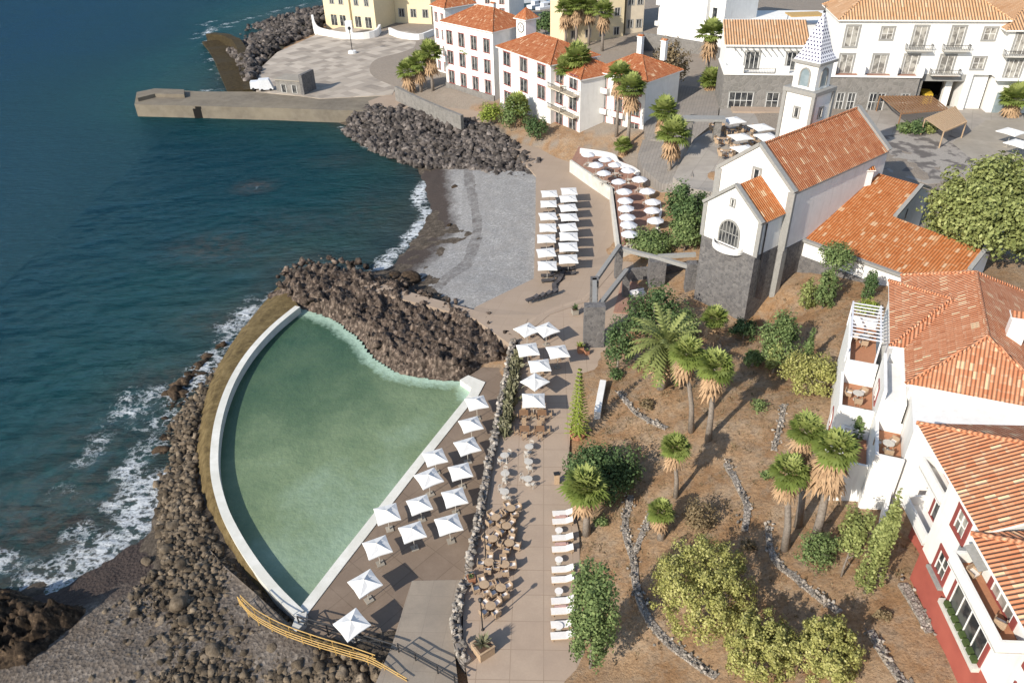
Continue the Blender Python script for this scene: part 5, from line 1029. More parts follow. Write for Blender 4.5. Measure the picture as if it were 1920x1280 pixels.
def walls(root, u0, u1, v0, v1, z0, z1, mat, name='wall'):
    mb = MB(); mb.prism([(u0,v0),(u1,v0),(u1,v1),(u0,v1)], z0, z1); return mb.build(name, mat, root, local=True)
def bx(root, name, mat, u0, u1, v0, v1, z0, z1): return walls(root, u0, u1, v0, v1, z0, z1, mat, name)
def roof_mesh(root, faces, mat, th=.22, name='roof', fascia='plaster_bright'):
    """roof planes (lists of points); underside and edges closed below"""
    mb = MB(); 
    for f in faces: mb.poly(f)
    mb.cur = 1
    cnt = {}
    key = lambda p: tuple(np.round(p, 3))
    for f in faces:
        for a, b in zip(f, list(f[1:])+[f[0]]): k_ = frozenset((key(a), key(b))); cnt[k_] = cnt.get(k_, 0)+1
    for f in faces:
        mb.poly([(p[0], p[1], p[2]-th) for p in f[::-1]])
        for a, b in zip(f, list(f[1:])+[f[0]]):
            if cnt[frozenset((key(a), key(b)))] == 1: mb.quad(a, (a[0],a[1],a[2]-th), (b[0],b[1],b[2]-th), b)
    o = mb.build(name, [mat, fascia], root, local=True); return o
def ridge_caps(root, roof, segs, mat, r=.14):
    mb = MB()
    for a, b in segs: mb.tube([np.array(a)+(0,0,.03), np.array(b)+(0,0,.03)], r, 6)
    return mb.build('ridge_tiles', mat, roof, local=True)
def hip(root, u0, u1, v0, v1, z, h, mat, axis='u', run=None, caps=True, fascia='plaster_bright'):
    if axis == 'u':
        hw = (v1-v0)/2; run = run or hw; m = (v0+v1)/2; r0 = (u0+run, m, z+h); r1 = (u1-run, m, z+h)
        a, b, c, d = (u0,v0,z), (u1,v0,z), (u1,v1,z), (u0,v1,z); F_ = [[a,b,r1,r0],[b,c,r1],[c,d,r0,r1],[d,a,r0]]
    else:
        hw = (u1-u0)/2; run = run or hw; m = (u0+u1)/2; r0 = (m, v0+run, z+h); r1 = (m, v1-run, z+h)
        a, b, c, d = (u0,v0,z), (u1,v0,z), (u1,v1,z), (u0,v1,z); F_ = [[a,b,r0],[b,c,r1,r0],[c,d,r1],[d,a,r0,r1]]
    ro = roof_mesh(root, F_, mat, fascia=fascia)
    if caps: ridge_caps(root, ro, [(r0,r1)]+([(a,r0),(d,r0),(b,r1),(c,r1)] if axis == 'u' else [(a,r0),(b,r0),(c,r1),(d,r1)]), mat)
    return ro
def chimney(root, u, v, z0, z1, w=.8, roof=None, cap='tile_orange'):
    mb = MB(); mb.box((u,v,(z0+z1)/2), (w,w*.75,z1-z0)); mb.box((u,v,z1+.06), (w*1.25,w,.12)); o = mb.build('chimney', 'plaster', roof or root, local=True)
    mb = MB(); mb.add([(u-w*.6,v-w*.45,z1+.13),(u+w*.6,v-w*.45,z1+.13),(u+w*.6,v+w*.45,z1+.13),(u-w*.6,v+w*.45,z1+.13),(u-w*.6,v,z1+.45),(u+w*.6,v,z1+.45)], [(0,1,5,4),(2,3,4,5),(1,2,5),(3,0,4)]); mb.build('chimney_cap', cap, root, local=True); return o
def balcony(root, u, v, z, w, d, na, par='plaster', rail=None, h=.95):
    n = np.array([math.cos(RAD(na)), math.sin(RAD(na)), 0]); e = np.array([-n[1], n[0], 0]); c = np.array([u,v,z], float); mb = MB(); mb.bar(c-e*w/2+n*d/2, c+e*w/2+n*d/2, d, .2)
    o = mb.build('balcony', par, root, local=True); mb = MB()
    if rail:
        for k in range(int(w/.28)+1): p = c-e*w/2+e*min(w, k*.28)+n*(d-.05); mb.bar(p, p+(0,0,h), .04, .04, n)
        mb.bar(c-e*w/2+n*(d-.05)+(0,0,h), c+e*w/2+n*(d-.05)+(0,0,h), .07, .07); mb.bar(c-e*w/2+(0,0,h), c-e*w/2+n*d+(0,0,h), .06, .06); mb.bar(c+e*w/2+(0,0,h), c+e*w/2+n*d+(0,0,h), .06, .06)
        for s in (-1,1):
            for k in range(4): p = c+e*s*w/2+n*d*k/4; mb.bar(p, p+(0,0,h), .04, .04, n)
        mb.build('railing', rail, o, local=True)
    else:
        mb.bar(c-e*w/2+n*(d-.08)+(0,0,h/2), c+e*w/2+n*(d-.08)+(0,0,h/2), .16, h); mb.bar(c-e*(w/2-.08)+(0,0,h/2), c-e*(w/2-.08)+n*(d-.17)+(0,0,h/2), .16, h); mb.bar(c+e*(w/2-.08)+(0,0,h/2), c+e*(w/2-.08)+n*(d-.17)+(0,0,h/2), .16, h); mb.build('parapet', par, o, local=True)
    return o
# ---- church
W2 = np.array([.613,-.79]); ang = math.atan2(W2[1], W2[0]); CO = np.array([33.1,82.8])-W2*10.6       # origin: left front corner of the nave; u to the right, v to the rear
ch = thing('church', 'white church with dark basalt base, gabled porch and orange tiled nave roof', 'church', (CO[0], CO[1], 5.0), ang); Z = 5.0
def cz(z): return z-Z
NW, NL, EZ, RZ = 10.6, 21.3, cz(21.9), cz(26.1)
mb = MB(); mb.prism([(0,0),(NW,0),(NW,NL),(0,NL)], 0, cz(14.4)); mb.build('stone_base', 'basalt', ch, local=True)
mb = MB(); a = [(.03,.03),(NW-.03,.03),(NW-.03,NL-.03),(.03,NL-.03)]; z0 = cz(14.4)
vs = [(x,y,z0) for x,y in a]+[(x,y,EZ) for x,y in a]+[(NW/2,.03,RZ-.1),(NW/2,NL-.03,RZ-.1)]
mb.add(vs, [(0,1,5,8,4),(1,2,6,5),(2,3,7,9,6),(3,0,4,7),(4,8,9,7),(5,6,9,8)]); mb.build('wall', 'plaster', ch, local=True)
def gable_roof(root, u0, u1, v0, v1, ez, rz, oh, mat, trim='trim_stone', cop=True, th=.25):
    m = (u0+u1)/2; sl = (rz-ez)/(m-u0); e0 = ez-sl*oh+.12; r = rz+.12
    a, b, c, d = (u0-oh,v0,e0),(u0-oh,v1,e0),(u1+oh,v0,e0),(u1+oh,v1,e0); r0, r1 = (m,v0,r),(m,v1,r)
    ro = roof_mesh(root, [[a,r0,r1,b],[c,d,r1,r0]], mat, th, fascia='trim_stone'); ridge_caps(root, ro, [(r0,r1)], mat, .16)
    if cop:
        for vv in (v0-.12, v1+.12):
            mb = MB(); 
            for s, p in ((-1, a), (1, c)): mb.bar((p[0], vv, p[2]+.12), (m, vv, r+.14), .75, .42, (0,0,1))
            mb.build('gable_coping', trim, root, local=True)
    return ro
gable_roof(ch, 0, NW, .35, NL-.35, EZ, RZ, .25, 'tile_church')
for u in (.0, NW): # corner quoins of dressed grey stone
    mb = MB(); mb.box((u, 0, (cz(14.5)+EZ)/2), (.9,.2,EZ-cz(14.5))); mb.box((u+(.0), .45, (cz(14.5)+EZ)/2), (.2,.9,EZ-cz(14.5))); mb.build('quoin', 'trim_stone', ch, local=True)
win(ch, NW/2+.2, 0, cz(22.1), .75, 1.15, -90, 'trim_stone', 'glass', .3, 0)
# porch
PU0, PU1, PD, PE, PR = 2.1, 10.1, 4.6, cz(19.4), cz(22.6)
pm = (PU0+PU1)/2; mb = MB(); mb.prism([(PU0,-PD),(PU1,-PD),(PU1,.0),(PU0,.0)], -1, cz(14.9)); mb.build('porch_base', 'basalt', ch, local=True)
mb = MB(); z0 = cz(14.9); a = [(PU0+.03,-PD+.03),(PU1-.03,-PD+.03),(PU1-.03,.02),(PU0+.03,.02)]; vs = [(x,y,z0) for x,y in a]+[(x,y,PE) for x,y in a]+[(pm,-PD+.03,PR-.1),(pm,.02,PR-.1)]
mb.add(vs, [(0,1,5,8,4),(1,2,6,5),(2,3,7,9,6),(3,0,4,7),(4,8,9,7),(5,6,9,8)]); mb.build('porch_wall', 'plaster', ch, local=True)
m = pm; sl = (PR-PE)/(pm-PU0); e0 = PE-sl*.3+.12
ro = roof_mesh(ch, [[(PU0-.3,-PD+.3,e0),(m,-PD+.3,PR+.12),(m,0,PR+.12),(PU0-.3,0,e0)],[(PU1+.3,-PD+.3,e0),(PU1+.3,0,e0),(m,0,PR+.12),(m,-PD+.3,PR+.12)]], 'tile_annex', .2, 'porch_roof', 'trim_stone')
mb = MB(); [mb.bar((p, -PD-.02, e0+.1), (m, -PD-.02, PR+.22), .62, .36) for p in (PU0-.3, PU1+.3)]; mb.build('gable_coping', 'trim_stone', ch, local=True)
for u in (PU0, PU1): mb = MB(); mb.box((u, -PD, (z0+PE)/2), (.55,.16,PE-z0)); mb.box((u, -PD+.3, (z0+PE)/2), (.16,.6,PE-z0)); mb.build('quoin', 'trim_stone', ch, local=True)
win(ch, pm-.15, -PD, cz(20.1), .45, .75, -90, 'trim_stone', 'glass', .18, 0)
# big arched window and its bowed balcony
aw = 2.9; ah = 2.7; base_z = cz(15.1); mb = MB(); pts = [(pm-aw/2, base_z), (pm+aw/2, base_z)]+[(pm+aw/2*math.cos(t_), base_z+ah*.55+aw/2*1.15*math.sin(t_)) for t_ in np.linspace(0, math.pi, 13)]
mb.poly([(x, -PD-.02, z) for x, z in pts]); aw_o = mb.build('arched_window', 'glass', ch, local=True)
mb = MB()
for k in range(1, 6): x = pm-aw/2+aw*k/6; top = base_z+ah*.55+1.15*math.sqrt(max(0, (aw/2)**2-(x-pm)**2)); mb.bar((x,-PD-.05,base_z), (x,-PD-.05,top), .09, .06, (0,1,0))
mb.bar((pm-aw/2,-PD-.05,base_z+ah*.55), (pm+aw/2,-PD-.05,base_z+ah*.55), .06, .1)
for p, q in zip(pts[1:], pts[2:]+pts[:1]): mb.bar((p[0],-PD-.05,p[1]), (q[0],-PD-.05,q[1]), .2, .12, (0,1,0))
mb.build('tracery', 'trim_stone', aw_o, local=True)
mb = MB(); arc = [(pm+.1+2.1*math.cos(t_), -PD-1.4*math.sin(t_)) for t_ in np.linspace(math.pi, 0, 15)]; mb.prism([(p[0], p[1]) for p in arc], cz(14.5), cz(14.75)); bal = mb.build('balcony', 'plaster', ch, local=True)
mb = MB(); wallstrip(mb, [np.array([p[0], p[1], cz(15.3)]) for p in arc], .14, .54); mb.build('parapet', 'plaster', bal, local=True)
# buttress strip and drain on the shaded side
for v in (0.1,): mb = MB(); mb.box((NW+.02, v+.2, cz(11.0)), (.7,.9,7.2)); mb.build('buttress', 'trim_stone', ch, local=True)
mb = MB(); mb.tube([(PU1+.12,-PD+1.2,cz(9)),(PU1+.12,-PD+1.2,PE-.2)], .09, 6); mb.build('drainpipe', 'metal_dark', ch, local=True)
# tower
TW = 4.5; tu1 = .0-.0; tu0 = tu1-TW; tv0 = 19.0; tv1 = tv0+TW; tc = ((tu0+tu1)/2, (tv0+tv1)/2); TC = cz(26.9)
bx(ch, 'tower', 'plaster', tu0, tu1, tv0, tv1, 0, TC)
tb = np.array([CO[0]+math.cos(ang)*tu1-math.sin(ang)*tv0, CO[1]+math.sin(ang)*tu1+math.cos(ang)*tv0]); zt = lambda py: cz(zat(tb[0], tb[1], py))
bx(ch, 'cornice', 'trim_stone', tu0-.3, tu1+.3, tv0-.3, tv1+.3, TC, TC+.55)
BZ = TC+.55; BT = BZ+3.3
bx(ch, 'belfry', 'plaster', tu0+.5, tu1-.5, tv0+.5, tv1-.5, BZ, BT); bx(ch, 'cornice', 'trim_stone', tu0+.1, tu1-.1, tv0+.1, tv1-.1, BT, BT+.35)
def arch_open(u, v, z, w, h, na):
    n = np.array([math.cos(RAD(na)), math.sin(RAD(na)), 0]); e = np.array([-n[1], n[0], 0]); c = np.array([u,v,z]); pts = [c-e*w/2, c+e*w/2]+[c+e*w/2*math.cos(t_)+np.array([0,0,h-w/2+w/2*math.sin(t_)*1.1]) for t_ in np.linspace(0, math.pi, 9)]
    mb = MB(); mb.poly([p+n*.02 for p in pts]); o = mb.build('belfry_opening', 'glass_blue', ch, local=True); mb = MB()
    for p, q in zip(pts[1:], pts[2:]+pts[:1]): mb.bar(p+n*.05, q+n*.05, .2, .12, n)
    mb.build('surround', 'trim_stone', o, local=True)
for u, v, na in ((tc[0], tv0+.5, -90), (tu1-.5, tc[1], 0), (tu0+.5, tc[1], 180)): arch_open(u, v, BZ+.35, 1.5, 2.3, na)
for u, v, na in ((tc[0], tv0, -90), (tu1, tc[1], 0)): win(ch, u, v, TC-3.2, .7, 1.25, na, 'trim_stone', 'glass', .22, 0)
for u, v in ((tu0,tv0),(tu1,tv0),(tu1,tv1)): mb = MB(); mb.box((u, v, (cz(20)+TC)/2), (.5,.5,TC-cz(20))); mb.build('quoin', 'trim_stone', ch, local=True)
def _checker():
    k = NT('checker_tiles'); uv = k.uv(); s = k.n('SeparateXYZ'); k.t.links.new(uv, s.inputs[0]); u = k.math('DIVIDE', s.outputs[0], .46); v = k.math('DIVIDE', s.outputs[1], .46)
    off = k.math('MULTIPLY', k.math('MODULO', k.math('FLOOR', v), 2.), .5); fu = k.math('FRACT', k.math('ADD', k.math('ADD', u, off), 100.)); fv = k.math('FRACT', k.math('ADD', v, 100.))
    d = k.math('MULTIPLY', k.math('LESS_THAN', k.math('ABSOLUTE', k.math('SUBTRACT', fu, .5)), .26), k.math('LESS_THAN', k.math('ABSOLUTE', k.math('SUBTRACT', fv, .5)), .27)); k.base(k.mix(d, (.72,.71,.74), (.045,.045,.10))); k.rough(.4)
_checker()
SZ = BT+.35; s0, s1 = 1.75, .95
mb = MB(); q = lambda s, z: [(tc[0]+a*s, tc[1]+b*s, z) for a, b in ((-1,-1),(1,-1),(1,1),(-1,1))]
lev = [(2.0, SZ), (1.45, SZ+1.0), (1.0, SZ+2.6), (.5, SZ+4.4), (.1, SZ+5.8)]; vs = [p for s, z in lev for p in q(s, z)]
mb.add(vs, [(i*4+j, i*4+(j+1)%4, i*4+4+(j+1)%4, i*4+4+j) for i in range(4) for j in range(4)]); mb.build('spire', 'checker_tiles', ch, local=True)
mb = MB(); mb.lathe((tc[0],tc[1],SZ+5.8), [(.16,0),(.2,.15),(.05,.3),(.03,1.1)], 8); mb.bar((tc[0]-.3,tc[1],SZ+6.6), (tc[0]+.3,tc[1],SZ+6.6), .05, .05); mb.build('finial', 'metal_dark', ch, local=True)
# ---- annexe: two tiled arms under one slope
an = thing('church_annexe', 'low L-shaped white annexe with deep orange tiled roof beside the church', 'building', P(1560,470,12.0)); AO = np.array(an.location)
E1 = P(1497,447,14.2); E2 = P(1692,516,14.2); e = (E2-E1)[:2]/np.linalg.norm((E2-E1)[:2]); nin = np.array([-e[1], e[0]]); nin = nin if nin[1] > 0 else -nin; sl = math.tan(RAD(17)); nrm = np.array([-nin[0]*sl, -nin[1]*sl, 1.])
A = [onplane(x, y, E1, nrm) for x, y in [(1497,447),(1637,322),(1728,348),(1678,407),(1846,470),(1818,506),(1690,517)]]
ro = roof_mesh(an, [[tuple(p-AO) for p in A[::-1]]], 'tile_annex', .3, fascia='trim_stone')
for f in ro.data.polygons: 
    pass
cen = np.mean(A, axis=0); mb = MB(); mb.cur = 0
ins = [p+(cen-p)*.03 for p in A]; vs = [(p[0]-AO[0], p[1]-AO[1], p[2]-AO[2]-.32) for p in ins]; lo = [(p[0]-AO[0], p[1]-AO[1], -3.0) for p in ins]; n = len(vs); mb.add(vs+lo, [(i, n+i, n+(i+1)%n, (i+1)%n)[::-1] for i in range(n)]); mb.build('wall', 'plaster', an, local=True)
mb = MB(); q0, q1 = ins[0]-AO, ins[6]-AO; off = np.array([-nin[0], -nin[1], 0])*.12; mb.bar(q0+off+np.array([0,0,-3.6-q0[2]+12.2-12.0+1.2]), q1+off+np.array([0,0,-3.6-q1[2]+1.4]), .3, 4.4); mb.build('stone_base', 'basalt', an, local=True)
for a, b in ((A[2], A[3]), (A[4], A[5]), (A[0]+np.array([0,0,-.02]), A[6])): mb = MB(); mb.bar(a-AO+np.array([0,0,.08]), b-AO+np.array([0,0,.08]), .5, .3); mb.build('verge_coping', 'trim_stone', an, local=True)
# gable returns: the back slopes fall away behind the two ridge ends
e3 = np.array([e[0], e[1], 0]); n3 = np.array([nin[0], nin[1], 0])
for i0, i1, ln, lb in ((3, 2, 3.0, 'gable_wall'), (5, 4, 2.2, 'gable_wall')):
    g1, g0 = A[i0]-AO, A[i1]-AO; g2 = g0+n3*ln-np.array([0,0,ln*.42]); sh = e3*.06; mb = MB()
    lo = [np.array([p[0], p[1], -3.5]) for p in (g1, g0, g2)]; q = [g1-(0,0,.3), g0-(0,0,.3), g2-(0,0,.3)]
    mb.add([p+sh for p in q]+[p+sh for p in lo]+[p-e3*.4 for p in q]+[p-e3*.4 for p in lo], [(0,1,4,3),(1,2,5,4),(9,10,7,6),(10,11,8,7),(2,8,11,5)]); mb.build(lb, 'plaster', an, local=True)
    L2 = 9.0 if i0 == 3 else 12; mb = MB(); q = [g0, g2, g2-e3*L2, g0-e3*L2]; mb.poly(q); mb.poly([p-(0,0,.25) for p in q[::-1]]); mb.build('back_slope', 'tile_annex', an, local=True)
    mb = MB(); mb.bar(g0+(0,0,.08), g2+(0,0,.08), .5, .3); mb.build('verge_coping', 'trim_stone', an, local=True)
    if i0 == 3:
        m_ = g1*.45+g0*.55+e3*.09; mb = MB(); u_ = (g0-g1)/np.linalg.norm(g0-g1); u_[2] = 0; mb.poly([m_-u_*.2-(0,0,2.6), m_+u_*.2-(0,0,2.6), m_+u_*.2-(0,0,1.2), m_-u_*.2-(0,0,1.2)]); mb.build('slit_window', 'glass', an, local=True)
c = onplane(1618,345, E1, nrm)-AO; chimney(an, c[0], c[1], c[2]-.6, c[2]+2.0, 1.5, None, 'tile_annex')
# ---- upper villa
V1 = P(1698,719,21.); va = math.atan2(-.385,.923); v1 = thing('upper_villa', 'white villa with broad hipped tile roof, roof terraces and pergola, behind the lower villa', 'house', (V1[0], V1[1], 12.0), va)
EZ = 9.0
walls(v1, .5, 12.5, .6, 18, -2, EZ-.1, 'plaster'); 
r0 = (5.1,3.6,EZ+3.3); r1 = (5.2,14.6,EZ+3.3); a=(0,0,EZ); b=(11,0,EZ); c=(11,18.5,EZ); d=(0,18.5,EZ)
ro = roof_mesh(v1, [[a,b,r0],[b,c,r1,r0],[c,d,r1],[d,a,r0,r1]], 'tile_villa'); ridge_caps(v1, ro, [(r0,r1),(a,r0),(b,r0),(c,r1),(d,r1)], 'tile_villa', .17)
wr = (3.3,10.8,EZ+2.35); wb = (5.1,10.8,EZ+2.35); wa=(-1.1,5.2,EZ); wd=(-1.1,17.0,EZ); w0=(1.0,5.2,EZ+.02); w1=(1.0,17,EZ+.02)
ro2 = roof_mesh(v1, [[wd,wa,wr],[wa,(5.1,5.2,EZ+.05),wb,wr],[(5.1,17,EZ+.05),wd,wr,wb]], 'tile_villa'); ridge_caps(v1, ro2, [(wa,wr),(wd,wr)], 'tile_villa', .17)
walls(v1, -.7, .52, 5.7, 16.5, -2, EZ-.2, 'plaster')
chimney(v1, 7.6, 6.6, EZ+.6, EZ+3.9, 1.25, None, 'tile_villa')
# white flat roof/terrace slab between the two villas and the stepped terraces to the left
bx(v1, 'terrace_block', 'plaster', -1.4, .48, -.5, 5.1, -2, 7.4); bx(v1, 'parapet', 'plaster', -1.4, -1.15, -.5, 5.1, 7.4, 8.3)
bx(v1, 'terrace_block', 'plaster', .7, 12.5, -4.6, .58, -2, 7.9)
for k, (u0,u1,v0,v1_,z) in enumerate([(-4.0,-1.42,5.6,13.6,5.6),(-4.2,-1.42,.4,5.5,4.4),(-3.6,-1.42,-4.4,.3,2.6),(-1.4,.68,-5.2,-.55,4.6)]):
    bx(v1, 'terrace_block', 'plaster', u0, u1, v0, v1_, -3, z); bx(v1, 'terrace_floor', 'terracotta', u0+.28, u1-.02, v0+.25, v1_-.25, z, z+.03)
    bx(v1, 'parapet', 'plaster', u0, u0+.25, v0, v1_, z, z+.95); bx(v1, 'parapet', 'plaster', u0+.26, u1-.01, v0, v0+.22, z, z+.95); bx(v1, 'parapet', 'plaster', u0+.26, u1-.01, v1_-.22, v1_, z, z+.9)
mb = MB()
for k in range(11): mb.bar((-4.0,7.0+k*.6,8.2), (-1.4,7.0+k*.6,8.2), .07, .1)
mb.bar((-4.0,6.8,8.15), (-4.0,13.3,8.15), .14, .16); mb.bar((-1.6,6.8,8.15), (-1.6,13.3,8.15), .14, .16)
for v in (6.9,13.2):
    for u in (-4.0,-1.6): mb.bar((u,v,5.6), (u,v,8.1), .14, .14)
mb.build('terrace_pergola', 'canvas_pale', v1, local=True)
win(v1, -1.4, 2.4, 5.2, 1.3, 1.6, 180, 'red_trim', 'glass', .12); win(v1, -1.42-2.78, 2.9, 1.2, 1.3, 1.5, 180, 'red_trim', 'glass', .12); win(v1, -3.6, -2, .3, 1.1, 1.4, 180, 'red_trim', 'glass', .12)
def local(t, u, v, z): l = ROOTS[t.name]; return (l[0]+math.cos(l[3])*u-math.sin(l[3])*v, l[1]+math.sin(l[3])*u+math.cos(l[3])*v, l[2]+z)
k = 0
for i, (u, v, z) in enumerate([(-2.7,3.0,4.43),(-2.6,10.5,5.63),(-.4,-3.2,4.63)]):
    q = local(v1, u, v, z); wh = ['upper villa terrace below the pergola','pergola terrace of the upper villa','small terrace at the corner of the upper villa'][i]
    t = dup(mt, q, 0, 'round table on the '+wh, 'terrace tables of the upper villa')
    for a in (.6, 2.6, 4.4): dup(wc, (q[0]+math.cos(a)*.75, q[1]+math.sin(a)*.75, q[2]), a-1.57, 'wicker armchair on the '+wh, 'terrace chairs of the upper villa')
# ---- lower villa
d2 = np.array([-.08,-.997]); fa = math.atan2(d2[1], d2[0]); p0 = P(1705,1085,13.0)
v2 = thing('lower_villa', 'white three-storey villa with red plinth and orange tiled roof in the bottom right corner', 'house', (p0[0], p0[1], 12.0), fa)   # u along the facade towards the viewer, v into the house
# the house lies on the left of travel, v>0 goes right in the photograph
b = lambda z: z-12.0
walls(v2, 0, 15, 0, 11, -1.5, b(16.2), 'red_paint', 'plinth'); mb = MB(); mb.prism([(.03,.03),(15,.03),(15,11),(.03,11)], b(16.2), b(23.3)); mb.build('wall', 'plaster', v2, local=True)
walls(v2, -4.4, -.0, 1.6, 11, -1.5, b(15.4), 'red_paint', 'plinth'); mb = MB(); mb.prism([(-4.37,1.63),(.03,1.63),(.03,11),(-4.37,11)], b(15.4), b(23.3)); mb.build('wall', 'plaster', v2, local=True)
ez = b(23.45); r0 = (1.2,5.6,ez+2.9); a=(-4.7,-.55,ez); c_=(5.2,-.55,ez); r1=(5.2,5.6,ez+2.9); d_=(-4.7,11.6,ez); f_=(5.2,11.6,ez)
ro = roof_mesh(v2, [[a,r0,r1,c_],[d_,r0,a],[d_,f_,r1,r0]], 'tile_villa'); ridge_caps(v2, ro, [(a,r0),(d_,r0),(r0,r1)], 'tile_villa', .16)
ez2 = b(23.5); q0=(9.5,5.4,ez2+2.6); ro = roof_mesh(v2, [[(5.25,-1.15,ez2),(9.5,5.4,ez2+2.6),(16,5.4,ez2+2.6),(16,-1.15,ez2)],[(5.25,-1.15,ez2),(5.25,5.4,ez2+.9),(9.5,5.4,ez2+2.6)],[(9.5,5.4,ez2+2.6),(5.25,5.4,ez2+.9),(5.25,11.6,ez2),(16,11.6,ez2),(16,5.4,ez2+2.6)]], 'tile_villa'); ridge_caps(v2, ro, [((5.25,-1.15,ez2),q0)], 'tile_villa', .16)
win(v2, 2.6, .03, b(20.75), 1.15, 1.5, -90, 'red_trim', 'glass_pale', .36, 1, 1, label='red-framed small upper window of the lower villa')
win(v2, 2.5, .03, b(16.7), 1.2, 1.6, -90, 'red_trim', 'glass', .3, 1, 1); bx(v2, 'sill', 'trim_stone', 1.5, 3.5, -.3, .0, b(16.2), b(16.4))
win(v2, 8.2, .03, b(20.95), 2.3, 2.1, -90, 'red_trim', 'glass_pale', .4, 2, 0, name='balcony_door'); balcony(v2, 8.0, .0, b(20.7), 6.2, 1.5, -90, 'plaster')
bx(v2, 'balcony_floor', 'terracotta', 5.1, 10.9, -1.3, -.02, b(20.81), b(20.83))
win(v2, 6.6, -.0, b(16.3), 4.2, 2.4, -90, 'red_trim', 'glass', .3, 3, 0, name='loggia'); bx(v2, 'sill', 'concrete_pale', 4.1, 9.1, -.45, -.0, b(15.9), b(16.25)); mb = MB(); [mb.box((4.7+k*.55, -.2, b(16.4)), (.4,.3,.3)) for k in range(8)]; mb.build('flower_boxes', 'leaf_mid', v2, local=True)
win(v2, 12.4, .03, b(20.4), 1.4, 2.3, -90, 'red_trim', 'glass_pale', .35, 1, 0); win(v2, 12.6, -.0, b(16.4), 1.6, 2.2, -90, 'red_trim', 'glass', .3, 1, 0)
win(v2, -2.1, 1.63, b(20.3), 1.5, 2.2, -90, 'red_trim', 'glass_pale', .35, 1, 0, name='balcony_door'); balcony(v2, -2.2, 1.6, b(20.1), 3.6, 1.4, -90, 'plaster')
win(v2, -2.1, 1.63, b(16.5), 1.6, 2.3, -90, 'red_trim', 'glass', .3, 1, 0, name='balcony_door'); balcony(v2, -2.2, 1.6, b(16.3), 3.8, 1.5, -90, 'plaster')
mb = MB(); mb.add([(5.0,-.02,b(22.6)),(6.9,-.02,b(22.6)),(6.9,-1.0,b(22.15)),(5.0,-1.0,b(22.15)),(5.0,-.02,b(22.68)),(6.9,-.02,b(22.68)),(6.9,-1.0,b(22.23)),(5.0,-1.0,b(22.23))], [(0,1,2,3)[::-1],(4,5,6,7),(0,1,5,4),(1,2,6,5),(2,3,7,6),(3,0,4,7)]); mb.build('canopy', 'trim_stone', v2, local=True)  # added grey slab standing for a shadow-like shape on the wall
for i, (u, z) in enumerate([(6.2,20.83),(9.6,20.83)]):
    q = local(v2, u, -.75, b(z)); dup(wc, q, .4+i*2, ['left','right'][i]+' wicker armchair on the big balcony of the lower villa', 'balcony armchairs of the lower villa')
t = thing('white_wall', 'triangular white stair wall between the villa terrace and the tall cypress', 'wall', P(1672,930,12.5)); mb = MB(); q = [P(1652,985,12.6), P(1668,900,13.0), P(1692,905,13.0)]; wallstrip(mb, [np.array([q[0][0],q[0][1],13.6]), np.array([q[1][0],q[1][1],15.4])], .3, 3.5); wallstrip(mb, [np.array([q[1][0]+.17,q[1][1],15.4]), np.array([q[2][0],q[2][1],15.0])], .3, 3.5); mb.build('panel', 'plaster', t)
# ---- far apartment row
def block(name, label, pa, pb, z, h, depth, rows, cols, roofh, mat='plaster', roof='tile_orange', fm='red_trim', seed=0, ww=1.5, wh=2.0, hipr=True, over=.5, shut=None, skip=(), base=None, balc=(), side=None, storey=None, gm='glass'):
    a = P(*pa, z); b_ = P(*pb, z); L = np.linalg.norm(b_-a); an_ = math.atan2(b_[1]-a[1], b_[0]-a[0]); t = thing(name, label, 'apartment block' if 'apart' in name else 'building', a, an_)
    walls(t, 0, L, 0, depth, -3, h, mat); st = storey or h/rows
    for r in range(rows):
        for c in range(cols):
            if (r, c) in skip: continue
            u = L*(c+.5)/cols; win(t, u, 0, st*r+st*.22, ww, min(wh, st*.62), -90, fm, gm, .18, 1, 0, shut=shut)
            if (r, c) in balc: balcony(t, u, 0, st*r+.05, ww*1.9, 1.1, -90, 'plaster')
    if side:
        for r in range(rows):
            for v in (depth*.3, depth*.7): win(t, L if side > 0 else 0, v, st*r+st*.25, ww*.6, st*.45, 0 if side > 0 else 180, fm, gm, .15, 0)
    if roof and hipr: hip(t, -over, L+over, -over, depth+over, h, roofh, roof, 'u' if L >= depth else 'v')
    return t, L
Zr = 5.0
tA, LA = block('apartment_block', 'left white apartment block of the row with hipped orange roof facing the bay', (838,160), (928,186), Zr, 15.0, 12, 3, 4, 3.4, seed=1, storey=4.6, side=-1, ww=2.0, wh=2.9)
tB, LB = block('apartment_block', 'middle white apartment block of the row with maroon-framed windows', (938,196), (1032,238), Zr, 12.8, 12, 3, 3, 3.0, seed=2, storey=4.25, ww=2.7, wh=2.7, skip=((0,2),))
tB2, LB2 = block('apartment_block', 'recessed pale bay with stacked dark-railed balconies beside the middle block', (1036,234), (1086,258), Zr, 11.6, 10, 3, 2, 2.6, mat='plaster', seed=9, storey=4.2, ww=2.6, wh=3.0, over=.3)
tC, LC = block('apartment_block', 'right white apartment block of the row, nearest the parasol terrace', (1112,242), (1204,268), Zr, 12.0, 11, 3, 3, 3.0, seed=3, storey=4.1, balc=((1,0),(1,1),(2,0)), side=-1, ww=2.0, wh=2.9)
tD, LD = block('apartment_block', 'slim white rear wing at the left end of the row beside the plaza', (820,134), (842,142), 4.2, 16.5, 9, 4, 2, 2.4, seed=4, storey=4, ww=1.0)
for t_, u in ((tA, LA*.5), (tC, LC*.35), (tC, LC*.8)): chimney(t_, u, 8.5, 14, 18.6 if t_ is tA else 17.6, 1.1)
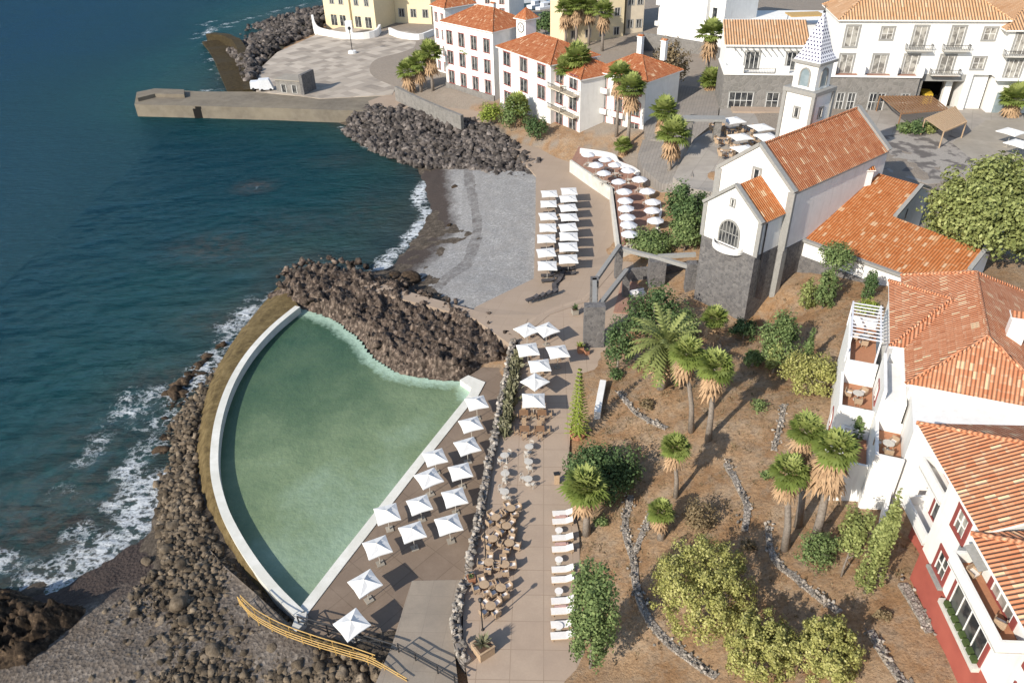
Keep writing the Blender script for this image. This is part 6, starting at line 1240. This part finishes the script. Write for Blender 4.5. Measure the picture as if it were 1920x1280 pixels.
# balcony loggias of the middle block
for u in (LB2*.25, LB2*.75):
    for r in (0, 1): balcony(tB2, u, 0, 4.2*r+4.1, LB2*.46, 1.6, -90, 'beige', 'metal_dark')
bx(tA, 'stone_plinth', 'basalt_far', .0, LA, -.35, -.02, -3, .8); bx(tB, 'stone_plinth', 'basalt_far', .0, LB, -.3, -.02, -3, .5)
q = P(987,66,18.5); kT = thing('clock_turret', 'small white clock turret with pyramid tile cap between two orange roofs', 'turret', (q[0], q[1], 18.5), RAD(-50)); kh = zat(q[0], q[1], 33)-18.5; 
sc_ = 3.2; bx(kT, 'shaft', 'plaster', -sc_/2, sc_/2, -sc_/2, sc_/2, -12, kh); hip(kT, -sc_/2-.5, sc_/2+.5, -sc_/2-.5, sc_/2+.5, kh, 2.2, 'tile_orange', 'u', sc_/2+.45, caps=False)
mb = MB(); 
for s in (0,1): mb.lathe((0,0,0), [(.0,0),(.001,0)], 3) if 0 else None
ring = [(1.0*math.cos(x), -sc_/2-.04, kh-1.9+1.0*math.sin(x)) for x in np.linspace(0, 2*math.pi, 21)[:-1]]; mb.poly(ring[::-1]); ck = mb.build('clock_face', 'plaster_bright', kT, local=True); mb = MB()
for a_, b_ in zip(ring, ring[1:]+ring[:1]): mb.bar(np.array(a_)-(0,.04,0), np.array(b_)-(0,.04,0), .16, .08, (0,1,0))
mb.bar((0,-sc_/2-.1,kh-1.9), (0,-sc_/2-.1,kh-1.2), .1, .05, (0,1,0)); mb.bar((0,-sc_/2-.1,kh-1.9), (.45,-sc_/2-.1,kh-1.9), .05, .1); mb.build('clock_rim', 'metal_dark', ck, local=True)
tE, LE = block('village_house', 'orange-roofed white house behind the left apartment block', (850,28), (955,34), 5, 7, 14, 2, 4, 3.5, seed=5, ww=1.6)
tF, LF = block('beige_block', 'beige building behind the fan palms at the top of the photo', (1062,82), (1168,72), 8, 24, 14, 4, 4, 3, mat='cream', fm='beige', seed=6, ww=1.6, storey=5, roof='tile_pale')
tG, LG = block('village_house', 'narrow pale house with dark shadowed side, left of the blank white wall', (1172,62), (1205,60), 9, 18, 12, 3, 2, 2, mat='beige', fm='trim_stone', roof='tile_pale', seed=7)
# big blank white block over a stone wall
a = P(1226,64,12); b_ = P(1318,84,12); L = np.linalg.norm(b_-a); an_ = math.atan2(b_[1]-a[1], b_[0]-a[0]); t = thing('white_block', 'big blank white building end with small dark windows on its right edge', 'building', a, an_); walls(t, 1.4, L, 0, 16, -.0, 22, 'plaster_bright'); walls(t, L+.01, L+4.5, 1.2, 14, -1, 22, 'plaster'); walls(t, 0, 1.39, 1.2, 14, -.5, 22, 'plaster')
for r in range(4): win(t, L+1.6, 1.2, 1+r*5, 1.5, 2.6, -90, 'plaster', 'glass', .1, 0); balcony(t, .6, 1.2, 2.2+r*5, 1.3, 1.2, -90, 'plaster', h=1.0)
hip(t, -.4, L+5, -.4, 17, 22, 3, 'tile_pale', 'u')
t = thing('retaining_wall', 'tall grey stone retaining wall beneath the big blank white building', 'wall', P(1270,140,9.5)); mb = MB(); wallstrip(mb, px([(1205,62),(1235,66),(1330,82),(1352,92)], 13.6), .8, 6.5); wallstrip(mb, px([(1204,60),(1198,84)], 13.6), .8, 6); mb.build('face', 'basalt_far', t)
# yellow house and neighbours at the far plaza
a = P(612,48,3.2); b_ = P(706,56,3.2); L = np.linalg.norm(b_-a); an_ = math.atan2(b_[1]-a[1], b_[0]-a[0]); t = thing('yellow_house', 'ochre yellow house with dark arcade at the far end of the plaza', 'house', a, an_); walls(t, 0, L, 0, 12, -1, 15, 'cream'); walls(t, L*.46, L*.54, -.8, -.02, -1, 15, 'cream', 'pilaster')
for u in (.18,.36,.66,.86): win(t, L*u, 0, .3, 2.6, 3.4, -90, 'cream', 'glass', .3, 1, 0, name='arcade'); win(t, L*u, 0, 7.2, 1.6, 1.9, -90, 'trim_stone', 'glass', .25, 1, 0)
hip(t, -.6, L+.6, -.6, 12.6, 15, 3.5, 'tile_orange', 'u')
t = thing('white_wall', 'bright white scalloped wall in front of the yellow house', 'wall', P(660,62,3.2)); mb = MB(); wallstrip(mb, smoothline([P(585,28,6.8), P(590,45,5.8), P(605,54,5.2), P(655,62,5.0), P(700,58,5.2), P(712,46,5.4)], 4), .7, 3.6); mb.build('panel', 'plaster_bright', t); mb = MB(); q = P(656,64,3.15); mb.box((q[0],q[1],4.9), (2.2,1.6,4.4)); mb.build('gate_pier', 'plaster_bright', t)
tH, LH = block('village_house', 'long cream house with orange roof right of the yellow house', (722,40), (810,44), 3.4, 8, 12, 1, 4, 4.0, mat='cream', fm='trim_stone', seed=8, ww=2, wh=2.4)
t = thing('white_wall', 'curved white terrace wall before the long cream house', 'wall', P(770,60,3.2)); mb = MB(); wallstrip(mb, smoothline([P(730,52,5.2), P(750,60,5.0), P(785,64,4.9), P(812,55,5.2)], 4), .7, 3); mb.build('panel', 'plaster_bright', t)
# plaza corner stone wall and raised bed
t = thing('stone_wall', 'grey stone retaining wall under the palms at the plaza corner', 'wall', P(790,190,3.2)); mb = MB(); wallstrip(mb, smoothline(px([(742,162),(775,178),(820,198),(866,216)], 6.4), 4), .8, 4.5); mb.build('face', 'basalt_far', t)
# quay store and white vans
a = P(520,174,3.0); b_ = P(567,178,3.0); L = np.linalg.norm(b_-a); t = thing('quay_store', 'low dark stone store with two openings beside the jetty', 'building', a, math.atan2(b_[1]-a[1], b_[0]-a[0])); walls(t, 0, L, 0, 5, -.5, 3.2, 'basalt_far'); bx(t, 'roof', 'concrete', -.2, L+.2, -.2, 5.2, 3.2, 3.45); bx(t, 'end_wall', 'basalt', L+.02, L+.9, -.4, 5.3, -.5, 5.0)
for u in (L*.3, L*.72): win(t, u, 0, .3, 1.4, 1.9, -90, 'trim_stone', 'glass', .15, 0, name='doorway')
def van(x, y, L_, H_, label, z=3.05):
    p = P(x, y, z); t = thing('van', label, 'van', p, RAD(8)); mb = MB(); mb.add([(-L_/2,-1,.45),(L_/2,-1,.45),(L_/2,1,.45),(-L_/2,1,.45),(-L_/2+.1,-.95,H_),(L_/2-.9,-.95,H_),(L_/2-.9,.95,H_),(-L_/2+.1,.95,H_)], [(3,2,1,0),(4,5,6,7),(0,1,5,4),(1,2,6,5),(2,3,7,6),(3,0,4,7)]); mb.build('body', 'boat_white', t, local=True)
    for a in (-L_*.3, L_*.3): mb = MB(); mb.tube([(a,-1.02,.38),(a,1.02,.38)], .38, 10); mb.build('wheels', 'tyre', t, local=True)
    mb = MB(); mb.quad((L_/2-.72,-.9,.62+H_*.5), (L_/2-.72,.9,.62+H_*.5), (L_/2-.87,.9,H_-.1), (L_/2-.87,-.9,H_-.1)); mb.build('windscreen', 'glass', t, local=True)
van(484,168, 3.4, 2.2, 'smaller white van parked at the root of the jetty'); van(501,170, 3.6, 3.0, 'taller white van parked against the quay store')
t = thing('lamp_post', 'lone lamp post with pale round base in the middle of the far plaza', 'lamp post', P(661,100,3.15)); mb = MB(); mb.tube([(0,0,0),(0,0,6.5)], .12, 6); mb.build('pole', 'metal_dark', t, local=True); mb = MB(); mb.lathe((0,0,0), [(1.3,0),(1.2,.7),(.4,.8)], 10); mb.build('base', 'plaster', t, local=True); mb = MB(); mb.lathe((0,0,6.5), [(.2,0),(.5,.3),(.4,.8),(.05,1)], 8); mb.build('lantern', 'metal_dark', t, local=True)
# boats in the marina
for i, (x, y, lb) in enumerate([(997,4,'white motorboat moored left in the marina'),(1018,9,'white motorboat moored in the middle of the marina'),(1024,18,'nearest white motorboat in the marina'),(1006,14,'small white boat behind the clock turret')]):
    q = P(x, y, 0); t = thing('motorboat', lb, 'boat', q, .3+i*.15); mb = MB(); V = [(-4,-1.4),(2,-1.4),(4.6,0),(2,1.4),(-4,1.4)]; mb.prism(V, -.3, 1.2); mb.build('hull', 'boat_white', t, local=True); mb = MB(); mb.prism([(-2,-1),(1,-1),(1.8,0),(1,1),(-2,1)], 1.2, 2.5); mb.build('cabin', 'boat_white', t, local=True); mb = MB(); mb.prism([(.2,-1.02),(1.1,-1.02),(1.9,0),(1.1,1.02),(.2,1.02)], 1.6, 2.2); mb.build('windscreen', 'glass', t, local=True)
# ---- hotel on the square
hb = P(1560,207,12.2); ha = RAD(-8.5); ht = thing('hotel', 'long white hotel with pale orange roof, grey stone ground floor and balconies', 'hotel', hb, ha)
D = 14; U1 = 26.6; zs = 6.2; e_ = 15.9
walls(ht, -1.5, 14.2, 0, D, -2, zs, 'basalt_far', 'stone_base'); walls(ht, -1.5, U1, 1.2, D, zs+.32, e_, 'plaster'); bx(ht, 'terrace_slab', 'plaster_bright', -1.7, 14.4, -.3, D, zs, zs+.3)
walls(ht, 14.22, 15.0, .6, D, -2, zs, 'basalt_far', 'stone_base'); walls(ht, 22.4, 23.6, 1.2, D, -2, zs+.3, 'plaster', 'gateway_pier'); walls(ht, 23.62, U1, 2.0, D, -2, zs+.3, 'plaster', 'gateway_recess'); bx(ht, 'gateway_lintel', 'trim_stone', 15.02, 22.38, 1.15, 2.0, zs-.9, zs+.31); walls(ht, 15.02, 22.38, 11, D, -2, zs, 'painted_void', 'gateway_dark_infill'); walls(ht, 20.0, 21.2, 3.0, 4.0, -1, zs-.95, 'plaster', 'gateway_pier')  # near-black block at the back paints in the shade of the gateway
hip(ht, -2.0, U1+.5, .6, D+1, e_, 4.6, 'tile_pale', 'u', 7.5)
for u, kind in ((1.0,'d'),(7.0,'w'),(12.6,'d'),(18.9,'d'),(24.2,'w')):
    if kind == 'd': win(ht, u, 1.2, 11.3, 2.0, 3.4, -90, 'trim_stone', 'glass_pale', .35, 1, 0, name='balcony_door'); (balcony(ht, u+.2, 1.2, 10.9, 4.4, 1.4, -90, 'concrete_pale', 'metal_dark') if u > 10 else None)
    else: win(ht, u, 1.2, 12.6, 1.9, 1.9, -90, 'trim_stone', 'glass_pale', .32, 1, 1)
for u, kind in ((1.0,'d'),(6.8,'d'),(12.2,'d'),(18.4,'d'),(23.8,'w')):
    if kind == 'd': win(ht, u, 1.2, 6.6, 2.2, 3.2, -90, 'trim_stone', 'glass_pale', .35, 1, 0, name='balcony_door'); bx(ht, 'balcony_floor', 'red_terrace', u-2.0, u+2.2, -.1, 1.15, zs+.3, zs+.34)
    else: win(ht, u, 1.2, 7.6, 1.9, 1.9, -90, 'trim_stone', 'glass_pale', .32, 1, 1)
for u in (-1.4, 3.7, 9.4, 13.9): bx(ht, 'balcony_pier', 'plaster', u-.5, u+.6, -.25, 1.15, zs+.3, zs+2.0)
balcony(ht, 18.4, 1.15, zs+.4, 5.0, 1.2, -90, 'concrete_pale', 'metal_dark')
for u in (1.0,3.0,6.8,8.2,12.4): win(ht, u, 0, .2, 1.3, 3.0, -90, 'trim_stone', 'glass', .2, 1, 1, name='french_door')
# right wing nearer the viewer
walls(ht, U1+.02, 52, -.6, D+6, zs+.3, e_-1.2, 'plaster', 'wing_wall'); walls(ht, U1+.5, 52, -.2, D+6, -2, zs+.29, 'plaster', 'wing_wall'); hip(ht, U1-1.0, 53, -1.4, D+7, e_-1.2, 5, 'tile_pale', 'u', 8); bx(ht, 'terrace_slab', 'plaster_bright', U1, 52, -1.6, -.62, zs, zs+.3)
for u in (29.2, 35): win(ht, u, -.6, 10.6, 2.4, 3.4, -90, 'trim_stone', 'glass_pale', .35, 2, 0, name='balcony_door'); balcony(ht, u, -.6, 10.4, 5.2, 1.3, -90, 'concrete_pale', 'metal_dark'); win(ht, u, -.6, 6.6, 2.4, 3.0, -90, 'trim_stone', 'glass_pale', .35, 2, 0, name='balcony_door')
mb = MB(); mb.poly([(37+2*math.cos(x), -.63 if 0 else -.23, 1.2+ (2.8*math.sin(x) if math.sin(x) > 0 else -3.2)) for x in np.linspace(0, math.pi, 9)]+[(35,-.23,-2),(39,-.23,-2)]) if 0 else mb.quad((28,-.23,-1), (32,-.23,-1), (32,-.23,3.8), (28,-.23,3.8)); mb.build('garage_door', 'glass_blue', ht, local=True)
# left lower wing with pale roof
wl = thing('hotel_wing', 'low hotel wing with pale tile roof, white upper floor and grey stone base', 'building', P(1350,204,12.2), ha); LW = 15.0
walls(wl, 0, LW, 0, 11, -2, 6.4, 'basalt_far', 'stone_base'); walls(wl, 0, LW, 2.4, 11, 6.72, 11.2, 'plaster'); bx(wl, 'terrace_slab', 'plaster_bright', -.15, LW+.1, -.2, 11, 6.4, 6.7)
mb = MB(); rf = [[(-.4,1.8,11.3),(LW,1.8,11.3),(LW,9.5,14.2),(-.4,9.5,14.2)]]; roof_mesh(wl, rf, 'tile_pale', .3); mb.add([(.0,2.4,11.2),(.0,11,11.2),(.0,9.4,14)], [(0,1,2)]); mb.build('gable', 'plaster', wl, local=True); walls(wl, 0.02, LW, 9.0, 11, 11.2, 14.0, 'plaster')
bx(wl, 'parapet', 'plaster', -.1, 3.4, -.15, .3, 6.7, 8.0); bx(wl, 'parapet', 'plaster', 9.2, 11.6, -.15, .3, 6.7, 8.0); bx(wl, 'parapet', 'plaster', -.1, .25, .32, 2.38, 6.7, 8.0); balcony(wl, 6.3, .35, 6.6, 5.6, .5, -90, 'concrete_pale', 'metal_dark')
for u in (5.0, 12.5): win(wl, u, 2.4, 6.9, 2.4, 3.0, -90, 'trim_stone', 'glass', .3, 2, 0, name='balcony_door')
for u, w_ in ((3.6,4.4),(9.4,2.2),(12.8,2.2)): win(wl, u, 0, .2, w_, 2.9, -90, 'trim_stone', 'glass', .2, 3 if w_ > 3 else 1, 1, name='french_door')
mb = MB(); [mb.bar((1.5+k*1.1, .4, 10.6), (1.5+k*1.1, 2.4, 10.7), .14, .16) for k in range(12)]; mb.build('pergola_slats', 'trim_stone', wl, local=True)
bx(wl, 'entrance_step', 'terrace_paving', 2.0, 11.0, -3.0, -.05, -1, .5)
# square, mosaic and slatted pergolas
sheet('square', [P(1262,332,10.3), P(1300,262,11.6)]+px([(1345,235),(1350,205),(1420,195),(1760,198),(1990,215),(1990,330),(1890,330),(1800,340),(1740,345),(1690,330),(1640,345),(1560,350),(1440,352)], 12.35)+[P(1345,362,12.0), P(1290,352,10.8)], 'square_paving', 4)
sheet('mosaic_paving', px([(1600,262),(1680,252),(1770,248),(1800,262),(1830,300),(1790,330),(1750,338),(1690,326),(1640,320)], 12.37), 'mosaic', .05)
sheet('raised_plaza', px([(1785,268),(1850,225),(1990,225),(1990,330),(1900,300),(1850,310),(1825,300)], 12.385), 'concrete', .05)
sheet('cobble_path', [P(1205,262,8.6), P(1240,262,8.8), P(1290,262,10.5), P(1300,330,11.0), P(1270,345,9.4), P(1240,345,8.2), P(1205,315,8.0), P(1196,290,8.0)], 'cobble_path', 3)
sheet('cobble_path', [P(1212,262,8.6), P(1300,262,10.6), P(1345,225,12.0), P(1352,170,12.0), P(1280,160,11.4), P(1225,200,9.8), P(1208,235,9.0)], 'cobble_path', 3)
for i, (pp, lb) in enumerate([([(1650,180),(1745,180),(1776,204),(1690,212)], 'brown slatted pergola against the hotel stone front'), ([(1735,222),(1790,200),(1812,228),(1770,246)], 'smaller weathered slatted pergola out on the square')]):
    t = thing('slatted_pergola', lb, 'pergola', P(*pp[0], 12.35)); q = px(pp, 15.2); mat = 'wood' if i == 0 else 'wood_pale'
    for p in q: mb = MB(); mb.tube([(p[0],p[1],12.3),(p[0],p[1],15.1)], .12, 6); mb.build('post', mat, t)
    mb = MB(); n_ = 17
    for k in range(n_): f = k/(n_-1); mb.bar(q[0]*(1-f)+q[1]*f, q[3]*(1-f)+q[2]*f, .22, .16)
    mb.build('slats', mat, t); mb = MB(); mb.bar(q[0]-(0,0,.18), q[1]-(0,0,.18), .2, .2); mb.bar(q[3]-(0,0,.18), q[2]-(0,0,.18), .2, .2); mb.build('beams', mat, t)
SQU = [(1375,223,'farthest, by the hotel wing'),(1427,236,'beside the church tower'),(1389,253,'middle of the five'),(1438,253,'tucked against the tower foot'),(1397,278,'nearest, above the nave gable')]
sq = parasol_proto('square_parasol', 'square parasol', 'parasol', 3.3, 2.5, 3.0); tt = 0
for i, (x, y, lb) in enumerate(SQU):
    p = P(x, y, 12.35+2.75); place(sq, i == 0, (p[0], p[1], 12.35), .3, 'white cafe parasol on the square, '+lb, 'cafe parasols on the square')
for i, (x, y, lb) in enumerate(SQU+[(1345,238,'leftmost in the open'),(1402,240,'between the parasols'),(1355,262,'left in the open'),(1362,285,'lower left in the open'),(1420,268,'between nave and parasols')]):
    p = P(x, y, 12.35+(2.75 if i < 5 else .7)); lbt = ('under the parasol ' if i < 5 else '')+lb; dup(wt, (p[0], p[1], 12.35), 0, 'round cafe table on the square, '+lbt, 'cafe tables on the square', 1.3)
    for a in (.6,2.2,3.8,5.3): dup(wc, (p[0]+math.cos(a)*1.25, p[1]+math.sin(a)*1.25, 12.35), a-1.57, 'armchair of the cafe table on the square, '+lbt, 'cafe chairs on the square', 1.2)
for i, (x, y) in enumerate([(1897,246),(1912,268)]): p = P(x, y, 15); dup(sq, (p[0], p[1], 12.4), .5, ['farther','nearer'][i]+' white parasol at the right edge of the square', 'parasols at the right edge')
# yellow kiosk van under the gateway
p = local(ht, 17.6, 5.0, 0); t = thing('van', 'yellow van standing in the shade of the hotel gateway', 'van', (p[0], p[1], 12.3), RAD(75)); mb = MB(); mb.add([(-2.2,-1,.45),(2.2,-1,.45),(2.2,1,.45),(-2.2,1,.45),(-2.1,-.9,2.4),(1.2,-.9,2.4),(1.2,.9,2.4),(-2.1,.9,2.4)], [(3,2,1,0),(4,5,6,7),(0,1,5,4),(1,2,6,5),(2,3,7,6),(3,0,4,7)]); mb.build('body', 'car_yellow', t, local=True)
for a in (-1.3,1.3): mb = MB(); mb.tube([(a,-1.02,.38),(a,1.02,.38)], .38, 10); mb.build('wheels', 'tyre', t, local=True)
# low dark gate wall left of the square
q = P(1318,262,12.0); t = thing('stone_gateway', 'small dark stone gateway with a pale flat top beside the cobbled ramp', 'gateway', q, RAD(-8))
for u in (-2.6, 2.2): mb = MB(); mb.box((u,0,1.2), (1.1,1.6,4.6)); mb.build('pillar', 'basalt_far', t, local=True)
mb = MB(); mb.box((-.2,0,3.7), (7.0,2.2,.4)); mb.build('lintel', 'trim_stone', t, local=True)
t = thing('village_terrace', 'small cafe terrace with parasols and an orange awning behind the hotel wing', 'terrace', P(1440,40,13)); mb = MB(); q = [P(1400,62,17), P(1545,60,17), P(1545,20,17), P(1400,20,17)]; mb.prism([tuple(p[:2]) for p in q], 12, 17); mb.build('deck', 'plaster', t); mb = MB(); a, b_ = P(1478,28,19.5), P(1540,26,19.5); mb.bar(a, b_, 4.5, .25); mb.build('awning', 'wood_gold', t)
mb = MB(); [mb.tube([p-(0,0,2.5), p], .08, 5) for p in (a, b_)]; mb.build('awning_posts', 'metal_dark', t)
